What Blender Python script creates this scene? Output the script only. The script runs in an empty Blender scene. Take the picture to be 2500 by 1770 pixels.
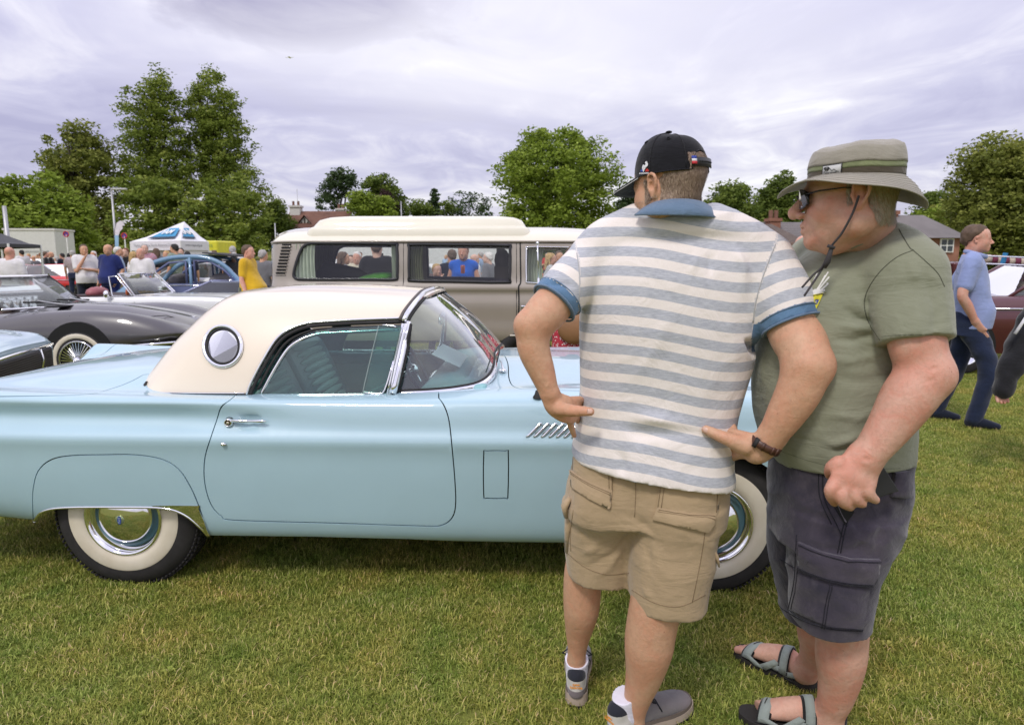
import bpy, bmesh, math, random
import numpy as np
from mathutils import Vector, Matrix, Euler, noise as mnoise
from mathutils.geometry import delaunay_2d_cdt
PI = math.pi
R = math.radians
rng = np.random.default_rng(7)
random.seed(7)
scene = bpy.context.scene
COL = scene.collection
# ------------------------------------------------------------ camera
H = 1.44; PITCH = R(8.5); FPX = 1667.0; CX = 1250.0; CY = 885.0
cam_data = bpy.data.cameras.new('camera'); cam = bpy.data.objects.new('camera', cam_data)
COL.objects.link(cam); scene.camera = cam
cam.location = (0, 0, H); cam.rotation_euler = (R(90) - PITCH, 0, 0)
cam_data.sensor_width = 36.0; cam_data.lens = 36.0 * FPX / 2500.0
cam_data.clip_start = 0.05; cam_data.clip_end = 3000
cam_data.dof.use_dof = True; cam_data.dof.focus_distance = 2.6; cam_data.dof.aperture_fstop = 5.6
# ------------------------------------------------------------ world
world = bpy.data.worlds.new("World"); scene.world = world; world.use_nodes = True
SUN_EL, SUN_AZ = 52, 205     # azimuth in degrees clockwise from +Y (north)
def build_world():
 nt = world.node_tree; N = nt.nodes; L = nt.links; N.clear()
 out = N.new('ShaderNodeOutputWorld'); bg = N.new('ShaderNodeBackground'); bg.inputs['Strength'].default_value = 0.1
 sky = N.new('ShaderNodeTexSky'); sky.sky_type = 'NISHITA'; sky.sun_disc = False
 sky.sun_elevation = R(SUN_EL); sky.sun_rotation = R(SUN_AZ)
 tc = N.new('ShaderNodeTexCoord'); sep = N.new('ShaderNodeSeparateXYZ'); L.new(tc.outputs['Generated'], sep.inputs[0])
 def m(op, a, b=None, c=None):
  n = N.new('ShaderNodeMath'); n.operation = op
  for i, v in enumerate((a, b, c)):
   if v is None: continue
   if isinstance(v, (int, float)): n.inputs[i].default_value = v
   else: L.new(v, n.inputs[i])
  return n.outputs[0]
 z = m('MAXIMUM', sep.outputs[2], 0.0)
 zz = m('ADD', z, 0.10)
 px = m('DIVIDE', sep.outputs[0], zz); py = m('DIVIDE', sep.outputs[1], zz)
 def tex(sx, sy, ox, oy, detail, rough, dist=0.0):
  cb = N.new('ShaderNodeCombineXYZ'); L.new(m('MULTIPLY_ADD', px, sx, ox), cb.inputs[0]); L.new(m('MULTIPLY_ADD', py, sy, oy), cb.inputs[1])
  t = N.new('ShaderNodeTexNoise'); t.inputs['Scale'].default_value = 1.0; t.inputs['Detail'].default_value = detail
  t.inputs['Roughness'].default_value = rough; t.inputs['Distortion'].default_value = dist
  L.new(cb.outputs[0], t.inputs['Vector']); return t.outputs['Fac']
 def ramp(fac, stops):
  r = N.new('ShaderNodeValToRGB'); cr = r.color_ramp
  while len(cr.elements) < len(stops): cr.elements.new(0.5)
  for e, (p, c) in zip(cr.elements, stops): e.position = p; e.color = (*c, 1)
  L.new(fac, r.inputs[0]); return r.outputs[0]
 n1 = tex(0.42, 0.55, 3.1, 1.7, 5, 0.50, 0.8)
 n2 = tex(1.9, 1.3, 8.3, 4.2, 7, 0.58, 0.9)
 mixn = m('ADD', m('MULTIPLY', n1, 0.58), m('MULTIPLY', n2, 0.42))
 cl = ramp(mixn, [(0.34, (4.4, 4.3, 6.2)), (0.45, (5.9, 5.8, 7.5)), (0.53, (7.5, 7.35, 8.5)), (0.61, (9.6, 9.5, 9.8))])
 # one dark cumulus base, up in the north, a little west
 def blob(dx, dy, rx, ry):
  a = m('DIVIDE', m('SUBTRACT', px, dx), rx); b = m('DIVIDE', m('SUBTRACT', py, dy), ry)
  d = m('SQRT', m('ADD', m('MULTIPLY', a, a), m('MULTIPLY', b, b)))
  return m('ADD', d, m('MULTIPLY', m('SUBTRACT', n2, 0.5), 1.6))
 dk = ramp(blob(-0.60, 2.12, 0.50, 0.44), [(0.6, (1, 1, 1)), (1.0, (0, 0, 0))])
 dk2 = ramp(blob(-0.20, 2.16, 0.12, 0.30), [(0.3, (.5, .5, .5)), (1.0, (0, 0, 0))])
 mx = N.new('ShaderNodeMix'); mx.data_type = 'RGBA'; L.new(dk, mx.inputs['Factor']); L.new(cl, mx.inputs['A']); mx.inputs['B'].default_value = (3.0, 2.85, 4.5, 1)
 mx1 = N.new('ShaderNodeMix'); mx1.data_type = 'RGBA'; L.new(dk2, mx1.inputs['Factor']); L.new(mx.outputs['Result'], mx1.inputs['A']); mx1.inputs['B'].default_value = (3.6, 3.45, 5.2, 1)
 br = ramp(blob(0.0, 2.55, 1.5, 1.1), [(0.2, (.55, .55, .55)), (1.1, (0, 0, 0))])
 mb_ = N.new('ShaderNodeMix'); mb_.data_type = 'RGBA'; L.new(br, mb_.inputs['Factor']); L.new(mx1.outputs['Result'], mb_.inputs['A']); mb_.inputs['B'].default_value = (9.4, 9.25, 9.6, 1); mx1 = mb_
 # overcast skies are brighter towards the zenith, and warmer whitish at the horizon
 hz = ramp(z, [(0.0, (1, 1, 1)), (0.10, (0.0, 0.0, 0.0))])
 mx2 = N.new('ShaderNodeMix'); mx2.data_type = 'RGBA'; L.new(m('MULTIPLY', hz, 0.55), mx2.inputs['Factor']); L.new(mx1.outputs['Result'], mx2.inputs['A']); mx2.inputs['B'].default_value = (7.6, 7.1, 7.7, 1)
 gain = m('ADD', 0.82, m('MULTIPLY', z, 0.75))
 sc_ = N.new('ShaderNodeVectorMath'); sc_.operation = 'SCALE'; L.new(mx2.outputs['Result'], sc_.inputs[0]); L.new(gain, sc_.inputs['Scale'])
 mx3 = N.new('ShaderNodeMix'); mx3.data_type = 'RGBA'; mx3.inputs['Factor'].default_value = 0.93
 L.new(sky.outputs[0], mx3.inputs['A']); L.new(sc_.outputs[0], mx3.inputs['B'])
 L.new(mx3.outputs['Result'], bg.inputs['Color']); L.new(bg.outputs[0], out.inputs[0])
build_world()
sun_d = bpy.data.lights.new('sun', 'SUN'); sun = bpy.data.objects.new('sun', sun_d); COL.objects.link(sun)
sun_d.energy = 1.5; sun_d.angle = R(11); sun_d.color = (1.0, 0.95, 0.87)
_sd = Vector((math.sin(R(SUN_AZ)) * math.cos(R(SUN_EL)), math.cos(R(SUN_AZ)) * math.cos(R(SUN_EL)), math.sin(R(SUN_EL))))
sun.rotation_euler = _sd.to_track_quat('Z', 'Y').to_euler()
vs = scene.view_settings; vs.view_transform = 'Standard'; vs.look = 'None'; vs.exposure = 0.25; vs.gamma = 1; vs.use_curve_mapping = False
scene.render.engine = 'CYCLES'
scene.cycles.use_denoising = True
scene.cycles.max_bounces = 7; scene.cycles.transparent_max_bounces = 24
scene.cycles.caustics_reflective = False; scene.cycles.caustics_refractive = False
# ------------------------------------------------------------ geometry helpers
def P(u, v, Y):
 """world point at depth Y seen at photo position (u, v): used to size and place things"""
 xr = (u - CX) / FPX; yu = -(v - CY) / FPX
 dy = math.cos(PITCH) + yu * math.sin(PITCH); dz = -math.sin(PITCH) + yu * math.cos(PITCH)
 t = Y / dy
 return Vector((xr * t, Y, H + dz * t))
def G(u, v):
 xr = (u - CX) / FPX; yu = -(v - CY) / FPX
 dy = math.cos(PITCH) + yu * math.sin(PITCH); dz = -math.sin(PITCH) + yu * math.cos(PITCH)
 t = -H / dz
 return Vector((xr * t, dy * t, 0))
# ------------------------------------------------------------ materials
def lin(r, g, b):
 f = lambda c: (c / 255 / 12.92) if c / 255 <= 0.04045 else ((c / 255 + 0.055) / 1.055) ** 2.4
 return (f(r), f(g), f(b))
class NT:
 def __init__(s, name):
  s.m = bpy.data.materials.new(name); s.m.use_nodes = True; s.nt = s.m.node_tree; s.N = s.nt.nodes; s.L = s.nt.links
  s.N.clear(); s.out = s.N.new('ShaderNodeOutputMaterial')
 def n(s, typ, ins=None, **props):
  nd = s.N.new(typ)
  for k, v in props.items(): setattr(nd, k, v)
  for k, v in (ins or {}).items(): s.set(nd.inputs[k], v)
  return nd
 def set(s, sock, v):
  if isinstance(v, bpy.types.NodeSocket): s.L.new(v, sock)
  elif isinstance(v, (tuple, list)):
   if len(v) == 3 and sock.type == 'RGBA': v = (*v, 1)
   sock.default_value = v
  else: sock.default_value = v
 def math(s, op, *a):
  nd = s.N.new('ShaderNodeMath'); nd.operation = op
  for i, v in enumerate(a): s.set(nd.inputs[i], v)
  return nd.outputs[0]
 def noise(s, scale, detail=3, rough=0.5, vec=None, dist=0.0, col=False):
  nd = s.n('ShaderNodeTexNoise', {'Scale': scale, 'Detail': detail, 'Roughness': rough, 'Distortion': dist})
  if vec is None: vec = s.obj()
  s.L.new(vec, nd.inputs['Vector']); return nd.outputs['Color' if col else 'Fac']
 def obj(s): return s.n('ShaderNodeTexCoord').outputs['Object']
 def pos(s): return s.n('ShaderNodeNewGeometry').outputs['Position']
 def uv(s): return s.n('ShaderNodeTexCoord').outputs['UV']
 def attr(s, name, out='Fac'): return s.n('ShaderNodeAttribute', attribute_name=name).outputs[out]
 def ramp(s, fac, stops, interp='LINEAR'):
  r = s.N.new('ShaderNodeValToRGB'); cr = r.color_ramp; cr.interpolation = interp
  while len(cr.elements) < len(stops): cr.elements.new(0.5)
  for e, (p, c) in zip(cr.elements, stops):
   e.position = p
   if isinstance(c, (int, float)): c = (c, c, c)
   e.color = (*c, 1)
  s.set(r.inputs[0], fac); return r.outputs[0]
 def mix(s, f, a, b, mode='MIX'):
  nd = s.n('ShaderNodeMix', data_type='RGBA', blend_type=mode)
  s.set(nd.inputs['Factor'], f); s.set(nd.inputs['A'], a); s.set(nd.inputs['B'], b); return nd.outputs['Result']
 def mapping(s, vec, scale=(1, 1, 1), rot=(0, 0, 0), loc=(0, 0, 0)):
  return s.n('ShaderNodeMapping', {'Vector': vec, 'Scale': scale, 'Rotation': rot, 'Location': loc}).outputs[0]
 def bump(s, h, strength=0.3, dist=0.01, normal=None):
  d = {'Height': h, 'Strength': strength, 'Distance': dist}
  if normal is not None: d['Normal'] = normal
  return s.n('ShaderNodeBump', d).outputs[0]
 def bsdf(s, color, rough=0.5, metal=0.0, spec=0.5, normal=None, coat=0.0, sheen=0.0, sss=0.0, **extra):
  d = {'Base Color': color, 'Roughness': rough, 'Metallic': metal, 'Specular IOR Level': spec, 'Coat Weight': coat, 'Coat Roughness': 0.03,
    'Sheen Weight': sheen, 'Sheen Roughness': 0.5, 'Subsurface Weight': sss}
  if sss: d['Subsurface Radius'] = (0.012, 0.005, 0.003); d['Subsurface Scale'] = 1.0
  if normal is not None: d['Normal'] = normal
  d.update(extra)
  b = s.n('ShaderNodeBsdfPrincipled', d); s.L.new(b.outputs[0], s.out.inputs['Surface']); return s.m
_mc = {}
def cached(f):
 def w(*a, **k):
  key = (f.__name__, a, tuple(sorted(k.items())))
  if key not in _mc: _mc[key] = f(*a, **k)
  return _mc[key]
 return w
@cached
def m_plain(name, color, rough=0.5, metal=0.0, coat=0.0, vary=0.12, vscale=6.0, spec=0.5):
 n = NT(name); c = color
 if vary:
  f = n.noise(vscale, 4, 0.6)
  c = n.mix(n.ramp(f, [(0.3, 0.0), (0.7, 1.0)]), tuple(x * (1 - vary) for x in color), tuple(min(1, x * (1 + vary)) for x in color))
 return n.bsdf(c, rough, metal, spec, coat=coat)
@cached
def m_paint(name, color, coat=1.0, rough=0.35, dirt=0.03):
 n = NT(name); f = n.noise(3.0, 5, 0.6)
 c = n.mix(n.ramp(f, [(0.35, 0.0), (0.75, 1.0)]), color, tuple(x * (1 - dirt * 2) for x in color))
 return n.bsdf(c, n.math('MULTIPLY_ADD', n.noise(40, 3), 0.12, rough - 0.06), coat=coat)
@cached
def m_cloth(name, color, scale=900.0, bump=0.25, vary=0.10, rough=0.92, sheen=0.25):
 n = NT(name); v = n.obj()
 w = n.n('ShaderNodeTexWave', {'Vector': v, 'Scale': scale / 10, 'Distortion': 2.0}, wave_type='BANDS', bands_direction='Z').outputs['Fac']
 f = n.noise(7, 4, 0.6); g = n.noise(scale, 2, 0.5)
 c = n.mix(n.ramp(f, [(0.3, 0.0), (0.7, 1.0)]), tuple(x * (1 - vary) for x in color), tuple(min(1, x * (1 + vary)) for x in color))
 c = n.mix(n.math('MULTIPLY', g, 0.35), c, tuple(x * 0.72 for x in color))
 fold = n.noise(9, 3, 0.55, dist=0.6)
 wr = n.noise(1.0, 4, .6, n.mapping(v, (7, 7, 22), (.5, .3, .2)), dist=1.2); nb = n.bump(fold, 0.3, 0.03); nb = n.bump(wr, .4, .012, nb); nb = n.bump(g, bump, 0.002, nb)
 return n.bsdf(c, rough, spec=0.15, normal=nb, sheen=sheen)
@cached
def m_chrome(name='chrome', rough=0.05, tint=(0.86, 0.86, 0.87)):
 n = NT(name); return n.bsdf(tint, n.math('MULTIPLY_ADD', n.noise(60, 3), 0.05, rough - 0.02), 1.0)
@cached
def m_glass(name, tint=(0.80, 0.90, 0.88), refl=1.0, ior=1.5, haze=0.0):
 n = NT(name); fr = n.n('ShaderNodeFresnel', {'IOR': ior}).outputs[0]
 tr = n.n('ShaderNodeBsdfTransparent', {'Color': tint}).outputs[0]
 gl = n.n('ShaderNodeBsdfGlossy', {'Color': (1, 1, 1), 'Roughness': 0.01}).outputs[0]
 mx = n.n('ShaderNodeMixShader', {'Fac': n.math('MINIMUM', n.math('MULTIPLY', fr, refl), 1.0)})
 n.L.new(tr, mx.inputs[1]); n.L.new(gl, mx.inputs[2]); o = mx.outputs[0]
 if haze:
  df = n.n('ShaderNodeBsdfDiffuse', {'Color': (0.8, 0.82, 0.8)}).outputs[0]
  m2 = n.n('ShaderNodeMixShader', {'Fac': haze}); n.L.new(o, m2.inputs[1]); n.L.new(df, m2.inputs[2]); o = m2.outputs[0]
 n.L.new(o, n.out.inputs['Surface']); return n.m
@cached
def m_skin(name='skin', color=(0.56, 0.30, 0.20), red=0.5, hair=0.0):
 n = NT(name); v = n.obj()
 a = n.noise(11, 5, 0.65, dist=0.6); b = n.noise(70, 4, 0.65)
 c = n.mix(n.math('MULTIPLY', n.ramp(a, [(0.42, 0.0), (0.60, 1.0)]), red), color, (color[0] * 0.98, color[1] * 0.74, color[2] * 0.70))
 c = n.mix(n.math('MULTIPLY', n.ramp(b, [(0.45, 0.0), (0.75, 1.0)]), 0.5), c, tuple(x * 0.72 for x in color))
 vo = n.n('ShaderNodeTexVoronoi', {'Vector': v, 'Scale': 42.0, 'Randomness': 1.0})
 sp = n.ramp(vo.outputs['Distance'], [(0.05, 1.0), (0.10, 0.0)])
 pick = n.ramp(n.n('ShaderNodeSeparateColor', {'Color': vo.outputs['Color']}).outputs[0], [(0.80, 0.0), (0.84, 1.0)])
 c = n.mix(n.math('MULTIPLY', n.math('MULTIPLY', sp, pick), 0.6), c, (color[0] * 0.38, color[1] * 0.24, color[2] * 0.2))
 nb = n.bump(n.noise(260, 3, 0.6), 0.22, 0.002); nb = n.bump(b, 0.2, 0.006, nb); nb = n.bump(n.noise(24, 4, .6, dist=.8), .35, .008, nb)
 return n.bsdf(c, n.math('MULTIPLY_ADD', b, 0.2, 0.42), spec=0.35, normal=nb, sss=0.05)
M_BLACK = m_plain('black_rubber', (0.018, 0.017, 0.017), 0.75, vary=0.3)
M_DARK = m_plain('dark_void', (0.008, 0.008, 0.008), 0.9, vary=0.0)
M_CHROME = m_chrome()
M_WHITE = m_plain('white_paint', (0.78, 0.78, 0.76), 0.45)
# ------------------------------------------------------------ object helpers
def tag(o, label=None, cat=None, group=None, kind=None):
 if label: o['label'] = label
 if cat: o['category'] = cat
 if group: o['group'] = group
 if kind: o['kind'] = kind
 return o
def empty(name, loc=(0, 0, 0), rz=0.0, label=None, cat=None, group=None):
 o = bpy.data.objects.new(name, None); COL.objects.link(o); o.location = loc; o.rotation_euler = (0, 0, rz)
 o.empty_display_size = 0.1
 return tag(o, label, cat, group)
def link(name, me, mat=None, parent=None, smooth=False):
 if mat is not None and not me.materials:
  for m in (mat if isinstance(mat, (list, tuple)) else [mat]): me.materials.append(m)
 o = bpy.data.objects.new(name, me); COL.objects.link(o)
 if parent is not None: o.parent = parent
 if smooth: me.shade_smooth()
 return o
def mesh_np(name, V, F, smooth=False):
 V = np.asarray(V, dtype=np.float32).reshape(-1, 3); me = bpy.data.meshes.new(name)
 if isinstance(F, np.ndarray):
  k = F.shape[1]; me.vertices.add(len(V)); me.vertices.foreach_set('co', V.ravel())
  me.loops.add(F.size); me.loops.foreach_set('vertex_index', F.astype(np.int32).ravel())
  me.polygons.add(len(F)); me.polygons.foreach_set('loop_start', np.arange(0, F.size, k, dtype=np.int32))
  me.update(calc_edges=True)
 else:
  me.from_pydata([tuple(map(float, v)) for v in V], [], [tuple(map(int, f)) for f in F]); me.update()
 if smooth: me.shade_smooth()
 return me
class MB:
 """collects simple solids into one mesh"""
 def __init__(s): s.v = []; s.f = []; s.mi = []
 def add(s, v, f, mi=0):
  o = len(s.v); s.v += [tuple(p) for p in v]; s.f += [tuple(i + o for i in q) for q in f]; s.mi += [mi] * len(f); return s
 def box(s, c, d, rot=None, mi=0, taper=1.0):
  x, y, z = d[0] / 2, d[1] / 2, d[2] / 2
  vs_ = [Vector((sx * x * (taper if sz > 0 else 1), sy * y * (taper if sz > 0 else 1), sz * z)) for sz in (-1, 1) for sy in (-1, 1) for sx in (-1, 1)]
  if rot is not None: vs_ = [rot @ p for p in vs_]
  vs_ = [p + Vector(c) for p in vs_]
  return s.add(vs_, [(0, 2, 3, 1), (4, 5, 7, 6), (0, 1, 5, 4), (2, 6, 7, 3), (0, 4, 6, 2), (1, 3, 7, 5)], mi)
 def tube(s, pts, r, n=8, mi=0, caps=True, flat_=None, closed=False):
  pts = [Vector(p) for p in pts]; rr = r if isinstance(r, (list, tuple)) else [r] * len(pts)
  rings = []; prev = None; m = len(pts)
  for i, p in enumerate(pts):
   if closed: t = (pts[(i + 1) % m] - pts[i - 1])
   else: t = (pts[min(i + 1, m - 1)] - pts[max(i - 1, 0)])
   t = t.normalized() if t.length > 1e-9 else Vector((0, 0, 1))
   if prev is None:
    a = Vector((0, 0, 1)) if abs(t.z) < 0.9 else Vector((1, 0, 0)); sx = t.cross(a).normalized()
   else: sx = (prev - t * prev.dot(t)); sx = sx.normalized() if sx.length > 1e-6 else prev
   prev = sx; sy = t.cross(sx); fy = flat_ if flat_ else 1.0
   rings.append([p + sx * math.cos(2 * PI * k / n) * rr[i] + sy * math.sin(2 * PI * k / n) * rr[i] * fy for k in range(n)])
  v = [q for rg in rings for q in rg]; f = []
  for i in range(m if closed else m - 1):
   a = i * n; b = ((i + 1) % m) * n
   for k in range(n): k2 = (k + 1) % n; f.append((a + k, a + k2, b + k2, b + k))
  if caps and not closed: f.append(tuple(range(n))[::-1]); f.append(tuple((m - 1) * n + k for k in range(n)))
  return s.add(v, f, mi)
 def lathe(s, prof, n=24, M=None, mi=0):
  """prof: (axial, radius) pairs, turned about local X"""
  v = []; f = []
  for (a, r) in prof:
   for k in range(n):
    t = 2 * PI * k / n; p = Vector((a, r * math.cos(t), r * math.sin(t))); v.append(M @ p if M is not None else p)
  for i in range(len(prof) - 1):
   for k in range(n): k2 = (k + 1) % n; f.append((i * n + k, i * n + k2, (i + 1) * n + k2, (i + 1) * n + k))
  return s.add(v, f, mi)
 def ball(s, c, r, n=10, m=6, mi=0, rot=None):
  r = r if isinstance(r, (tuple, list)) else (r, r, r); v = []; f = []
  for i in range(m + 1):
   th = PI * i / m
   for k in range(n):
    ph = 2 * PI * k / n; p = Vector((r[0] * math.sin(th) * math.cos(ph), r[1] * math.sin(th) * math.sin(ph), r[2] * math.cos(th)))
    v.append((rot @ p if rot is not None else p) + Vector(c))
  for i in range(m):
   for k in range(n): k2 = (k + 1) % n; f.append((i * n + k, (i + 1) * n + k, (i + 1) * n + k2, i * n + k2))
  return s.add(v, f, mi)
 def prism(s, outline, a, b, mi=0):
  """outline: 3-D points; solid between outline+a and outline+b"""
  n = len(outline); a = Vector(a); b = Vector(b)
  v = [Vector(p) + a for p in outline] + [Vector(p) + b for p in outline]
  return s.add(v, [tuple(range(n))[::-1], tuple(range(n, 2 * n))] + [(i, (i + 1) % n, n + (i + 1) % n, n + i) for i in range(n)], mi)
 def build(s, name, mat, parent=None, smooth=False, bevel=0.0, seg=2, sub=0):
  me = bpy.data.meshes.new(name); me.from_pydata([tuple(p) for p in s.v], [], s.f)
  for m in (mat if isinstance(mat, (list, tuple)) else [mat]): me.materials.append(m)
  me.polygons.foreach_set('material_index', s.mi); me.update()
  o = link(name, me, None, parent)
  if smooth: me.shade_smooth()
  if bevel:
   bv = o.modifiers.new('bevel', 'BEVEL'); bv.width = bevel; bv.segments = seg; bv.limit_method = 'ANGLE'; bv.angle_limit = R(40); bv.harden_normals = False
   me.shade_smooth(); 
   es = o.modifiers.new('wn', 'WEIGHTED_NORMAL'); es.keep_sharp = True
  if sub: sb = o.modifiers.new('sub', 'SUBSURF'); sb.levels = sub; sb.render_levels = sub; me.shade_smooth()
  return o
def auto_smooth(o, ang=35):
 me = o.data; me.shade_smooth(); bm = bmesh.new(); bm.from_mesh(me)
 for e in bm.edges:
  if len(e.link_faces) == 2 and e.calc_face_angle(0) > R(ang): e.smooth = False
 bm.to_mesh(me); bm.free(); return o
def copy_tree(o, parent=None):
 c = o.copy(); COL.objects.link(c)
 if parent is not None: c.parent = parent
 for ch in list(o.children): copy_tree(ch, c)
 return c
def interp(xs, ys, x):
 """monotone cubic (PCHIP) interpolation, vectorised"""
 xs = np.asarray(xs, float); ys = np.asarray(ys, float); x = np.asarray(x, float)
 h = np.diff(xs); d = np.diff(ys) / h; m = np.zeros(len(xs))
 if len(xs) > 2:
  w1 = 2 * h[1:] + h[:-1]; w2 = h[1:] + 2 * h[:-1]
  ok = (d[:-1] * d[1:]) > 0
  with np.errstate(divide='ignore', invalid='ignore'): mm = (w1 + w2) / (w1 / d[:-1] + w2 / d[1:])
  m[1:-1] = np.where(ok, mm, 0)
 m[0] = d[0]; m[-1] = d[-1]
 i = np.clip(np.searchsorted(xs, x) - 1, 0, len(h) - 1); t = np.clip((x - xs[i]) / h[i], 0, 1)
 return ((1 + 2 * t) * (1 - t) ** 2) * ys[i] + (t * (1 - t) ** 2) * h[i] * m[i] + (t * t * (3 - 2 * t)) * ys[i + 1] + (t * t * (t - 1)) * h[i] * m[i + 1]
def smooth_poly(pts, n=8, closed=False):
 """Catmull-Rom through points"""
 pts = [np.array(p, float) for p in pts]; m = len(pts); out = []
 for i in range(m if closed else m - 1):
  p1 = pts[i]; p2 = pts[(i + 1) % m]
  p0 = pts[i - 1] if (closed or i > 0) else 2 * p1 - p2
  p3 = pts[(i + 2) % m] if (closed or i < m - 2) else 2 * p2 - p1
  for k in range(n):
   t = k / n; out.append(0.5 * ((2 * p1) + (p2 - p0) * t + (2 * p0 - 5 * p1 + 4 * p2 - p3) * t * t + (3 * p1 - p0 - 3 * p2 + p3) * t ** 3))
 if not closed: out.append(pts[-1])
 return out
# ------------------------------------------------------------ signed-distance modelling (bodies, clothes)
class Vol:
 def __init__(s, lo, hi, h):
  s.lo = np.array(lo, np.float32); s.h = h; s.n = np.ceil((np.array(hi) - s.lo) / h).astype(int) + 1
  s.F = np.full(tuple(s.n), 1.0, np.float32)
 def region(s, lo, hi):
  a = np.clip(np.floor((np.array(lo) - s.lo) / s.h).astype(int), 0, s.n - 1); b = np.clip(np.ceil((np.array(hi) - s.lo) / s.h).astype(int) + 1, 1, s.n)
  sl = tuple(slice(i, max(j, i + 1)) for i, j in zip(a, b))
  ax = [s.lo[k] + s.h * np.arange(sl[k].start, sl[k].stop, dtype=np.float32) for k in range(3)]
  return sl, ax[0][:, None, None], ax[1][None, :, None], ax[2][None, None, :]
 def put(s, lo, hi, fn, k=0.02, sub=False):
  m = k * 1.0 + 3 * s.h; sl, X, Y, Z = s.region(np.array(lo) - m, np.array(hi) + m)
  d = fn(X, Y, Z).astype(np.float32); A = s.F[sl]
  if sub: d = -d; h_ = np.clip(0.5 - 0.5 * (A - d) / k, 0, 1) if k > 0 else None
  if sub: s.F[sl] = np.maximum(A, d) if k <= 0 else A * (1 - h_) + d * h_ + k * h_ * (1 - h_)
  elif k <= 0: s.F[sl] = np.minimum(A, d)
  else:
   A2 = np.minimum(A, d + 4 * k + 1.0) if False else A
   h_ = np.clip(0.5 + 0.5 * (A2 - d) / k, 0, 1); s.F[sl] = A2 * (1 - h_) + d * h_ - k * h_ * (1 - h_)
  return s
 def cone(s, a, b, ra, rb, k=0.02, sub=False):
  a = np.array(a, float); b = np.array(b, float); ab = b - a; L2 = float(ab @ ab) + 1e-12; r = max(ra, rb)
  def fn(X, Y, Z):
   x = X - a[0]; y = Y - a[1]; z = Z - a[2]; t = np.clip((x * ab[0] + y * ab[1] + z * ab[2]) / L2, 0, 1)
   return np.sqrt((x - t * ab[0]) ** 2 + (y - t * ab[1]) ** 2 + (z - t * ab[2]) ** 2) - (ra + (rb - ra) * t)
  return s.put(np.minimum(a, b) - r, np.maximum(a, b) + r, fn, k, sub)
 def chain(s, pts, rs, k=0.02): return s.limb(pts, rs, rs, (0.31, 0.52, 0.79), k)
 def ell(s, c, r, rot=None, k=0.02, sub=False):
  c = np.array(c, float); r = np.array(r, float); M = np.array(rot.inverted()) if rot is not None else np.eye(3); R_ = float(r.max())
  def fn(X, Y, Z):
   x = X - c[0]; y = Y - c[1]; z = Z - c[2]
   q = [(M[i, 0] * x + M[i, 1] * y + M[i, 2] * z) for i in range(3)]
   k0 = np.sqrt((q[0] / r[0]) ** 2 + (q[1] / r[1]) ** 2 + (q[2] / r[2]) ** 2); k1 = np.sqrt((q[0] / r[0] ** 2) ** 2 + (q[1] / r[1] ** 2) ** 2 + (q[2] / r[2] ** 2) ** 2)
   return k0 * (k0 - 1.0) / np.maximum(k1, 1e-6)
  return s.put(c - R_, c + R_, fn, k, sub)
 def limb(s, pts, rx, ry, side, k=0.02):
  """a limb of elliptical section that tapers smoothly from joint to joint; side = direction of rx"""
  A = np.array([tuple(p) for p in pts], float); q = np.column_stack([A, rx, ry]); nn = (10 if s.h < .0058 else 4) if len(q) > 2 else 1
  q = np.array(smooth_poly(list(q), nn)) if nn > 1 else q; r = max(q[:, 3].max(), q[:, 4].max()); side = np.array(side, float); lo = q[:, :3].min(0) - r; hi = q[:, :3].max(0) + r
  def fn(X, Y, Z):
   best = np.full(np.broadcast_shapes(X.shape, Y.shape, Z.shape), 9.0, np.float32)
   ms = k + 4 * s.h
   for i in range(len(q) - 1):
    a = q[i, :3]; ab = q[i + 1, :3] - a; L = float(np.sqrt(ab @ ab)) + 1e-9; t_ = ab / L; u = side - t_ * (side @ t_); u /= np.sqrt(u @ u); w = np.cross(t_, u)
    rr = max(q[i, 3:].max(), q[i + 1, 3:].max()) + ms; l0 = np.minimum(a, q[i + 1, :3]) - rr; h0 = np.maximum(a, q[i + 1, :3]) + rr
    ix = np.where((X[:, 0, 0] >= l0[0]) & (X[:, 0, 0] <= h0[0]))[0]; iy = np.where((Y[0, :, 0] >= l0[1]) & (Y[0, :, 0] <= h0[1]))[0]; iz = np.where((Z[0, 0, :] >= l0[2]) & (Z[0, 0, :] <= h0[2]))[0]
    if not (len(ix) and len(iy) and len(iz)): continue
    sl = (slice(ix[0], ix[-1] + 1), slice(iy[0], iy[-1] + 1), slice(iz[0], iz[-1] + 1))
    x = X[sl[0]] - a[0]; y = Y[:, sl[1]] - a[1]; z = Z[:, :, sl[2]] - a[2]; s_ = x * t_[0] + y * t_[1] + z * t_[2]; p = np.clip(s_ / L, 0, 1); e = s_ - p * L
    RX = q[i, 3] + (q[i + 1, 3] - q[i, 3]) * p; RY = q[i, 4] + (q[i + 1, 4] - q[i, 4]) * p; uu = x * u[0] + y * u[1] + z * u[2]; ww = x * w[0] + y * w[1] + z * w[2]; mn = np.minimum(RX, RY)
    best[sl] = np.minimum(best[sl], (np.sqrt((uu / RX) ** 2 + (ww / RY) ** 2 + (e / mn) ** 2) - 1) * mn)
   return best
  return s.put(lo, hi, fn, k)
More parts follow.
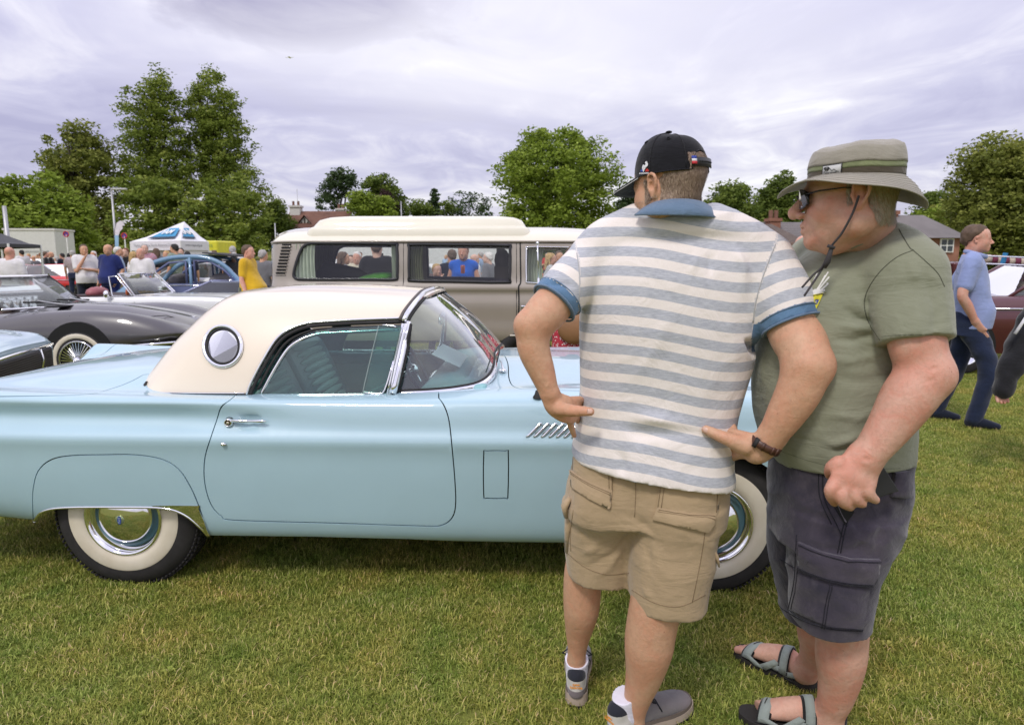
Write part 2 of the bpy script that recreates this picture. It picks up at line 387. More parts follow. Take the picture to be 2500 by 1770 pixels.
 def stack(s, st, k=0.02, n=2.3, tilt=(0, 0), shear=0.0, tilt_top=(0, 0), sub=False):
  """st: rows (z, cx, cy, rx, ry) from low to high: smooth lofted trunk; tilt = slope of the two cap planes"""
  st = np.array(st, float); z0, z1 = st[0, 0], st[-1, 0]; r = st[:, 3:5].max() + abs(st[:, 1:3] - st[:, 1:3].mean(0)).max(); c = st[:, 1:3].mean(0)
  def fn(X, Y, Z):
   zz = Z[0, 0, :]; cx, cy, rx, ry = (interp(st[:, 0], st[:, i], np.clip(zz, z0, z1))[None, None, :] for i in (1, 2, 3, 4))
   mn = np.minimum(rx, ry); d = ((np.abs((X - cx) / rx) ** n + np.abs((Y - cy - shear * (X - cx)) / ry) ** n) ** (1 / n) - 1) * mn
   zb = z0 + (X - c[0]) * tilt[0] + (Y - c[1]) * tilt[1]; zt = z1 + (X - c[0]) * tilt_top[0] + (Y - c[1]) * tilt_top[1]; e = np.maximum(zb - Z, Z - zt)
   return np.maximum(d, e)
  tl = r * max(abs(tilt[0]), abs(tilt[1])) * 1.5; tt = r * max(abs(tilt_top[0]), abs(tilt_top[1])) * 1.5
  return s.put((c[0] - r, c[1] - r * (1 + abs(shear)), z0 - 0.02 - tl), (c[0] + r, c[1] + r * (1 + abs(shear)), z1 + 0.02 + tt), fn, k, sub)
 def mesh(s, name, smooth=2, mat=None, parent=None, clip=None):
  F = s.F; F[0], F[-1] = 1, 1; F[:, 0], F[:, -1] = 1, 1; F[:, :, 0], F[:, :, -1] = 1, 1
  S = F < 0; nx, ny, nz = F.shape
  c = S[:-1, :-1, :-1].astype(np.int8)
  cnt = np.zeros((nx - 1, ny - 1, nz - 1), np.int8)
  for dx in (0, 1):
   for dy in (0, 1):
    for dz in (0, 1): cnt += S[dx:nx - 1 + dx, dy:ny - 1 + dy, dz:nz - 1 + dz]
  act = (cnt > 0) & (cnt < 8); idx = np.argwhere(act); vid = np.full(act.shape, -1, np.int32); vid[act] = np.arange(len(idx))
  acc = np.zeros((len(idx), 3)); num = np.zeros(len(idx))
  I, J, K = idx.T
  corners = [(a, b, c_) for a in (0, 1) for b in (0, 1) for c_ in (0, 1)]
  val = {cc: F[I + cc[0], J + cc[1], K + cc[2]] for cc in corners}
  for cc in corners:
   for ax in range(3):
    if cc[ax] == 0:
     dd = list(cc); dd[ax] = 1; dd = tuple(dd); a = val[cc]; b = val[dd]; cr = (a < 0) != (b < 0)
     t = np.where(cr, a / np.where(cr, a - b, 1), 0); p = np.zeros((len(idx), 3)); p[:] = cc; p[:, ax] = t
     acc += p * cr[:, None]; num += cr
  V = s.lo + s.h * (idx + acc / np.maximum(num, 1)[:, None])
  quads = []
  for ax in range(3):
   sl0 = [slice(1, -1)] * 3; sl1 = [slice(1, -1)] * 3; sl0[ax] = slice(0, -1); sl1[ax] = slice(1, None)
   A = S[tuple(sl0)]; B = S[tuple(sl1)]; e = np.argwhere(A != B)
   if not len(e): continue
   a_in = A[tuple(e.T)]; off = np.ones(3, int); off[ax] = 0; e = e + off
   o1, o2 = (ax + 1) % 3, (ax + 2) % 3; q = []
   for (p1, p2) in ((-1, -1), (0, -1), (0, 0), (-1, 0)):
    g = e.copy(); g[:, o1] += p1; g[:, o2] += p2; q.append(vid[tuple(g.T)])
   q = np.stack(q, 1); q[~a_in] = q[~a_in][:, ::-1]; quads.append(q)
  Q = np.concatenate(quads); Q = Q[(Q >= 0).all(1)]
  if smooth:
   E = np.concatenate([Q[:, [0, 1]], Q[:, [1, 2]], Q[:, [2, 3]], Q[:, [3, 0]]]); E = np.concatenate([E, E[:, ::-1]])
   deg = np.bincount(E[:, 0], minlength=len(V)).astype(float)
   for it in range(smooth):
    for lam in (0.5, -0.53) if smooth > 1 else (0.5,):
     av = np.stack([np.bincount(E[:, 0], weights=V[E[:, 1], i], minlength=len(V)) for i in range(3)], 1) / np.maximum(deg, 1)[:, None]
     V = V + lam * (av - V)
  return V, Q
def normals_of(V, Q):
 n = np.cross(V[Q[:, 2]] - V[Q[:, 0]], V[Q[:, 3]] - V[Q[:, 1]]) if Q.shape[1] == 4 else np.cross(V[Q[:, 1]] - V[Q[:, 0]], V[Q[:, 2]] - V[Q[:, 0]])
 N = np.zeros_like(V)
 for j in range(Q.shape[1]):
  for i in range(3): N[:, i] += np.bincount(Q[:, j], weights=n[:, i], minlength=len(V))
 return N / np.maximum(np.linalg.norm(N, axis=1), 1e-9)[:, None]
def seg_dist(V, pts):
 """distance from each vertex to a 3-D polyline, and position 0..1 along it"""
 best = np.full(len(V), 1e9); tt = np.zeros(len(V)); pts = [np.array(p, float) for p in pts]; n = len(pts) - 1
 for i in range(n):
  a, b = pts[i], pts[i + 1]; ab = b - a; t = np.clip(((V - a) @ ab) / max(ab @ ab, 1e-9), 0, 1)
  d = np.linalg.norm(V - a - t[:, None] * ab, axis=1); m = d < best; best[m] = d[m]; tt[m] = (i + t[m]) / n
 return best, tt
def folds(V, N, lines):
 """lines: (polyline, amplitude, width): raised (or, negative, sunken) folds that fade at both ends"""
 D = np.zeros(len(V))
 for pts, amp, w in lines:
  d, t = seg_dist(V, pts); D += amp * np.exp(-(d / w) ** 2) * np.minimum(1, 3.0 * np.minimum(t + 0.12, 1.12 - t))
 return V + N * D[:, None]
def add_attr(me, name, vals):
 a = me.attributes.new(name, 'FLOAT', 'POINT'); a.data.foreach_set('value', np.asarray(vals, np.float32))
def body_obj(name, V, Q, mat, parent=None, attrs=None):
 me = mesh_np(name, V, Q); me.shade_smooth()
 if attrs:
  for k, v in attrs.items(): add_attr(me, k, v)
 return link(name, me, mat, parent)
def fbm(V, scale, seed=0):
 """cheap vectorised pseudo-noise: sum of sines"""
 r = np.random.default_rng(seed); out = np.zeros(len(V))
 for i in range(14):
  k = r.normal(size=3); k /= np.linalg.norm(k); f = scale * r.uniform(0.5, 2.2)
  out += np.sin(V @ k * f + r.uniform(0, 6.28)) / 14 ** 0.5
 return out
# ------------------------------------------------------------ things sewn or printed on a body's surface
from mathutils.bvhtree import BVHTree
CAM = Vector((0, 0, H))
class Skin:
 """a finished surface on which seams, pockets and prints are laid"""
 def __init__(s, V, Q): s.b = BVHTree.FromPolygons([tuple(v) for v in V], [tuple(int(i) for i in q) for q in Q])
 def hit(s, u, v, org=None):
  d = (P(u, v, 2.0) - CAM).normalized(); h = s.b.ray_cast(CAM, d, 6)
  if h[0] is None:
   best = None
   for t in np.linspace(1.2, 3.0, 30):
    q = s.b.find_nearest(CAM + d * t)
    if best is None or q[3] < best[3]: best = q
   return best[0], best[1]
  n = h[1]; return h[0], (n if n.dot(d) < 0 else -n)
 def line(s, uv, lift=0.001, samples=6): return [h[0] + h[1] * lift for h in (s.hit(*q) for q in (smooth_poly(uv, samples) if samples else uv))]
 def seam(s, name, uv, r, mat, parent, lift=0.0008, samples=6, n=6, flat_=None): return MB().tube(s.line(uv, lift, samples), r, n, flat_=flat_).build(name, mat, parent, smooth=True)
 def patch(s, name, uv, mat, parent, lift=0.003, thick=0.004, step=7, samples=0, puff=0.0):
  q = np.array(smooth_poly(uv, samples, True) if samples else uv, float); d = []
  for i in range(len(q)):
   a, b_ = q[i], q[(i + 1) % len(q)]; m = max(1, int(np.linalg.norm(b_ - a) / step))
   for k in range(m): d.append(a + (b_ - a) * k / m)
  q = np.array(d); lo, hi = q.min(0), q.max(0); X, Y = np.meshgrid(np.arange(lo[0], hi[0], step), np.arange(lo[1], hi[1], step), indexing='ij'); g = np.stack([X.ravel(), Y.ravel()], 1)
  def inside(pt):
   c = np.zeros(len(pt), bool); j = len(q) - 1
   for i in range(len(q)):
    if q[i, 1] != q[j, 1]: c ^= ((q[i, 1] > pt[:, 1]) != (q[j, 1] > pt[:, 1])) & (pt[:, 0] < (q[j, 0] - q[i, 0]) * (pt[:, 1] - q[i, 1]) / (q[j, 1] - q[i, 1]) + q[i, 0])
    j = i
   return c
  g = g[inside(g)]; dm = np.sqrt(((g[:, None] - q[None]) ** 2).sum(2)).min(1) if len(g) else np.zeros(0); g = g[dm > step * .4]
  vv = [Vector(p) for p in q] + [Vector(p) for p in g]; ov, oe, of, *_ = delaunay_2d_cdt(vv, [(i, (i + 1) % len(q)) for i in range(len(q))], [], 0, 1e-5)
  ov = np.array([list(p) for p in ov]); of = np.array([f for f in of if len(f) == 3]); of = of[inside(ov[of].mean(1))]
  hs = [s.hit(*p) for p in ov]; dd = np.sqrt(((ov[:, None] - q[None]) ** 2).sum(2)).min(1); pf = puff * np.clip(dd / 18, 0, 1) ** .6
  V = [h[0] + h[1] * (lift + f_) for h, f_ in zip(hs, pf)]; F = []
  for f in of:
   n_ = (V[f[1]] - V[f[0]]).cross(V[f[2]] - V[f[0]]); F.append(tuple(f) if n_.dot(hs[f[0]][1]) > 0 else tuple(f[::-1]))
  E = set()
  for f in F: E |= {(f[0], f[1]), (f[1], f[2]), (f[2], f[0])}
  m = {}; base = len(V)
  for a, b_ in [e for e in E if (e[1], e[0]) not in E]:
   for p in (a, b_):
    if p not in m: m[p] = len(V); V.append(hs[p][0] + hs[p][1] * (lift - thick))
   F.append((b_, a, m[a], m[b_]))
  me = bpy.data.meshes.new(name); me.from_pydata([tuple(p) for p in V], [], F); me.materials.append(mat); o = link(name, me, None, parent); auto_smooth(o, 50); return o
# ============================================================ GROUND
def m_ground():
 n = NT('meadow_soil'); p = n.pos()
 a = n.noise(0.55, 5, 0.6, p, 0.3); b = n.noise(5.0, 5, 0.65, p); c = n.noise(48, 4, 0.7, p); d = n.noise(0.06, 3, 0.5, p)
 col = n.mix(n.ramp(a, [(0.35, 0.0), (0.68, 1.0)]), (0.165, 0.190, 0.034), (0.225, 0.225, 0.055))
 col = n.mix(n.math('MULTIPLY', n.ramp(b, [(0.45, 0.0), (0.75, 1.0)]), 0.6), col, (0.080, 0.105, 0.020))
 col = n.mix(n.math('MULTIPLY', n.ramp(c, [(0.5, 0.0), (0.72, 1.0)]), 0.55), col, (0.24, 0.21, 0.085))
 col = n.mix(n.ramp(d, [(0.4, 0.0), (0.7, 0.5)]), col, (0.20, 0.225, 0.045))
 nb = n.bump(c, 0.7, 0.03); nb = n.bump(b, 0.5, 0.06, nb)
 return n.bsdf(col, 0.95, spec=0.1, normal=nb)
def ground_z(x, y):
 """the field is flat; towards the north-west it climbs gently to the churchyard trees"""
 t = np.clip((np.asarray(y, float) - 34) / 60, 0, 1); w = np.clip((10 - np.asarray(x, float)) / 40, 0, 1)
 return 2.6 * t * t * (3 - 2 * t) * w
def build_ground():
 xs = np.concatenate([np.linspace(-900, -60, 14), np.linspace(-50, 50, 60), np.linspace(60, 900, 14)])
 ys = np.concatenate([np.linspace(-300, -10, 6), np.linspace(-4, 110, 80), np.linspace(125, 1600, 14)])
 Xg, Yg = np.meshgrid(xs, ys, indexing='ij'); Z = ground_z(Xg, Yg) 
 V = np.stack([Xg, Yg, Z], -1).reshape(-1, 3); nx, ny = len(xs), len(ys)
 i, j = np.meshgrid(np.arange(nx - 1), np.arange(ny - 1), indexing='ij'); a = (i * ny + j).ravel()
 F = np.stack([a, a + ny, a + ny + 1, a + 1], 1)
 tag(link('ground', mesh_np('ground', V, F), m_ground(), smooth=True), 'mown grass field of the show ground', kind='structure')
build_ground()
def m_blade():
 n = NT('grass_blade'); v = n.attr('shade'); p = n.pos()
 big = n.noise(1.3, 5, 0.65, p, 0.5); med = n.noise(5.5, 4, 0.65, p)
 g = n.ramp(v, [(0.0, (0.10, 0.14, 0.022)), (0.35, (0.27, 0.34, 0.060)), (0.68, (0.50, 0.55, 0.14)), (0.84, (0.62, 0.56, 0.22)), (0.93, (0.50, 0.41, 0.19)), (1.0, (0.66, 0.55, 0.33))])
 c = n.mix(n.ramp(big, [(0.38, 0.0), (0.66, 0.75)]), g, n.mix(1.0, g, (1.38, 1.00, 1.0, 1), 'MULTIPLY'))
 c = n.mix(n.ramp(med, [(0.46, 0.0), (0.68, 0.8)]), c, n.mix(1.0, c, (0.55, 0.74, 0.5, 1), 'MULTIPLY'))
 b = n.n('ShaderNodeBsdfPrincipled', {'Base Color': c, 'Roughness': 0.55, 'Specular IOR Level': 0.25}).outputs[0]
 t = n.n('ShaderNodeBsdfTranslucent', {'Color': c}).outputs[0]
 m = n.n('ShaderNodeMixShader', {'Fac': 0.28}); n.L.new(b, m.inputs[1]); n.L.new(t, m.inputs[2]); n.L.new(m.outputs[0], n.out.inputs['Surface'])
 return n.m
def turf_patch(name, size, count, hmin, hmax, seed, clover=0):
 r = np.random.default_rng(seed); x = r.uniform(-size / 2, size / 2, count); y = r.uniform(-size / 2, size / 2, count)
 cl = r.uniform(-size / 2, size / 2, (count // 16, 2)); pick = r.random(count) < 0.55; ci = r.integers(0, len(cl), count)
 x = np.where(pick, cl[ci, 0] + r.normal(0, 0.012, count), x); y = np.where(pick, cl[ci, 1] + r.normal(0, 0.012, count), y)
 h = r.uniform(hmin, hmax, count) * (0.75 + 0.5 * r.random(count)); az = r.uniform(0, 2 * PI, count); lean = np.abs(r.normal(1.25, 0.6, count)).clip(0, 2.1)
 w = r.uniform(0.0009, 0.0019, count); sh = r.beta(1.5, 1.7, count) * 0.86
 straw = r.random(count) < 0.022; sh[straw] = r.uniform(0.86, 1.0, straw.sum()); lean[straw] = r.uniform(.9, 1.25, straw.sum()); h[straw] *= 1.05
 dx, dy = np.cos(az), np.sin(az); sx, sy = -dy, dx; tw = r.uniform(-0.6, 0.6, count)
 def at(s, wd):
  ang = lean * (.35 + .65 * s); hor = h * s * np.sin(ang * 0.8); ver = h * s * np.cos(ang * 0.8)
  px, py, pz = x + dx * hor, y + dy * hor, ver + (0.008 * straw)
  return np.stack([px - sx * wd, py - sy * wd, pz], 1), np.stack([px + sx * wd, py + sy * wd, pz + tw * wd], 1)
 a, b = at(0.0, w); c, d = at(0.55, w * 0.85); e, _ = at(1.0, w * 0.05)
 V = np.concatenate([a, b, c, d, e]); k = np.arange(count); n = count
 T = np.concatenate([np.stack([k, k + n, k + 3 * n], 1), np.stack([k, k + 3 * n, k + 2 * n], 1), np.stack([k + 2 * n, k + 3 * n, k + 4 * n], 1)])
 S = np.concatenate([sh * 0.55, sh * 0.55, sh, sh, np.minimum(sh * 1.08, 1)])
 if clover:
  vs_, ts_, ss_ = [], [], []; off = len(V)
  for i in range(clover):
   cx, cy = r.uniform(-size / 2, size / 2, 2); a0 = r.uniform(0, 6.28); L = r.uniform(0.012, 0.026); nl = r.integers(2, 6)
   for q in range(nl):
    aa = a0 + q * 6.28 / nl + r.uniform(-.3, .3); up = r.uniform(0.012, 0.03); wd = L * r.uniform(0.25, 0.42)
    d_ = np.array([math.cos(aa), math.sin(aa)]); s_ = np.array([-d_[1], d_[0]]); c0 = np.array([cx, cy])
    pts = [(*(c0), 0.006), (*(c0 + d_ * L * .55 + s_ * wd), up), (*(c0 + d_ * L), up * 0.8), (*(c0 + d_ * L * .55 - s_ * wd), up)]
    vs_ += pts; ts_ += [(off, off + 1, off + 2), (off, off + 2, off + 3)]; off += 4; ss_ += [r.uniform(0.35, 0.62)] * 4
  V = np.concatenate([V, np.array(vs_)]); T = np.concatenate([T, np.array(ts_)]); S = np.concatenate([S, ss_])
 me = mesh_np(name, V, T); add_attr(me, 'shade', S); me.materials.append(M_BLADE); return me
M_BLADE = m_blade()
def build_turf():
 size = 0.44
 hid = bpy.data.collections.new('turf_tiles')
 tiles = []
 for q in range(6):
  near = q < 4
  me = turf_patch('turf_tile', size, 6400 if near else 2300, 0.013 if near else 0.018, 0.034 if near else 0.036, 50 + q, 2 if near else 1)
  o = bpy.data.objects.new('turf_tile', me); hid.objects.link(o); tiles.append(o)
 pts, rot, idx = [], [], []
 r = np.random.default_rng(3); st = 0.36
 y = 0.75
 while y < 17:
  far = y > 5.2; step = st if not far else st * 1.0
  wx = 1.0 + y * 0.83
  x = -wx
  while x < wx:
   pts.append((x + r.uniform(-.04, .04), y + r.uniform(-.04, .04), 0.0)); rot.append((0, 0, r.uniform(0, 6.28))); idx.append(int(r.integers(4, 6)) if far else int(r.integers(0, 4))); x += step
  y += step
 me = bpy.data.meshes.new('turf'); me.from_pydata(pts, [], [])
 at = me.attributes.new('rot', 'FLOAT_VECTOR', 'POINT'); at.data.foreach_set('vector', np.array(rot, np.float32).ravel())
 at = me.attributes.new('which', 'INT', 'POINT'); at.data.foreach_set('value', np.array(idx, np.int32))
 o = link('grass', me); tag(o, 'short dry mown grass with straw and small weeds', 'grass', kind='stuff')
 ng = bpy.data.node_groups.new('scatter_turf', 'GeometryNodeTree')
 ng.interface.new_socket('Geometry', in_out='INPUT', socket_type='NodeSocketGeometry'); ng.interface.new_socket('Geometry', in_out='OUTPUT', socket_type='NodeSocketGeometry')
 N = ng.nodes; L = ng.links; gi = N.new('NodeGroupInput'); go = N.new('NodeGroupOutput')
 ci = N.new('GeometryNodeCollectionInfo'); ci.inputs['Collection'].default_value = hid; ci.inputs['Separate Children'].default_value = True; ci.inputs['Reset Children'].default_value = True
 ip = N.new('GeometryNodeInstanceOnPoints'); ip.inputs['Pick Instance'].default_value = True
 a1 = N.new('GeometryNodeInputNamedAttribute'); a1.data_type = 'INT'; a1.inputs[0].default_value = 'which'
 a2 = N.new('GeometryNodeInputNamedAttribute'); a2.data_type = 'FLOAT_VECTOR'; a2.inputs[0].default_value = 'rot'
 L.new(gi.outputs[0], ip.inputs['Points']); L.new(ci.outputs[0], ip.inputs['Instance']); L.new(a1.outputs[0], ip.inputs['Instance Index']); L.new(a2.outputs[0], ip.inputs['Rotation']); L.new(ip.outputs[0], go.inputs[0])
 md = o.modifiers.new('scatter', 'NODES'); md.node_group = ng
build_turf()
# ============================================================ LIGHT BLUE HARDTOP COUPE
CAR_RZ = R(-1.9)
CAR_LOC = Vector((-1.714, 2.883, 0)) - Matrix.Rotation(CAR_RZ, 3, 'Z') @ Vector((0, -0.805, 0))
class Frame:
 def __init__(s, loc, rz): s.loc = Vector(loc); s.rz = rz; s.M = np.array(Matrix.Rotation(rz, 3, 'Z')); s.t = np.array(s.loc)
 def world(s, V): return np.asarray(V) @ s.M.T + s.t
 def px(s, V):
  W = s.world(V) - np.array([0, 0, H]); c, q = math.cos(PITCH), math.sin(PITCH)
  zc = W[..., 1] * c - W[..., 2] * q; yc = W[..., 1] * q + W[..., 2] * c
  return np.stack([CX + FPX * W[..., 0] / zc, CY - FPX * yc / zc], -1)
 def on_plane(s, u, v, y):
  """local (x, z) where the line of sight meets the lengthwise plane y"""
  a = np.array([0, 0, H]); b = np.array(P(u, v, 3.0)); A = (a - s.t) @ s.M; B = (b - s.t) @ s.M; t = (y - A[1]) / (B[1] - A[1]); p = A + (B - A) * t
  return Vector((p[0], y, p[2]))
def spline_m(K):
 K = np.asarray(K, float); n = len(K); h = np.diff(K); A = np.zeros((n, n)); A[0, 0] = A[-1, -1] = 1
 for i in range(1, n - 1): A[i, i - 1] = h[i - 1]; A[i, i] = 2 * (h[i - 1] + h[i]); A[i, i + 1] = h[i]
 return np.linalg.inv(A), h
class Surf:
 sign = 1.0
 """smooth loft: rows of control points (as functions of x) joined by a natural cubic across"""
 def __init__(s, xs, rows, frame, plist=None):
  s.xs = np.array(xs, float); s.rows = np.array(rows, float)     # rows[k, station, (y,z)]
  mid = s.rows.mean(1); s.K = np.concatenate([[0], np.cumsum(np.linalg.norm(np.diff(mid, axis=0), axis=1))]); s.inv_, s.hh = spline_m(s.K); s.frame = frame; s.extra = None
 def f(s, p):
  p = np.atleast_2d(p); x = p[:, 0]; t = p[:, 1]; n = len(s.K); Pk = np.zeros((n, len(p), 2))
  for k in range(n):
   for c in range(2): Pk[k, :, c] = interp(s.xs, s.rows[k, :, c], x)
  h = s.hh; b = np.zeros((n, len(p), 2)); b[1:-1] = 6 * ((Pk[2:] - Pk[1:-1]) / h[1:, None, None] - (Pk[1:-1] - Pk[:-2]) / h[:-1, None, None])
  M = np.einsum('ij,jkl->ikl', s.inv_, b); i = np.clip(np.searchsorted(s.K, t) - 1, 0, n - 2); r = np.arange(len(p)); H_ = h[i]; a = (s.K[i + 1] - t) / H_; c_ = (t - s.K[i]) / H_
  Q = a[:, None] * Pk[i, r] + c_[:, None] * Pk[i + 1, r] + ((a ** 3 - a)[:, None] * M[i, r] + (c_ ** 3 - c_)[:, None] * M[i + 1, r]) * (H_ ** 2)[:, None] / 6
  out = np.column_stack([x, Q]); return s.extra(out) if s.extra is not None else out
 def df(s, p, e=2e-3):
  p = np.atleast_2d(p).astype(float); ex = np.array([[e, 0]]); et = np.array([[0, e]])
  return (s.f(p + ex) - s.f(p - ex)) / (2 * e), (s.f(p + et) - s.f(p - et)) / (2 * e)
 def normal(s, p):
  a, b = s.df(p); n = np.cross(b, a) * s.sign; return n / np.maximum(np.linalg.norm(n, axis=1), 1e-9)[:, None]
 def outward(s, m): return -s.normal(m)[0, 1]
 def prep(s, lo, hi, nx=110, nt=90):
  m = np.array([[(lo[0] + hi[0]) / 2, lo[1] + (hi[1] - lo[1]) * .15]])
  if s.outward(m) < 0: s.sign = -s.sign
  X, T = np.meshgrid(np.linspace(lo[0], hi[0], nx), np.linspace(lo[1], hi[1], nt), indexing='ij'); s.gp = np.stack([X.ravel(), T.ravel()], 1); s.gu = s.frame.px(s.f(s.gp)); W_ = s.frame.world(s.f(s.gp)) - np.array([0, 0, H]); Nw = s.normal(s.gp) @ s.frame.M.T; s.gu[(W_ * Nw).sum(1) > 0.02] = 1e6; s.lo = np.array(lo); s.hi = np.array(hi)
 def inv(s, uv):
  """(x, t) of the surface point that the photo shows at (u, v)"""
  uv = np.atleast_2d(uv).astype(float); i = np.array([np.argmin(((s.gu - q) ** 2).sum(1)) for q in uv]); p = s.gp[i].copy()
  for it in range(7):
   f0 = s.frame.px(s.f(p)); e = 1e-3; fa = (s.frame.px(s.f(p + [[e, 0]])) - f0) / e; fb = (s.frame.px(s.f(p + [[0, e]])) - f0) / e; r = uv - f0
   det = fa[:, 0] * fb[:, 1] - fa[:, 1] * fb[:, 0]; det = np.where(np.abs(det) < 200, np.sign(det + 1e-9) * 200, det)
   dp = np.stack([(r[:, 0] * fb[:, 1] - r[:, 1] * fb[:, 0]) / det, (fa[:, 0] * r[:, 1] - fa[:, 1] * r[:, 0]) / det], 1); p += np.clip(dp, -0.05, 0.05)
  return np.clip(p, s.lo, s.hi)
 def panel(s, name, outline, mat, parent, holes=(), step=0.035, inset=0.0024, lip=0.012, lift=0.0, both=False):
  polys = [np.array(outline, float)] + [np.array(h_, float) for h_ in holes]; P2 = []
  for qi, q in enumerate(polys):
   area = 0.5 * np.sum(q[:, 0] * np.roll(q[:, 1], -1) - np.roll(q[:, 0], -1) * q[:, 1])
   if area < 0: q = q[::-1]
   d = []
   for i in range(len(q)):
    a = q[i]; b = q[(i + 1) % len(q)]; m = max(1, int(np.linalg.norm(b - a) / (step * 0.8)))
    for k in range(m): d.append(a + (b - a) * k / m)
   q = np.array(d); tn = np.roll(q, -1, 0) - np.roll(q, 1, 0); tn /= np.maximum(np.linalg.norm(tn, axis=1), 1e-9)[:, None]; nn = np.stack([-tn[:, 1], tn[:, 0]], 1)
   P2.append(q + nn * (inset if qi == 0 else -inset))
  def inside(pt, q):
   x, y = pt[:, 0], pt[:, 1]; c = np.zeros(len(pt), bool); j = len(q) - 1
   for i in range(len(q)):
    xi, yi = q[i]; xj, yj = q[j]
    if yi != yj: c ^= ((yi > y) != (yj > y)) & (x < (xj - xi) * (y - yi) / (yj - yi) + xi)
    j = i
   return c
  lo = P2[0].min(0); hi = P2[0].max(0); X, T = np.meshgrid(np.arange(lo[0], hi[0], step) + step / 2, np.arange(lo[1], hi[1], step * 0.45) + step / 4, indexing='ij'); gp = np.stack([X.ravel(), T.ravel()], 1)
  bd = np.concatenate(P2); keep = inside(gp, P2[0])
  for q in P2[1:]: keep &= ~inside(gp, q)
  gp = gp[keep]; dmin = np.full(len(gp), 9.0)
  for k0 in range(0, len(bd), 400): dmin = np.minimum(dmin, np.sqrt(((gp[:, None] - bd[None, k0:k0 + 400]) ** 2).sum(2)).min(1))
  gp = gp[dmin > step * 0.3]; vv = [Vector(q) for q in bd] + [Vector(q) for q in gp]; ed = []; o = 0
  for q in P2: ed += [(o + i, o + (i + 1) % len(q)) for i in range(len(q))]; o += len(q)
  ov, oe, of, _, _, _ = delaunay_2d_cdt(vv, ed, [], 0, 1e-6)
  ov = np.array([list(q) for q in ov]); of = np.array([f for f in of if len(f) == 3]); ce = ov[of].mean(1); ok = inside(ce, P2[0])
  for q in P2[1:]: ok &= ~inside(ce, q)
  of = of[ok]; V = s.f(ov); N = s.normal(ov); V = V + N * lift
  E = {}
  for f in of:
   for a, b in ((f[0], f[1]), (f[1], f[2]), (f[2], f[0])): E[(a, b)] = E.get((a, b), 0) + 1
  be = [e for e in E if (e[1], e[0]) not in E]
  n0 = len(V); F = [tuple(f) for f in of]; Vl = [tuple(q) for q in V]; m = {}
  Nn = [tuple(q) for q in N]
  if lip:
   for a, b in be:
    for q in (a, b):
     if q not in m: m[q] = len(Vl); Vl.append(tuple(V[q] - N[q] * lip)); Nn.append(tuple(N[q]))
   for a, b in be: F.append((b, a, m[a], m[b]))
  fl = F[:len(of)]; 
  # face orientation: outward
  t0 = np.array([Vl[i] for i in F[0][:3]]); nf = np.cross(t0[1] - t0[0], t0[2] - t0[0])
  if nf @ N[F[0][0]] < 0: F = [tuple(reversed(f)) for f in F]
  me = bpy.data.meshes.new(name); me.from_pydata(Vl, [], F); me.update(); me.shade_smooth()
  lm = np.array([l.vertex_index for l in me.loops]); nrm = np.array(Nn)[lm]; ls = np.zeros(len(me.polygons), int); me.polygons.foreach_get('loop_start', ls)
  if lip and len(F) > len(of):
   for pi in range(len(of), len(F)):
    pn = me.polygons[pi].normal
    for li in me.polygons[pi].loop_indices: nrm[li] = pn
  me.normals_split_custom_set([tuple(q) for q in nrm]); me.materials.append(mat)
  return link(name, me, None, parent)
 def pts(s, uv, lift=0.0): p = s.inv(uv); return s.f(p) + s.normal(p) * lift
def circle_pts(c, r, n=32, ry=None): ry = ry or r; return [(c[0] + r * math.cos(2 * PI * k / n), c[1] + ry * math.sin(2 * PI * k / n)) for k in range(n)]
M_BLUE = m_paint('pale_blue_enamel', (0.40, 0.575, 0.65), rough=0.42)
def m_cream():
 n = NT('cream_enamel'); bf = n.n('ShaderNodeNewGeometry').outputs['Backfacing']; return n.bsdf(n.mix(bf, (.80, .70, .56), (.13, .17, .17)), n.mix(bf, (.42,) * 3, (.9,) * 3), coat=.9)
M_CREAM = m_cream()
TB = empty('hardtop_coupe', CAR_LOC, CAR_RZ, 'pale blue 1950s coupe with cream porthole hardtop in front of the two men', 'car')
FR = Frame(CAR_LOC, CAR_RZ)
XS = [-1.06, -1.00, -0.80, -0.45, -0.10, 0.20, 0.55, 0.85, 1.30, 1.80, 2.30, 2.70, 3.05, 3.30, 3.42]
def row(ys, zs): return [(-a, b) for a, b in zip(ys, zs)]
def const(v): return [v] * len(XS)
cov = np.array([1, 1, 1, 1, 1, 1, 0.55, 0.12, 0, 0, 0, 0, 0, 0, 0])
nar = np.array([0.07, 0.045, 0.02, 0.005, 0, 0, 0, 0, 0, 0, 0.005, 0.02, 0.05, 0.10, 0.17])     # plan taper
def yy(v): return list(np.array(v) - nar if np.ndim(v) else np.full(len(XS), v) - nar)
zb = np.array([.40, .36, .33, .30, .26, .235, .232, .230, .228, .226, .226, .25, .30, .36, .40])
_s = {'deck': [.78, .815, .875, .93, .955, .96, .96, .96, .95, .945, .93, .905, .87, .82, .77]}
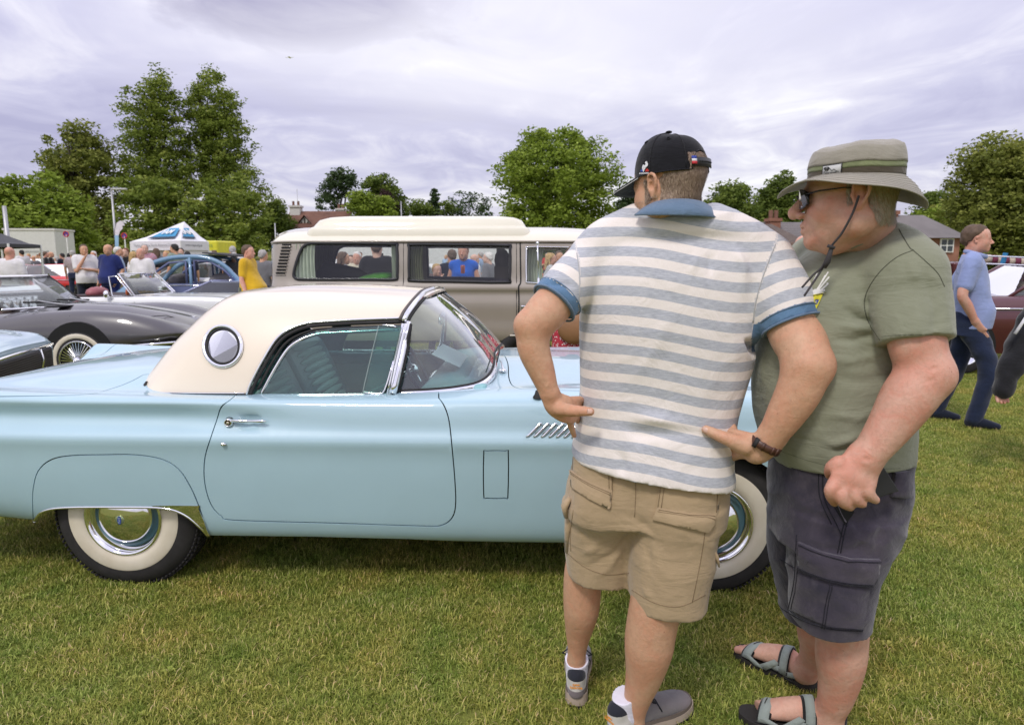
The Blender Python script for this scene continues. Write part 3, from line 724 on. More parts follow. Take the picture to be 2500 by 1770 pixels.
rows = [row(yy(.70), list(zb - .02)), row(yy(.800), list(zb)), row(yy(.838), list(zb + .05)), row(yy(.862), list(zb * .45 + .29)), row(yy(.880), const(.565)), row(yy(.889), const(.655)),
  row(yy(.893), const(.692)), row(yy(.886), const(.712)), row(yy(.874 - cov * .014), const(.735)), row(yy(.866 - cov * .036), const(.775)), row(yy(.858 - cov * .018), const(.815)),
  row(yy(.846 + cov * .006), [.862, .86, .853, .845, .843, .843, .842, .842, .843, .846, .848, .848, .84, .82, .79]),
  row(yy(.805), [.90, .896, .885, .874, .866, .862, .860, .860, .864, .872, .878, .876, .865, .84, .80]),
  row(yy(.745), [.895, .892, .884, .872, .864, .861, .862, .864, .872, .886, .892, .888, .87, .84, .80]),
  row(yy(.66), [.85, .855, .862, .864, .864, .866, .868, .872, .880, .888, .892, .884, .862, .83, .79]),
  row(yy(.54), [.80, .83, .866, .888, .90, .905, .905, .905, .90, .892, .885, .868, .846, .81, .77]),
  row(const(.30), [.79, .82, .874, .92, .942, .948, .948, .948, .94, .93, .915, .89, .86, .815, .765])]
rows.append([(0.0, z) for z in _s['deck']])
half = rows; full = half + [[(-y, z) for (y, z) in r_] for r_ in half[-2::-1]]
BS = Surf(XS, full, FR)
KMID = BS.K[len(half) - 1]
def _dent(p):
 q = p.copy(); near = q[:, 1] < -0.6
 cx, cz = HC[0], HC[1]; d2 = ((q[:, 0] - cx) / 0.040) ** 4 + ((q[:, 2] - cz) / 0.030) ** 4
 q[:, 1] += near * 0.017 * np.exp(-d2)
 return q
HC = FR.on_plane(612, 1031, -0.853); HC = (HC.x, HC.z)
BS.extra = _dent
BS.prep((-1.05, 0.02), (3.41, KMID - 0.02))
def S(*uv): return BS.inv(np.array(uv))
def cr(uv, n=5, closed=False): return np.array(smooth_poly(uv, n, closed))
def mir(p): q = np.array(p).copy(); q[:, 1] = 2 * KMID - q[:, 1]; return q
# --- outlines traced on the near side
door_uv = [(575, 965), (561, 977), (540, 994), (529, 1026), (515, 1067), (501, 1113), (498, 1157), (504, 1200), (518, 1236), (541, 1260), (575, 1270), (817, 1277), (1035, 1284), (1078, 1282), (1102, 1266), (1112, 1236), (1111, 1179), (1103, 1086), (1096, 1026), (1084, 990), (1067, 966)]
door_q = S(*cr(door_uv, 4))
TS = BS.K[13] + 0.012       # belt position across: foot of the hardtop
door_q[0, 1] = door_q[-1, 1] = TS
skirt_uv = [(82, 1277), (80, 1235), (81, 1195), (93, 1150), (125, 1122), (174, 1112), (250, 1110), (327, 1110), (392, 1120), (436, 1145), (466, 1190), (488, 1242), (508, 1306)]
arch_uv = [(508, 1306), (490, 1287), (452, 1256), (403, 1240), (305, 1237), (163, 1238), (109, 1246), (88, 1264), (82, 1277)]
skirt_q = S(*np.concatenate([cr(skirt_uv, 4)[:-1], cr(arch_uv, 4)[:-1]]))
vent_uv = [(1188, 1101), (1234, 1101), (1241, 1108), (1240, 1209), (1233, 1216), (1189, 1216), (1181, 1208), (1181, 1109)]
vent_q = S(*cr(vent_uv, 3, True))
trunk_uv = [(0, 968), (120, 966), (214, 963), (272, 949), (316, 933), (350, 915)]
tr = S(*cr(trunk_uv, 3)); x_end = -.94
trunk_half = [(x_end, KMID), (x_end, tr[0, 1] + 0.02)] + [(max(p[0], x_end + 0.02), p[1]) for p in tr if p[0] > x_end + 0.03] + [(0.02, BS.K[15] + .03), (0.04, KMID)]
trunk_q = np.array(trunk_half + [tuple(p) for p in mir(trunk_half[1:-1][::-1])])
hood_uv = [(1215, 850), (1228, 862), (1240, 888), (1242, 920), (1250, 940), (1269, 949), (1300, 951), (1417, 954)]
hd = S(*cr(hood_uv, 3)); tl = hd[-1, 1]
hood_half = [(hd[0, 0] - .01, KMID)] + [tuple(p) for p in hd if p[1] < KMID - .05] + [(2.3, tl), (2.8, tl + .02), (3.12, tl + .10), (3.2, KMID - .2), (3.22, KMID)]
hood_q = np.array(hood_half + [tuple(p) for p in mir(hood_half[1:-1][::-1])])
x_r, x_f = 0.10, 1.50
ckh = [(x_r, KMID), (x_r, TS + .10), (x_r + .12, TS), (1.08, TS), (1.30, TS + .03), (1.44, TS + .11), (x_f, TS + .24), (x_f + .03, KMID)]
cock_q = np.array(ckh + [tuple(p) for p in mir(ckh[1:-1][::-1])])
door_q[:, 1] = np.minimum(door_q[:, 1], TS); door_q[door_q[:, 1] > TS - .012, 1] = TS
# lower edge, with the wheel openings
K1 = BS.K[1]
archq = S(*cr(arch_uv[::-1], 4))
fa = []
for k in range(0, 13):
 a = PI - PI * k / 12; xx = 2.56 + 0.385 * math.cos(a); zz = 0.315 + 0.335 * math.sin(a)
 tcur = K1 + (0 if zz < .32 else 0); ts_ = np.linspace(0.02, BS.K[8], 200); pz = BS.f(np.column_stack([np.full(200, xx), ts_]))[:, 2]; fa.append((xx, max(K1, ts_[np.argmin(np.abs(pz - max(zz, .30)))])))
rock = S((520, 1307), (763, 1310), (1000, 1316), (1248, 1323))
lower = [(-1.05, K1 + .12), (-.92, K1 + .03), tuple(archq[0] - [0.03, 0])] + [tuple(p) for p in archq] + [(p[0], p[1]) for p in rock] + [(2.12, rock[-1][1])] + fa + [(3.0, K1), (3.3, K1 + .05), (3.41, K1 + .1)]
lower = [(x_, max(t_, 0.03)) for x_, t_ in lower]
body_q = np.array(lower + [tuple(p) for p in mir(lower[::-1])])
holes = [door_q, skirt_q, vent_q, trunk_q, hood_q, cock_q, mir(door_q), mir(skirt_q)]
body = BS.panel('body', body_q, M_BLUE, TB, holes, step=0.04)
door = BS.panel('door', door_q, M_BLUE, TB, step=0.03); BS.panel('door', mir(door_q), M_BLUE, TB, step=0.05)
BS.panel('fender_skirt', skirt_q, M_BLUE, TB, step=0.03, lift=0.0015); BS.panel('fender_skirt', mir(skirt_q), M_BLUE, TB, step=0.05)
BS.panel('vent_flap', vent_q, M_BLUE, TB, step=0.02)
BS.panel('boot_lid', trunk_q, M_BLUE, TB, step=0.035); BS.panel('bonnet', hood_q, M_BLUE, TB, step=0.04)
# near-black shell: its colour stands for the shade inside the panel gaps
g = []; nx_, nt_ = 60, 60
for lo_, hi_, nm in (((-1.03, BS.K[1] + .01), (0.09, 2 * KMID - BS.K[1] - .01), 'a'), ((1.53, BS.K[1] + .01), (3.38, 2 * KMID - BS.K[1] - .01), 'b'), ((0.09, BS.K[1] + .01), (1.54, TS - .01), 'c'), ((0.09, 2 * KMID - TS + .01), (1.54, 2 * KMID - BS.K[1] - .01), 'd')):
 X, T = np.meshgrid(np.linspace(lo_[0], hi_[0], 40), np.linspace(lo_[1], hi_[1], 60), indexing='ij'); p = np.stack([X.ravel(), T.ravel()], 1); V = BS.f(p) - BS.normal(p) * (0.016 if nm in 'cd' else 0.028)
 i, j = np.meshgrid(np.arange(39), np.arange(59), indexing='ij'); a = (i * 60 + j).ravel(); F = np.stack([a, a + 1, a + 61, a + 60], 1)
 c = V[F].mean(1); r1 = np.hypot(c[:, 0], c[:, 2] - .30); r2 = np.hypot(c[:, 0] - 2.56, c[:, 2] - .30); F = F[(r1 > .40) & (r2 > .40)]
 g.append((V, F))
o = 0; VV = []; FF = []
for V, F in g: VV.append(V); FF.append(F + o); o += len(V)
link('gap_shade_shell', mesh_np('gap_shade_shell', np.concatenate(VV), np.concatenate(FF)), M_DARK, TB)
# tail and nose closing panels
for xe, nm in ((-1.05, 'tail_panel'), (3.40, 'nose_panel')):
 ts_ = np.linspace(BS.K[1] + .12, 2 * KMID - BS.K[1] - .12, 60); e = BS.f(np.column_stack([np.full(60, xe), ts_])); mb = MB(); mb.add([tuple(p) for p in e], [tuple(range(60))]); mb.build(nm, M_BLUE, TB)
# wheels
M_TYRE = m_plain('tyre_rubber', (0.022, 0.020, 0.020), 0.82, vary=0.35, vscale=14)
def m_whitewall():
 n = NT('whitewall'); f = n.noise(5, 4, 0.6)
 return n.bsdf(n.mix(n.ramp(f, [(0.35, 0.0), (0.75, 1.0)]), (0.72, 0.66, 0.54), (0.60, 0.53, 0.40)), 0.6, normal=n.bump(n.noise(30, 3), 0.1, 0.004))
M_WW = m_whitewall()
def wheel(parent, x, y, z, out, Rr=0.33, name='wheel', detail=True, emblem=True):
 """out = -1: outer face towards -y"""
 w = empty(name, (x, y, z)); w.parent = parent; Mx = Matrix.Rotation(R(90) * out, 3, 'Z')    # local X -> axial outward
 s = Rr / 0.33
 tp = [(-.19, .20), (-.185, .27), (-.165, .308), (-.13, .325), (-.10, .330), (-.05, .330), (-.028, .322), (-.006, .302), (.004, .280), (.008, .262), (.0085, .246)]
 MB().lathe([(a, r * s) for a, r in tp], 72, Mx).build('tyre', M_TYRE, w, smooth=True)
 if detail:
  tr_ = MB()
  for k in range(96):
   a = 2 * PI * k / 96
   for ax in (-.118, -.082, -.046):
    c = Mx @ Vector((ax + .006 * (k % 2), math.cos(a) * .331 * s, math.sin(a) * .331 * s)); rot = Mx @ Matrix.Rotation(a, 3, 'X')
    tr_.box(c, (.024, .008, .014), rot)
   c = Mx @ Vector((-.022, math.cos(a) * .321 * s, math.sin(a) * .321 * s)); tr_.box(c, (.020, .006, .010), Mx @ Matrix.Rotation(a, 3, 'X'))
  tr_.build('tread', M_TYRE, w)
 MB().lathe([(.0085, .2462 * s), (.012, .240 * s), (.013, .205 * s), (.010, .176 * s), (.004, .172 * s)], 72, Mx).build('whitewall', M_WW, w, smooth=True)
 MB().lathe([(.002, .176 * s), (.012, .175 * s), (.017, .168 * s), (.010, .160 * s), (-.006, .150 * s), (-.020, .143 * s)], 72, Mx).build('trim_ring', M_CHROME, w, smooth=True)
 MB().lathe([(-.020, .145 * s), (-.030, .136 * s), (-.030, .126 * s), (-.022, .118 * s), (-.022, .108 * s)], 64, Mx).build('rim', m_paint('wheel_blue', (0.10, 0.22, 0.28), rough=.3), w, smooth=True)
 MB().lathe([(-.024, .122 * s), (-.006, .119 * s), (.004, .112 * s), (.010, .100 * s), (.020, .080 * s), (.028, .055 * s), (.032, .030 * s), (.0335, .0)], 64, Mx).build('hubcap', M_CHROME, w, smooth=True)
 if emblem:
  e = MB(); e.lathe([(.0325, .021), (.0345, .019), (.0350, 0)], 32, Mx); e.build('hub_badge', m_plain('badge_clear', (.32, .38, .22), .2, .6, vary=0), w, smooth=True)
  b = MB(); pts = [Mx @ Vector((.0356, .0085 * math.cos(a), .0185 * math.sin(a))) for a in np.linspace(0, 2 * PI, 25)[:-1]]; b.prism(pts, (0, 0, 0), Mx @ Vector((.0008, 0, 0)))
  bo = b.build('badge_oval', m_plain('badge_blue', (.02, .06, .30), .3, vary=0), w)
  txt('Ford', .0135, (x, y, z), w, Mx @ Vector((.0368, 0, 0)), out, m_plain('badge_silver', (.7, .75, .85), .3, .5, vary=0))
 return w
def text_mesh(s, size, mat, name='lettering', extrude=0.0004, bold=0.0):
 cu = bpy.data.curves.new(name, 'FONT'); cu.body = s; cu.size = size; cu.extrude = extrude; cu.align_x = 'CENTER'; cu.align_y = 'CENTER'; cu.resolution_u = 2; cu.offset = bold
 o = bpy.data.objects.new(name, cu); COL.objects.link(o); dg = bpy.context.evaluated_depsgraph_get(); me = bpy.data.meshes.new_from_object(o.evaluated_get(dg)); COL.objects.unlink(o); bpy.data.objects.remove(o)
 me.name = name; me.materials.clear(); me.materials.append(mat); return me
def put_text(s, size, M4, mat, parent=None, name='lettering', bold=0.0):
 """M4: 4x4 whose X is the reading direction and Y the letters' up"""
 me = text_mesh(s, size, mat, name, bold=bold); o = link(name, me, None, parent); o.matrix_basis = M4; return o
def basis(loc, xdir, ydir):
 x = Vector(xdir).normalized(); y = Vector(ydir); y = (y - x * y.dot(x)).normalized(); z = x.cross(y); M = Matrix((x, y, z)).transposed().to_4x4(); M.translation = Vector(loc); return M
def txt(s, size, c, parent, off, out, mat): put_text(s, size, basis(off, (0, 0, 1), (-1 if out < 0 else 1, 0, 0)), mat, parent)
wheel(TB, 0.0, -0.805, .318, -1); wheel(TB, 2.575, -0.80, .318, -1)
wheel(TB, 0.0, 0.805, .318, 1, detail=False, emblem=False); wheel(TB, 2.575, 0.80, .318, 1, detail=False, emblem=False)
# wheel housings and floor pan
mb = MB(); mb.box((1.28, 0, .26), (1.7, 1.46, .06)); mb.box((-.65, 0, .42), (.9, 1.3, .05)); mb.box((3.0, 0, .42), (.7, 1.3, .05))
for x_ in (0, 2.575): mb.box((x_, -.50, .55), (.86, .03, .50)); mb.box((x_, .50, .55), (.86, .03, .50)); mb.box((x_, 0, .30), (.12, 1.4, .12)); mb.box((x_, 0, .74), (.84, 1.66, .02))
mb.tube([(-1.15, .45, .22), (1.0, .45, .24)], .03); mb.build('underbody', M_DARK, TB)
# chrome on the body side
def strip(name, uv, r, lift=0.004, mat=M_CHROME, flat_=1.0, n=8, parent=TB, surf=None, samples=4, closed=False):
 surf = surf or BS; p = surf.pts(cr(uv, samples, closed), lift); return MB().tube([tuple(q) for q in p], r, n, flat_=flat_, closed=closed).build(name, mat, parent, smooth=True)
strip('arch_moulding', arch_uv, .0055, .004)
# gravel shield: wide bright spear behind the rear arch
sh_uv = [(372, 1233), (480, 1233), (486, 1240), (512, 1302), (509, 1312), (500, 1300), (478, 1274), (452, 1254), (425, 1243), (398, 1238)]
BS.panel('gravel_shield', S(*cr(sh_uv, 2, True)), M_CHROME, TB, step=.015, inset=0, lip=.006, lift=.006)
# fender louvres ("hash marks")
for i in range(10):
 b0 = 1284 + i * 18.3; t0 = b0 + 38
 p = BS.pts([(b0, 1067 + i * .3), (b0 + 6, 1064 + i * .3), (t0 - 4, 1034 + i * .3), (t0, 1032 + i * .3)], .004)
 MB().tube([tuple(q) for q in p], [.003, .0055, .0055, .004], 8).build('fender_louvre', M_CHROME, TB, smooth=True)
 if i < 9:
  p = BS.pts([(t0 + 1, 1037 + i * .3), (t0 + 13, 1037 + i * .3), (b0 + 22, 1060 + i * .3)], .004); MB().tube([tuple(q) for q in p], .0022, 6).build('louvre_loop', M_CHROME, TB, smooth=True)
# door handle
hd_ = empty('door_handle', (0, 0, 0)); hd_.parent = TB
c0 = BS.pts([(561, 1030)], .0)[0]; nrm = Vector((0, -1, 0.05)).normalized()
Mh = Matrix((Vector((0, -1, 0)), Vector((1, 0, 0)), Vector((0, 0, 1)))).transposed()
def lat(prof, c, name, mat, n=28): m = MB(); m.lathe(prof, n); m.v = [tuple(Mh @ Vector(q) + Vector(c)) for q in m.v]; return m.build(name, mat, hd_, smooth=True)
lat([(.0, .0215), (.004, .0205), (.005, 0)], c0, 'gasket', M_BLACK); lat([(.003, .019), (.012, .0185), (.020, .016), (.021, .013), (.014, .0125)], c0, 'boss', M_CHROME)
lat([(.006, .0125), (.0145, .0120), (.0150, .007)], c0, 'lock_well', m_plain('brass_dark', (.08, .06, .03), .35, .6)); lat([(.012, .0068), (.0225, .0062), (.024, .004), (.024, 0)], c0, 'push_button', m_chrome('nickel', .15, (.75, .66, .5)))
g_ = BS.pts([(572, 1028), (590, 1029), (620, 1029), (645, 1028), (656, 1028)], .022); MB().tube([tuple(q) for q in g_], [.0085, .0068, .0062, .0072, .0012], 10).build('grip', M_CHROME, hd_, smooth=True)
k_ = BS.pts([(541, 1083), (543, 1083), (550, 1084), (554, 1085)], .005); MB().tube([tuple(q) for q in k_], [.005, .009, .0065, .001], 10).build('key_cover', M_CHROME, TB, smooth=True)
# ------------------------------------------------------------ hardtop
LV = [  # level: z, half width, rear x
 (0.838, .757, -.112), (0.90, .744, -.065), (0.98, .722, .001), (1.06, .692, .068), (1.13, .657, .138), (1.19, .618, .199), (1.235, .572, .250), (1.268, .510, .298), (1.292, .42, .355), (1.308, .30, .50), (1.316, .15, .66), (1.318, .0001, .80)]
LV = np.array(LV); LS = np.concatenate([[0], np.cumsum(np.hypot(np.diff(LV[:, 0]), np.diff(LV[:, 1])))]); XC = .85
class HardTop(Surf):
 def __init__(s, frame): s.frame = frame; s.nexp = 4.2
 def f(s, p):
  p = np.atleast_2d(p); a_ = p[:, 0]; t = np.clip(p[:, 1], 0, LS[-1]); z = interp(LS, LV[:, 0], t); b = interp(LS, LV[:, 1], t); xr = interp(LS, LV[:, 2], t)
  # a_: metres along from the centre line of the tail (negative) to the front (positive) ; a_<0 -> rear arc
  ax = XC - xr; th = np.clip(-a_ / 1.25, 0, 1) * PI / 2; c = np.cos(th); s_ = np.sin(th); n = s.nexp; dn = (np.abs(s_ / ax) ** n + np.abs(c / np.maximum(b, 1e-4)) ** n) ** (-1 / n)
  xr_ = XC - dn * s_; yr_ = -dn * c; x = np.where(a_ < 0, xr_, XC + a_); y = np.where(a_ < 0, yr_, -b)
  fr = np.clip((x - .55) / .85, 0, 1); z = z - 0.042 * fr ** 2 * np.clip((z - .86) / .35, 0, 1)
  y = y * (1 - .05 * fr ** 2 * np.clip((z - 1.0) / .2, 0, 1))
  return np.column_stack([x, y, z])
HT = HardTop(FR); HT.prep((-1.249, 0.0), (.62, LS[-1] - .02), 130, 110)
roof_front = .52
win_uv = [(603, 963), (612, 938), (635, 893), (665, 842), (685, 819), (709, 804), (735, 794), (765, 788), (850, 783), (989, 778)]
w_ = HT.inv(cr(win_uv, 4)); w_[0, 1] = 0; fr_ = HT.inv([(993, 775), (1003, 760), (1016, 743), (1029, 729)])
port_c = (545, 846)
po = HT.inv(circle_pts(port_c, 44, 36, 47))
outl = [(-1.249, 0.0), (-1.0, 0.0), (-.7, 0), (-.5, 0)] + [tuple(p) for p in w_ if p[0] < roof_front] + [tuple(p) for p in fr_] + [(fr_[-1][0] + .02, LS[-1] * .68), (fr_[-1][0] + .03, LS[-1] * .82), (fr_[-1][0] + .035, LS[-1] - .004), (-1.249, LS[-1] - .004)]
ht = HT.panel('hardtop', outl, M_CREAM, TB, [po], step=.035, inset=0, lip=.012)
m2 = ht.data.copy(); V = np.zeros(len(m2.vertices) * 3); m2.vertices.foreach_get('co', V); V = V.reshape(-1, 3); V[:, 1] *= -1
fc = [tuple(reversed(p.vertices)) for p in m2.polygons]; me = bpy.data.meshes.new('hardtop'); me.from_pydata([tuple(q) for q in V], [], fc); me.shade_smooth(); me.materials.append(M_CREAM); link('hardtop', me, None, TB)
def hts(name, uv, r, lift=.003, mat=M_CHROME, **k): return strip(name, uv, r, lift, mat, surf=HT, **k)
hts('drip_rail', win_uv, .0050, .005); hts('window_seal', [(u + 6, v + 6) for u, v in win_uv], .008, -.004, M_BLACK)
hts('window_seal', [(u + 14, v + 13) for u, v in win_uv][1:], .006, -.014, M_BLACK)
hts('window_frame', [(u + 22, v + 20) for u, v in win_uv][:-1] + [(972, 797)], .0085, -.026, m_chrome('window_chrome', .10), flat_=1.0)
hts('roof_foot_seal', [(337, 955), (350, 963), (400, 965), (500, 965), (602, 965)], .0075, .002, M_BLACK); hts('roof_foot_trim', [(341, 952), (353, 958), (400, 959), (500, 960), (598, 960)], .0028, .005)
# porthole
pc = HT.pts([port_c], 0)[0]; pn = Vector(HT.normal(HT.inv([port_c]))[0])
rim = HT.pts(circle_pts(port_c, 46, 40, 49), .004); rim2 = HT.pts(circle_pts(port_c, 39, 40, 42), .002)
MB().tube([tuple(q) for q in rim], .0085, 10, closed=True).build('porthole_ring', M_CHROME, TB, smooth=True); MB().tube([tuple(q) for q in rim2], .006, 8, closed=True).build('porthole_seal', M_BLACK, TB, smooth=True)
MB().add([tuple(q) for q in rim2], [tuple(range(len(rim2)))]).build('porthole_glass', m_glass('porthole_glass', (.95, .97, .96), 4.0), TB)
# ------------------------------------------------------------ side window, quarter light, windscreen
GL = m_glass('tinted_glass', (.66, .85, .81), 1.6)
YG = -.735
sw = [(612, 962), (640, 915), (676, 853), (700, 828), (735, 812), (790, 803), (880, 798), (985, 793)]
def plane_pt(u, v, zfun=True):
 """on the leaning side-glass plane"""
 y = YG
 for _ in range(4): p = FR.on_plane(u, v, y); y = -.735 + (p.z - .86) * .36
 return p
def gpoly(name, uv, mat, parent=TB, thick=.003, sm=4):
 pts = [plane_pt(*q) for q in (cr(uv, sm, False) if sm else uv)]; return MB().prism(pts, (0, 0, 0), (0, thick, 0)).build(name, mat, parent)
gpoly('side_window', [tuple(q) for q in cr(sw, 3)] + [(955, 962)], GL, sm=0)
def gtube(name, uv, r, mat=M_CHROME, sm=3, off=-.004, **k): return MB().tube([plane_pt(*q) + Vector((0, off, 0)) for q in (cr(uv, sm) if sm else uv)], r, 8, **k).build(name, mat, TB, smooth=True)
gtube('quarterlight_edge', [(926, 795), (905, 880), (889, 950), (893, 957), (925, 958), (940, 951), (965, 870), (981, 800)], .0022, m_plain('glass_edge', (.25, .32, .3), .2, vary=0), off=-.012)
MB().prism([plane_pt(*q) + Vector((0, -.01, 0)) for q in [(926, 795), (889, 955), (927, 958), (940, 950), (981, 797)]], (0, 0, 0), (0, -.003, 0)).build('quarterlight', GL, TB)
gtube('quarterlight_trim', [(892, 957), (925, 959), (941, 950), (962, 880)], .0036, off=-.016); gtube('quarterlight_trim', [(936, 793), (962, 795), (968, 799)], .004, off=-.016)
for k, (du, rr) in enumerate(((0, .006), (8, .008), (15, .0055))): gtube('window_post', [(946 + du, 963), (966 + du, 868), (984 + du, 790)], rr, off=-.006 - .004 * (k == 1))
gtube('post_gap', [(966, 963), (985, 880), (1003, 790)], .004, M_BLACK, off=-.004)
gtube('sill_trim', [(575, 964), (700, 965), (850, 965), (955, 965)], .004, off=-.006)
# windscreen: bottom curve and top curve in plan, photo-measured, joined by a bulged sheet
bu = [((970, 957), -.725), ((1060, 953), -.715), ((1125, 946), -.69), ((1170, 936), -.645), ((1196, 918), -.565), ((1206, 898), -.44), ((1209, 880), -.28), ((1209, 866), -.1)]
BT = [FR.on_plane(u, v, y) for (u, v), y in bu]; BT.append(Vector((BT[-1].x + .004, 0, BT[-1].z + .004)))
tu = [((993, 792), -.60), ((1000, 776), -.585), ((1009, 762), -.55), ((1022, 745), -.485), ((1034, 731), -.39), ((1045, 720), -.23)]
TT = [FR.on_plane(u, v, y) for (u, v), y in tu]; TT.append(Vector((TT[-1].x + .006, 0, TT[-1].z + .006)))
def dense(pts, n):
 q = smooth_poly([tuple(p) for p in pts], 10); d = np.concatenate([[0], np.cumsum([np.linalg.norm(q[i + 1] - q[i]) for i in range(len(q) - 1)])]); return np.array([[np.interp(s_, d, np.array(q)[:, k]) for k in range(3)] for s_ in np.linspace(0, d[-1], n)])
nb = 40; Bd, Td = dense(BT, nb), dense(TT, nb); Bd = np.concatenate([Bd, (Bd * [1, -1, 1])[-2::-1]]); Td = np.concatenate([Td, (Td * [1, -1, 1])[-2::-1]])
nn = len(Bd); rowsg = []
for k in range(15):
 t = k / 14; q = Bd * (1 - t) + Td * t; bul = math.sin(PI * t) * .022; q = q + np.column_stack([np.full(nn, bul), np.zeros(nn), np.full(nn, bul * .4)]); rowsg.append(q)
V = np.concatenate(rowsg); i, j = np.meshgrid(np.arange(14), np.arange(nn - 1), indexing='ij'); a = (i * nn + j).ravel(); F = np.stack([a, a + 1, a + nn + 1, a + nn], 1)
link('windscreen', mesh_np('windscreen', V, F), m_glass('windscreen_glass', (.76, .92, .89), 2.3, haze=.05), TB, smooth=True)
MB().tube([tuple(p) for p in Bd + [0, 0, -.012]], .0135, 10, flat_=1.3).build('windscreen_base_trim', M_CHROME, TB, smooth=True)
MB().tube([tuple(p) for p in Bd + [-.006, 0, .004]], .0075, 8).build('windscreen_seal', M_BLACK, TB, smooth=True)
MB().tube([tuple(p) for p in Td + [0.0, 0, .0]], .008, 8).build('windscreen_seal', M_BLACK, TB, smooth=True)
MB().tube([tuple(p) for p in Td + [-.014, 0, .012]], .014, 10).build('windscreen_header', M_CHROME, TB, smooth=True)
MB().tube([tuple(p) for p in Td + [-.030, 0, .018]], .009, 8).build('roof_seal', m_plain('grey_seal', (.10, .085, .08), .7), TB, smooth=True)
for sgn in (1, -1):
 def pp(u, v, y): q = FR.on_plane(u, v, y); return (q.x, q.y * sgn, q.z)
 A = [pp(958, 958, -.745), pp(966, 940, -.74), pp(982, 870, -.69), pp(993, 815, -.625), pp(998, 786, -.605)]
 MB().tube(A, [.026, .0185, .0165, .0165, .015], 12, flat_=.8).build('windscreen_pillar', M_CHROME, TB, smooth=True)
 B = [pp(972, 955, -.735), pp(978, 925, -.725), pp(992, 865, -.675), pp(999, 822, -.63), pp(1003, 792, -.60)]
 MB().tube(B, .0075, 8).build('pillar_seal', M_BLACK, TB, smooth=True)
# ------------------------------------------------------------ cabin
M_VINYL = m_plain('teal_vinyl', (0.07, 0.19, 0.22), 0.35, vary=.15); M_PLEAT = m_plain('pleat_vinyl', (0.42, 0.62, 0.58), 0.4, vary=.1); M_NAVY = m_plain('dash_blue', (0.02, 0.06, 0.085), 0.4)
st_ = empty('bench_seat', (0, 0, 0)); st_.parent = TB
prof = [(.60, .30), (.50, .45), (.40, .70), (.335, .90), (.345, .955), (.40, .975), (.46, .95), (.53, .80), (.62, .60), (.68, .50), (.95, .47), (1.16, .48), (1.19, .44), (1.17, .30)]
for y0, y1, nm in ((-.66, -.02, 0), (.02, .66, 1)):
 b = MB(); b.prism([(x_, 0, z_) for x_, z_ in prof], (0, y0, 0), (0, y1, 0)); b.build('seat_shell', M_VINYL, st_, bevel=.035, seg=4)
for sy in (-1, 1):
 for k in range(9):
  t = k / 9; x0 = .425 + (.60 - .425) * t; z0 = .955 - (.955 - .60) * t
  b = MB(); c = Vector((x0 + .035, sy * .34, z0 - .01)); b.ball(c, (.020, .235, .0225), 16, 10); b.build('seat_pleat', M_PLEAT, st_, smooth=True)
cab = MB(); cab.box((.16, 0, .68), (.06, 1.2, .40)); cab.box((.26, 0, .84), (.20, 1.1, .03)); cab.box((.85, 0, .36), (1.5, 1.4, .03)); cab.build('cabin_floor', M_NAVY, TB)
b = MB(); b.box((.85, .69, .62), (1.45, .04, .46)); b.build('door_card', M_VINYL, TB); b = MB(); b.box((.95, .665, .70), (.95, .02, .17)); b.build('door_insert', m_plain('quilted_panel', (.22, .30, .30), .4, .2), TB); b = MB(); b.box((.95, .67, .865), (1.1, .03, .012)); b.build('door_cap', M_CHROME, TB)
b = MB(); dsh = [(1.30, .52), (1.27, .66), (1.25, .80), (1.30, .875), (1.42, .895), (1.60, .90), (1.60, .52)]; b.prism([(x_, 0, z_) for x_, z_ in dsh], (0, -.68, 0), (0, .68, 0)); b.build('dashboard', m_plain('dash_teal', (.24, .46, .48), .45), TB, bevel=.02, seg=3)
b = MB(); b.ball((1.26, .10, .79), (.03, .20, .045), 16, 8); b.build('instrument_pod', M_CHROME, TB, smooth=True)
sw_ = empty('steering_wheel', (1.10, .36, .80)); sw_.parent = TB; sw_.rotation_euler = (0, R(62), 0)
b = MB(); b.tube([(.19 * math.cos(a), .19 * math.sin(a), 0) for a in np.linspace(0, 2 * PI, 37)[:-1]], .011, 8, closed=True); b.build('rim', M_NAVY, sw_, smooth=True)
b = MB(); [b.tube([(0, 0, -.01), (.18 * math.cos(a), .18 * math.sin(a), 0)], .007, 6) for a in (0, R(180), R(90))]; b.ball((0, 0, .0), (.035, .035, .02)); b.tube([(0, 0, -.01), (0, 0, -.3)], .018); b.build('spokes', M_CHROME, sw_, smooth=True)
b = MB(); b.ball((1.31, 0.0, 1.13), (.012, .10, .03), 14, 8); b.tube([(1.36, 0, 1.22), (1.31, 0, 1.15)], .005); b.build('rear_view_mirror', M_CHROME, TB, smooth=True)
b = MB(); q = [Vector((1.30, -.30, .98)), Vector((1.30, .12, .98)), Vector((1.44, .12, .915)), Vector((1.44, -.30, .915))]; b.prism(q, (0, 0, 0), (0, 0, .003)); b.build('paper_notice', m_plain('paper', (.82, .82, .80), .7, vary=.02), TB)
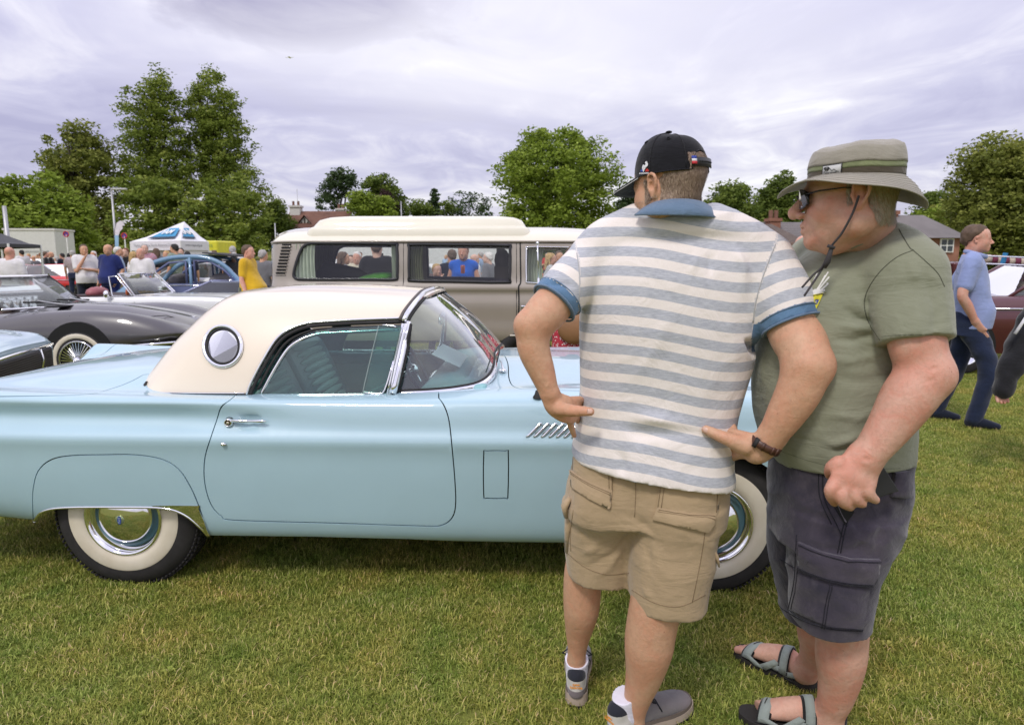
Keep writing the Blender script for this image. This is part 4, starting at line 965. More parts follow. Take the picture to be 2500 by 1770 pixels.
# wipers, washer jet, aerial, mirror
def cowlp(u, v, lift): return tuple(BS.pts([(u, v)], lift)[0])
w0 = Vector(cowlp(1230, 910, .01)); b = MB(); b.ball(w0, (.014, .014, .010)); b.ball(w0 + Vector((-.016, 0, .0)), (.010, .01, .008)); b.tube([w0, w0 + Vector((-.02, .10, .03)), Vector(Bd[24]) + Vector((.015, 0, .03))], [.006, .003, .002]); b.build('wiper_arm', M_CHROME, TB, smooth=True)
b = MB(); b.tube([Vector(Bd[24]) + Vector((.018, -.12, .035)), Vector(Bd[30]) + Vector((.020, 0, .035)), Vector(Bd[36]) + Vector((.020, .05, .035))], .004, 6); b.build('wiper_blade', M_BLACK, TB, smooth=True)
a0 = Vector(cowlp(1313, 972, .002)); ae = empty('aerial', a0); ae.parent = TB
b = MB(); Mz = Matrix.Rotation(R(-90), 3, 'Y'); b.lathe([(0, .021), (.006, .020), (.014, .014), (.03, .010), (.03, 0)], 20, Mz); b.build('aerial_base', M_BLACK, ae, smooth=True)
top_z = 0
pt = FR.on_plane(1312, 594, a0.y); hgt = pt.z - a0.z
b = MB(); b.tube([(0, 0, .02), (0, 0, hgt * .45)], .0058, 8); b.tube([(0, 0, hgt * .45), (0, 0, hgt * .78)], .0042, 8); b.tube([(0, 0, hgt * .78), (pt.x - a0.x, 0, hgt)], .0028, 8); b.ball((pt.x - a0.x, 0, hgt), .0065); b.build('aerial_mast', M_CHROME, ae, smooth=True)
# bumpers and lamps (outside or behind the men, seen only from the side)
b = MB(); b.tube([(3.10, -.86, .46), (3.36, -.74, .47), (3.46, 0, .47), (3.36, .74, .47), (3.10, .86, .46)], .055, 12, flat_=.7); b.ball((3.50, -.42, .50), (.06, .08, .10)); b.ball((3.50, .42, .50), (.06, .08, .10)); b.build('front_bumper', M_CHROME, TB, smooth=True)
b = MB(); b.tube([(-1.0, -.86, .46), (-1.20, -.70, .46), (-1.25, 0, .46), (-1.20, .70, .46), (-1.0, .86, .46)], .055, 12, flat_=.7); b.build('rear_bumper', M_CHROME, TB, smooth=True)
b = MB(); b.box((3.40, 0, .56), (.05, 1.0, .20)); b.build('grille', m_plain('grille_dark', (.05, .05, .05), .4, .6), TB, bevel=.03)
for sy in (-1, 1):
 b = MB(); b.lathe([(0, .11), (.04, .105), (.06, .085), (.06, 0)], 24); b.v = [(x_ + 3.32, y_ + sy * .62, z_ + .70) for x_, y_, z_ in b.v]; b.build('headlight', M_CHROME, TB, smooth=True)
 b = MB(); b.lathe([(0, .09), (-.04, .085), (-.05, 0)], 24); b.v = [(x_ - 1.14, y_ + sy * .62, z_ + .68) for x_, y_, z_ in b.v]; b.build('tail_lamp', m_plain('red_lens', (.4, .01, .01), .15, vary=0), TB, smooth=True)
# ============================================================ PEOPLE: heads and hands
def RM(z, x=0, y=0): return Matrix.Rotation(z, 3, 'Z') @ Matrix.Rotation(x, 3, 'X') @ Matrix.Rotation(y, 3, 'Y')
def head_vol(h=0.003, jowl=0.0, nose=1.0, age=0.5, neck_r=0.058, ears=True, smile=0.0, neck=(0, -.045, -.17), skull=1.0):
 """a head about its own ear-to-ear centre: x right, y forward, z up"""
 v = Vol((-.125, -.16, -.24), (.125, .16, .145), h)
 v.ell((0, -.014, .038), (.0775 * skull, .100 * skull, .084 * skull ** 3), k=.0); v.ell((0, .040, .030), (.064 * skull, .052 * skull, .062 * skull ** 2), k=.03)
 v.ell((0, .044, -.032), (.060, .050, .062), k=.03); v.ell((0, .036, -.076), (.050 + jowl * .4, .050, .040 + jowl), k=.03)
 for sx in (-1, 1):
  v.ell((sx * .040, .050, -.030), (.026 + jowl * .3, .034, .032), k=.02); v.ell((sx * (.049 + jowl * .5), -.002, -.060), (.022 + jowl * .4, .036, .036), k=.03)
  v.cone((sx * .008, .087, .016), (sx * .046, .074, .012), .009, .008, k=.014)
 v.ell((0, .080, -.097), (.025, .017, .017 + jowl * .2), k=.018); v.ell((0, .083, -.066), (.026, .016, .020), k=.012)
 for sx in (-1, 1): v.ell((sx * .031, .0975, -.003), (.0165, .012, .010), k=.012, sub=True); v.ell((sx * .031, .0785, -.004), (.0125, .0125, .0125), k=.003)
 v.cone((0, .090, .008), (0, .113 * (1 + .02 * nose), -.026), .0085, .0105 * nose, k=.010); v.ell((0, .114 + .004 * nose, -.033), (.0125 * nose, .012, .0105 * nose), k=.008)
 for sx in (-1, 1): v.ell((sx * .0115 * nose, .104, -.038), (.0085 * nose, .010, .0075), k=.006)
 for sx in (-1, 1): v.ell((sx * .007, .108, -.0455), (.0035, .005, .0025), k=.002, sub=True)
 v.limb([(-.024, .085, -.0635 + smile * .004), (0, .0985, -.060), (.024, .085, -.0635 + smile * .004)], [.004, .0068, .004], [.005, .007, .005], (0, 0, 1), k=.006)
 v.limb([(-.020, .085, -.0705 + smile * .004), (0, .0965, -.0745), (.020, .085, -.0705 + smile * .004)], [.004, .0075, .004], [.005, .0075, .005], (0, 0, 1), k=.006)
 v.cone((-.023, .0985, -.067), (.023, .0985, -.067), .0016, .0016, k=.002, sub=True)
 for sx in (-1, 1): v.cone((sx * .018, .100, -.042), (sx * .034, .088, -.066), .0018, .0018, k=.006, sub=True)
 # neck
 nk = np.array(neck, float); v.limb([(0, -.022, -.03), tuple(nk * .5 + np.array((0, -.022, -.03)) * .5), tuple(nk)], [neck_r * .93, neck_r, neck_r * 1.10], [neck_r, neck_r * 1.02, neck_r * 1.1], (1, 0, 0), k=.035)
 for sx in (-1, 1): v.cone((sx * .050, -.025, -.055), (sx * .028 + nk[0], nk[1] + .04, nk[2] + .02), .012, .012, k=.03)
 if ears:
  for sx in (-1, 1):
   rot = RM(sx * R(-22), R(-8))
   v.ell((sx * .080, -.010, -.008), (.0065, .018, .031), rot, k=.006)
   pts = [(.084, .004, .008), (.089, -.001, .022), (.092, -.014, .026), (.094, -.026, .016), (.092, -.026, -.002), (.087, -.018, -.018), (.081, -.008, -.032), (.079, .0, -.030)]
   v.chain([(sx * a, b, c) for a, b, c in pts], [.0035, .004, .0042, .0045, .0042, .004, .0065, .005], k=.003)
   v.ell((sx * .0865, -.006, -.004), (.006, .008, .011), k=.003, sub=True); v.ell((sx * .083, .006, -.006), (.004, .004, .006), k=.003)
 return v
def place(V, M3, loc, s=1.0): return (V * s) @ np.array(M3).T + np.array(loc)
def fur(name, V, Q, N, mask, count, length, width, direction, mat, parent, seed=1, jitter=.35, lay=.5, shade=(0, 1)):
 """short hair: thin tapered blades growing from a surface"""
 r = np.random.default_rng(seed); T = np.concatenate([Q[:, [0, 1, 2]], Q[:, [0, 2, 3]]]); T = T[mask[T].all(1)]
 ar = np.linalg.norm(np.cross(V[T[:, 1]] - V[T[:, 0]], V[T[:, 2]] - V[T[:, 0]]), axis=1); t = r.choice(len(T), count, p=ar / ar.sum()); a, b = r.random(count), r.random(count); f = a + b > 1; a[f] = 1 - a[f]; b[f] = 1 - b[f]
 p = V[T[t, 0]] + a[:, None] * (V[T[t, 1]] - V[T[t, 0]]) + b[:, None] * (V[T[t, 2]] - V[T[t, 0]]); n = N[T[t, 0]]
 d = np.array(direction, float) if not callable(direction) else direction(p); d = d - n * (d * n).sum(-1, keepdims=True); d = d / np.maximum(np.linalg.norm(d, axis=-1), 1e-6)[..., None]
 g = n * (1 - lay) + d * lay + r.normal(0, jitter, (count, 3)) * .5; g /= np.linalg.norm(g, axis=1)[:, None]; L_ = length * r.uniform(.6, 1.2, count)
 s_ = np.cross(g, n); s_ /= np.maximum(np.linalg.norm(s_, axis=1), 1e-6)[:, None]; w = width * r.uniform(.6, 1.2, count)
 mid = p + g * (L_ * .55)[:, None]; g2 = g * .5 + d * .6 - n * .15; g2 /= np.linalg.norm(g2, axis=1)[:, None]; tip = mid + g2 * (L_ * .5)[:, None]
 VV = np.concatenate([p - s_ * w[:, None], p + s_ * w[:, None], mid - s_ * w[:, None] * .8, mid + s_ * w[:, None] * .8, tip]); k = np.arange(count); c = count
 TT = np.concatenate([np.stack([k, k + c, k + 3 * c], 1), np.stack([k, k + 3 * c, k + 2 * c], 1), np.stack([k + 2 * c, k + 3 * c, k + 4 * c], 1)])
 me = mesh_np(name, VV, TT); add_attr(me, 'shade', np.tile(r.uniform(*shade, count), 5)); return link(name, me, mat, parent)
@cached
def m_hair(name, dark, light, rough=.5):
 n = NT(name); c = n.mix(n.attr('shade'), dark, light); return n.bsdf(c, rough, spec=.35)
def fing(v, pts, rs, k=.006): return v.chain([tuple(p) for p in pts], rs, k)
def project_mask(V, poly):
 """points of V that the photo shows inside a polygon"""
 W = V - np.array([0, 0, H]); c, q = math.cos(PITCH), math.sin(PITCH); zc = W[:, 1] * c - W[:, 2] * q; yc = W[:, 1] * q + W[:, 2] * c
 return CX + FPX * W[:, 0] / zc, CY - FPX * yc / zc
class FnSurf(Surf):
 def outward(s, m): c = s.f(s.gp).mean(0) if hasattr(s, 'gp') else s.ctr; return float(s.normal(m)[0] @ (s.f(m)[0] - s.ctr))
 """any smooth parametric sheet, given as a function"""
 def __init__(s, fn, frame, lo, hi): s.fn = fn; s.frame = frame; g_ = np.stack(np.meshgrid(np.linspace(lo[0], hi[0], 12), np.linspace(lo[1], hi[1], 8)), -1).reshape(-1, 2); s.ctr = fn(g_).mean(0); s.prep(lo, hi, 90, 70)
 def f(s, p): return s.fn(np.atleast_2d(p))
IDF = Frame((0, 0, 0), 0.0)
def band(name, A, B, mat, parent, thick=.003, cols=3):
 """ruled strip between two curves, thickened outwards"""
 A = np.array([tuple(p) for p in A]); B = np.array([tuple(p) for p in B]); n = len(A); V = np.concatenate([A * (1 - t) + B * t for t in np.linspace(0, 1, cols)])
 i, j = np.meshgrid(np.arange(cols - 1), np.arange(n - 1), indexing='ij'); a = (i * n + j).ravel(); F = np.stack([a, a + 1, a + n + 1, a + n], 1)
 o = link(name, mesh_np(name, V, F), mat, parent, smooth=True); m = o.modifiers.new('thickness', 'SOLIDIFY'); m.thickness = thick; m.offset = 0; return o
# ------------------------------------------------------------ MAN IN THE STRIPED POLO SHIRT
Y1 = 1.92
M1 = empty('person', (G(1590, 1725).x, 1.95, 0), 0, 'man seen from behind in striped polo shirt and black cap, hands on hips', 'person')
def adopt(o, root):
 o.parent = root; o.matrix_parent_inverse = Matrix.Translation(root.location).inverted(); return o
def station(v, uL, uR, Y, ry, g=0.0):
 a, b = P(uL, v, Y), P(uR, v, Y); return (a.z, (a.x + b.x) / 2, Y, (b.x - a.x) / 2 + g, ry)
def m_stripes():
 n = NT('striped_jersey'); s_ = n.attr('stripe'); cf = n.attr('cuff'); o = n.obj()
 wv = n.math('ADD', s_, n.math('MULTIPLY', n.math('SUBTRACT', n.noise(7, 2), .5), .006))
 fr = n.math('FRACT', n.math('DIVIDE', wv, .0520)); band_ = n.ramp(fr, [(0.0, 0.0), (0.47, 0.0), (0.485, 1.0), (0.985, 1.0), (1.0, 0.0)])
 fib = n.noise(1.0, 4, .7, n.mapping(o, (260, 260, 1100))); fib2 = n.noise(1.0, 3, .6, n.mapping(o, (55, 55, 700)))
 pale = n.mix(n.ramp(fib, [(.3, 0.0), (.75, 1.0)]), (.84, .78, .73), (.74, .67, .62))
 blue = n.mix(n.ramp(fib2, [(.35, 0.0), (.65, 1.0)]), (.36, .375, .42), (.53, .545, .58))
 c = n.mix(band_, pale, blue)
 rib = n.mix(n.ramp(fib, [(.3, 0.0), (.7, 1.0)]), (.085, .17, .29), (.15, .25, .38))
 c = n.mix(n.ramp(cf, [(.45, 0.0), (.55, 1.0)]), c, rib)
 nb = n.bump(n.noise(11, 4, .55, dist=.8), .35, .02); nb = n.bump(fib, .22, .002, nb); return n.bsdf(c, .93, spec=.12, normal=nb, sheen=.2)
M_SKIN1 = m_skin('skin_tanned', (.60, .355, .225), .55); M_SKIN2 = m_skin('skin_ruddy', (.62, .36, .265), .85)
M_STRIPE = m_stripes(); M_RIB = m_cloth('blue_rib', (.135, .205, .30), 700, .45)
def build_shirt1():
 A = dict(shear=-.17)
 T = [station(1147, 1405, 1776, Y1, .176), station(1128, 1402, 1774, Y1, .173), station(1110, 1400, 1774, Y1, .168), station(1060, 1406, 1776, Y1, .158), station(1010, 1412, 1784, Y1, .146), station(965, 1418, 1796, Y1, .145), station(909, 1418, 1812, Y1, .148), station(854, 1417, 1824, Y1, .150),
   station(799, 1417, 1836, Y1, .152), station(743, 1420, 1850, Y1, .150), station(690, 1424, 1862, Y1, .145), station(650, 1432, 1868, Y1, .135), station(615, 1446, 1860, Y1, .120), station(585, 1468, 1838, Y1, .100), station(560, 1505, 1800, Y1, .112), station(533, 1548, 1766, Y1, .108)]
 T = sorted(T); lo = (-.05 + P(1300, 700, 1.9).x, 1.55, T[0][0] - .10); v = Vol((P(1290, 700, 1.9).x - .03, 1.60, T[0][0] - .09), (P(2010, 700, 1.75).x + .03, 2.15, T[-1][0] + .05), .0055)
 v.stack(T, k=0.0, n=2.35, tilt=(-.13, .0), **A)
 # shoulder blades and shoulders
 SL, SR = P(1452, 628, 1.95), P(1868, 636, 1.86)
 v.chain([P(1560, 548, 1.93), P(1480, 592, 1.94), SL], [.058, .062, .066], k=.03); v.chain([P(1740, 552, 1.88), P(1815, 590, 1.87), SR], [.060, .066, .070], k=.03)
 eL, eR = P(1352, 741, 1.875), P(1934, 796, 1.775)
 v.chain([SL, SL.lerp(eL, .5), eL], [.066, .070, .067], k=.018); v.chain([SR, SR.lerp(eR, .5), eR], [.072, .080, .076], k=.022)
 # flat sleeve openings
 for a, b in ((SL, eL), (SR, eR)):
  d = (b - a).normalized(); c = b - d * .002; R_ = .13
  def cut(X, Y, Z, c=c, d=d): return -((X - c[0]) * d[0] + (Y - c[1]) * d[1] + (Z - c[2]) * d[2])
  lo_ = np.array(c) + np.array(d) * .06 - R_; hi_ = np.array(c) + np.array(d) * .06 + R_
  v.put(lo_, hi_, lambda X, Y, Z, cut=cut, c=c: np.maximum(cut(X, Y, Z), np.sqrt((X - c[0]) ** 2 + (Y - c[1]) ** 2 + (Z - c[2]) ** 2) - .13), 0.0, sub=True)
 V, Q = v.mesh('s', 2); N = normals_of(V, Q)
 Pb = lambda u, w: P(u, w, Y1 - .14)
 L = [([Pb(1716, 1044), Pb(1660, 1032), Pb(1600, 1018), Pb(1540, 1006)], .0045, .014), ([Pb(1716, 1050), Pb(1650, 1062), Pb(1580, 1058), Pb(1500, 1040)], -.007, .012), ([Pb(1440, 1003), Pb(1500, 1016), Pb(1570, 1026), Pb(1660, 1030)], .006, .014), ([Pb(1445, 1010), Pb(1510, 1040), Pb(1580, 1070)], -.006, .014),
   ([Pb(1450, 990), Pb(1480, 960), Pb(1520, 920)], .005, .016), ([Pb(1420, 800), Pb(1440, 900), Pb(1470, 980)], -.005, .018), ([Pb(1790, 700), Pb(1778, 800), Pb(1790, 900)], .004, .02), ([Pb(1700, 560), Pb(1710, 600), Pb(1690, 660)], .007, .010), ([Pb(1725, 560), Pb(1738, 610), Pb(1730, 680)], -.006, .011), ([Pb(1800, 600), Pb(1815, 650), Pb(1812, 720)], .006, .012),
   ([Pb(1500, 640), Pb(1490, 740), Pb(1500, 860)], .004, .025), ([Pb(1600, 1080), Pb(1640, 1110), Pb(1650, 1160)], .005, .014), ([Pb(1700, 1070), Pb(1690, 1120), Pb(1660, 1165)], .006, .014), ([Pb(1500, 1090), Pb(1520, 1130), Pb(1515, 1160)], -.005, .014), ([Pb(1440, 1060), Pb(1430, 1100), Pb(1440, 1130)], .006, .012),
   ([Pb(1640, 760), Pb(1600, 850), Pb(1540, 940)], .003, .02), ([Pb(1560, 900), Pb(1500, 960), Pb(1455, 1000)], .004, .012),
   ([P(1840, 700, 1.74), P(1875, 705, 1.72), P(1940, 700, 1.72)], -.006, .010), ([P(1836, 745, 1.72), P(1880, 735, 1.70), P(1950, 728, 1.70)], .007, .011), ([P(1845, 780, 1.72), P(1890, 765, 1.70), P(1950, 752, 1.70)], -.005, .010), ([P(1410, 700, 1.82), P(1370, 690, 1.82), P(1340, 700, 1.84)], -.005, .010), ([P(1412, 740, 1.82), P(1385, 720, 1.80), P(1350, 715, 1.80)], .006, .009)]
 V = folds(V, N, [(p_, a_ * 1.5, w_) for p_, a_, w_ in L]); n2 = normals_of(V, Q); V = V + n2 * (fbm(V * [1, 1, .6], 20, 3) * .0018 + (.6 - np.abs(fbm(V * [1, 1, .5], 13, 8))).clip(0, 1) * .005)[:, None]
 xs, ys = project_mask(V, None)
 seamR = np.interp(ys, [560, 595, 640, 690, 740, 790, 830], [1900, 1893, 1876, 1858, 1845, 1838, 1835]); seamL = np.interp(ys, [560, 600, 650, 700, 760, 800], [1392, 1406, 1414, 1416, 1413, 1412])
 z = V[:, 2]; cxn = P(1610, 800, Y1).x
 torso = z + .085 * (V[:, 0] - cxn) + .010 * np.sin(V[:, 0] * 14) 
 inR = (xs > seamR) & (ys < 860); inL = (xs < seamL) & (ys < 800)
 dR, tR = seg_dist(V, [SR, eR]); dL, tL = seg_dist(V, [SL, eL]); LR, LL = (eR - SR).length, (eL - SL).length
 axR = ((V - np.array(SR)) @ np.array((eR - SR).normalized())); axL = ((V - np.array(SL)) @ np.array((eL - SL).normalized()))
 st = np.where(inR, -axR * .95 + .012, np.where(inL, -axL * .95 + .02, torso - .004))
 cf = np.where(inR, (axR > LR - .030) * 1.0, np.where(inL, (axL > LL - .026) * 1.0, 0.0))
 cf = np.where((V[:, 2] < 1.05), 0, cf)
 o = body_obj('polo_shirt', V, Q, M_STRIPE, None, {'stripe': st, 'cuff': cf}); adopt(o, M1)
 return V, Q, SL, SR, eL, eR
V_, Q_, SL, SR, eL, eR = build_shirt1(); SK1 = Skin(V_, Q_)
M_SEAM = m_plain('seam_grey', (.42, .42, .42), .9); 
adopt(SK1.seam('sleeve_seam', [(1893, 597), (1876, 640), (1858, 690), (1845, 740), (1838, 788)], .0016, M_SEAM, None, .0), M1); adopt(SK1.seam('sleeve_seam', [(1408, 618), (1414, 660), (1415, 710), (1412, 750)], .0014, M_SEAM, None, .0), M1)
for cc, ee, rr, sd in ((SL, eL, .068, 1), (SR, eR, .077, 2)):
 d = (ee - cc).normalized(); a = d.cross(Vector((0, 0, 1))).normalized(); b = d.cross(a)
 for off, r_, w_ in ((-.028, .0022, 1.012), (-.001, .0034, .99)):
  pts = [ee + d * off + (a * math.cos(t) + b * math.sin(t)) * (rr * w_ + .001) for t in np.linspace(0, 2 * PI, 33)[:-1]]
  adopt(MB().tube(pts, r_, 6, closed=True).build('cuff_edge', M_RIB, None, smooth=True), M1)
# collar
ct = [(1558, 519, 1.86), (1575, 506, 1.835), (1603, 493, 1.815), (1640, 487, 1.80), (1680, 487, 1.80), (1712, 493, 1.815), (1738, 508, 1.85), (1758, 524, 1.90)]
cb = [(1549, 526, 1.845), (1570, 525, 1.81), (1600, 525, 1.785), (1640, 525, 1.77), (1684, 526, 1.77), (1720, 528, 1.78), (1748, 532, 1.81), (1778, 539, 1.865)]
fc_ = lambda L_: [Vector(q) for q in smooth_poly([tuple(P(*q)) for q in L_], 5)]
adopt(band('collar', fc_(ct), fc_(cb), M_RIB, None, .004), M1)
# head, facing left and away, looking down at the car
HY1 = R(40)
c1 = P(1634, 457, 1.885); Mh1 = RM(HY1, R(-8))
nk1 = np.array(Mh1.transposed() @ (P(1664, 560, 1.955) - c1)) / .97; hv = head_vol(.003, jowl=.006, neck_r=.059, neck=tuple(nk1)); hV, hQ = hv.mesh('h', 2); hS = .97
hW = place(hV, Mh1, c1, hS); hN = normals_of(hW, hQ)
# arms and hands
def build_arms1():
 v = Vol((P(1240, 780, 1.85).x - .02, 1.55, P(1400, 1140, 1.8).z - .02), (P(2050, 880, 1.7).x + .02, 2.12, SL.z + .03), .0042)
 el = P(1302, 798, 1.845); v.chain([SL, eL, P(1322, 775, 1.85), el], [.045, .056, .054, .050], k=.01); v.ell(P(1285, 793, 1.835), (.030, .030, .032), k=.02)
 v.chain([el, P(1303, 850, 1.84), P(1322, 905, 1.835), P(1340, 955, 1.83)], [.046, .044, .036, .0265], k=.012)
 # left hand: palm on the hip, thumb to the back, fingers round to the front
 w = P(1344, 964, 1.83); k1 = P(1392, 1000, 1.855)
 v.limb([w, P(1356, 985, 1.835), P(1384, 1000, 1.85), P(1402, 1003, 1.875)], [.026, .034, .038, .034], [.0225, .018, .016, .014], Vector(P(1376, 960, 1.83)) - Vector(P(1384, 1020, 1.83)), k=.012)
 fing(v, [P(1368, 998, 1.82), P(1398, 1003, 1.795), P(1424, 1004, 1.778), P(1441, 1005, 1.772)], [.020, .0165, .0135, .0115], .010)
 fing(v, [P(1398, 978, 1.87), P(1415, 976, 1.90), P(1432, 985, 1.97), P(1450, 995, 2.03)], [.0115, .0105, .0095, .008]); fing(v, [P(1402, 990, 1.88), P(1416, 995, 1.93), P(1428, 1008, 2.0), P(1440, 1016, 2.05)], [.0115, .0105, .0095, .008])
 fing(v, [P(1400, 1008, 1.875), P(1410, 1024, 1.92), P(1420, 1036, 1.97), P(1426, 1046, 2.01)], [.011, .010, .009, .008]); fing(v, [P(1386, 1018, 1.865), P(1393, 1037, 1.875), P(1398, 1052, 1.885), P(1402, 1064, 1.895)], [.0105, .0095, .0085, .007])
 # right arm
 er = P(1972, 893, 1.70); v.chain([SR, eR, P(1958, 845, 1.73), er], [.05, .066, .064, .060], k=.01); v.ell(P(1996, 893, 1.69), (.036, .034, .036), k=.025)
 v.chain([er, P(1950, 955, 1.70), P(1916, 1015, 1.71), P(1880, 1072, 1.725)], [.060, .055, .046, .034], k=.015)
 wr = P(1868, 1088, 1.73)
 v.limb([P(1884, 1066, 1.725), wr, P(1840, 1092, 1.745), P(1808, 1082, 1.77), P(1785, 1075, 1.80)], [.036, .036, .043, .042, .038], [.026, .023, .021, .019, .016], Vector(P(1850, 1060, 1.75)) - Vector(P(1880, 1120, 1.75)), k=.014)
 v.ell(P(1845, 1108, 1.74), (.026, .02, .022), k=.02)
 fing(v, [P(1818, 1088, 1.735), P(1782, 1074, 1.735), P(1748, 1060, 1.745), P(1724, 1049, 1.755)], [.025, .0185, .0150, .0120], .012)
 fing(v, [P(1792, 1056, 1.79), P(1784, 1038, 1.815), P(1772, 1028, 1.87), P(1755, 1030, 1.94)], [.0130, .0115, .0105, .009]); fing(v, [P(1786, 1072, 1.80), P(1772, 1068, 1.84), P(1752, 1072, 1.92), P(1740, 1078, 1.97)], [.0125, .0115, .0105, .009])
 fing(v, [P(1790, 1090, 1.80), P(1772, 1096, 1.85), P(1752, 1102, 1.92), P(1742, 1106, 1.96)], [.0120, .011, .0100, .008]); fing(v, [P(1812, 1108, 1.775), P(1795, 1114, 1.80), P(1776, 1124, 1.84), P(1762, 1130, 1.88)], [.0125, .0108, .0098, .008])
 V, Q = v.mesh('a', 5); N = normals_of(V, Q)
 cre = [([P(1350, 955, 1.80), P(1356, 970, 1.80), P(1350, 985, 1.80)], -.0025, .004), ([P(1408, 993, 1.77), P(1409, 1014, 1.77)], -.0018, .0035), ([P(1838, 1070, 1.70), P(1832, 1090, 1.70), P(1836, 1110, 1.71)], -.003, .004), ([P(1788, 1068, 1.71), P(1782, 1092, 1.71)], -.0025, .005), ([P(1742, 1050, 1.73), P(1736, 1068, 1.73)], -.0018, .0035), ([P(2020, 880, 1.66), P(2006, 900, 1.65), P(2020, 915, 1.66)], .003, .007), ([P(1345, 930, 1.80), P(1332, 950, 1.80), P(1336, 975, 1.80)], .0022, .004), ([P(1800, 1085, 1.71), P(1808, 1102, 1.71)], -.002, .004)]
 return folds(V, N, cre), Q
aV, aQ = build_arms1()
def foot_dir(a, b): d = (Vector(b) - Vector(a)); d.z = 0; return d.normalized()
def build_legs1():
 v = Vol((P(1340, 1500, 2).x, 1.70, 0.02), (P(1700, 1500, 1.85).x + .05, 2.30, .78), .0048)
 pL = [P(1440, 1340, 1.99), P(1424, 1400, 2.0), P(1421, 1450, 2.01), P(1419, 1490, 2.02), P(1413, 1540, 2.045), P(1409, 1585, 2.06), P(1406, 1625, 2.075)]
 v.chain(pL, [.066, .059, .0585, .0550, .0420, .0305, .032], k=.015)
 pR = [P(1620, 1400, 1.84), P(1600, 1480, 1.845), P(1588, 1545, 1.855), P(1584, 1580, 1.86), P(1574, 1640, 1.875), P(1556, 1705, 1.89), P(1548, 1745, 1.90), P(1546, 1785, 1.90)]
 v.chain(pR, [.080, .074, .0725, .0700, .056, .040, .034, .036], k=.015); 
 V, Q = v.mesh('l', 2); return V, Q
lV, lQ = build_legs1()
qq = []; o_ = 0
for V, Q in ((hW, hQ), (aV, aQ), (lV, lQ)): qq.append(Q + o_); o_ += len(V)
adopt(body_obj('body', np.concatenate([hW, aV, lV]), np.concatenate(qq), M_SKIN1), M1)
# nails on the two thumbs
SKA = Skin(aV, aQ); M_NAIL = m_plain('nail', (.62, .40, .31), .3, vary=.05)
adopt(SKA.patch('nail', [(1433, 999), (1443, 998), (1447, 1003), (1444, 1009), (1434, 1009)], M_NAIL, None, .0008, .0012, 3), M1); adopt(SKA.patch('nail', [(1714, 1045), (1720, 1042), (1728, 1047), (1727, 1056), (1719, 1055)], M_NAIL, None, .0008, .0012, 3), M1)
ahair = m_hair('arm_hair', (.32, .20, .12), (.6, .45, .3)); aN = normals_of(aV, aQ)
adopt(fur('arm_hair', aV, aQ, aN, aV[:, 2] > P(1400, 960, 1.8).z, 1500, .011, .00013, (.2, -.2, -1), ahair, None, 9, lay=.7), M1); adopt(fur('leg_hair', lV, lQ, normals_of(lV, lQ), lV[:, 2] > .12, 1200, .009, .00012, (.1, -.2, -1), ahair, None, 10, lay=.6), M1)
# hair below the cap
lh = hV; m_ = ((lh[:, 2] < .026) | ((lh[:, 2] < .072) & (lh[:, 1] < -.072) & (np.abs(lh[:, 0]) < .040))) & (lh[:, 2] > -.062 + .25 * np.clip(lh[:, 1] + .05, 0, .1)) & (lh[:, 1] < .028) & ~((np.abs(lh[:, 0]) > .074) & (lh[:, 1] > -.05) & (lh[:, 2] < .03))
hair = m_hair('grey_brown_hair', (.16, .10, .065), (.48, .36, .26))
adopt(fur('hair', hW, hQ, hN, m_, 15000, .013, .00050, (0, 0, -1), hair, None, 3, lay=.72, jitter=.22), M1)
ms_ = (lh[:, 2] < -.03) & (lh[:, 1] > -.02) & (lh[:, 2] > -.11) & (np.abs(lh[:, 0]) > .03)
adopt(fur('stubble', hW, hQ, hN, ms_, 2600, .004, .00035, (0, 0, -1), m_hair('grey_stubble', (.22, .17, .13), (.55, .5, .45)), None, 4), M1)
# cap
M_CAP = m_cloth('black_cotton', (.012, .012, .015), 900, .2, .2, sheen=.15); M_BLUEC = m_cloth('blue_cotton', (.06, .10, .42), 900, .2)
capM = Mh1 @ RM(0, R(4)); capC = Vector(c1) + Mh1 @ Vector((0, -.004, .028)) * hS
def cap_fn(p):
 az, t = p[:, 0], p[:, 1]          # az 0 = forward, t 0..1 from rim to button
 el = t * PI / 2; c = np.abs(np.cos(el)) ** .72; s_ = np.sign(el) * np.abs(np.sin(el)) ** .92
 fr = np.cos(az); rx = .0925; ry = np.where(fr > 0, .106, .112); X = -np.sin(az) * rx * c; Y = fr * ry * c - .002; Z = s_ * (.118 + .006 * fr) + .004 * np.sin(6 * az) * c * s_ * .3
 q = np.stack([X, Y, Z], 1); return q @ np.array(capM).T * .925 + np.array(capC)
az0 = PI  # back of the head
arch = []
for k in range(15):
 a = PI * k / 14; arch.append((az0 - .42 * math.cos(a) , .30 * math.sin(a)))
def cap_scaled(p): return cap_fn(np.column_stack([p[:, 0] / .1, p[:, 1] / .16]))
CC = FnSurf(cap_scaled, IDF, (0.0, 0.0), (2 * PI * .1, .155))
ol = [(0.0, 0.0), ((az0 - .42) * .1, 0.0)] + [(a * .1, t * .16 + .0) for a, t in arch[1:-1]] + [((az0 + .42) * .1, 0.0), (2 * PI * .1, 0), (2 * PI * .1, .154), (0, .154)]
adopt(CC.panel('cap_crown', ol, M_CAP, None, step=.012, inset=0, lip=.003), M1)
def capl(az, t, lift=.0012): q = np.array([[az, t]]); e = 1e-3; p = cap_fn(q)[0]; a = cap_fn(q + [[e, 0]])[0] - p; b = cap_fn(q + [[0, e]])[0] - p; n = np.cross(a, b); n /= np.linalg.norm(n); n = n if (n @ (p - np.array(capC))) > 0 else -n; return Vector(p + n * lift)
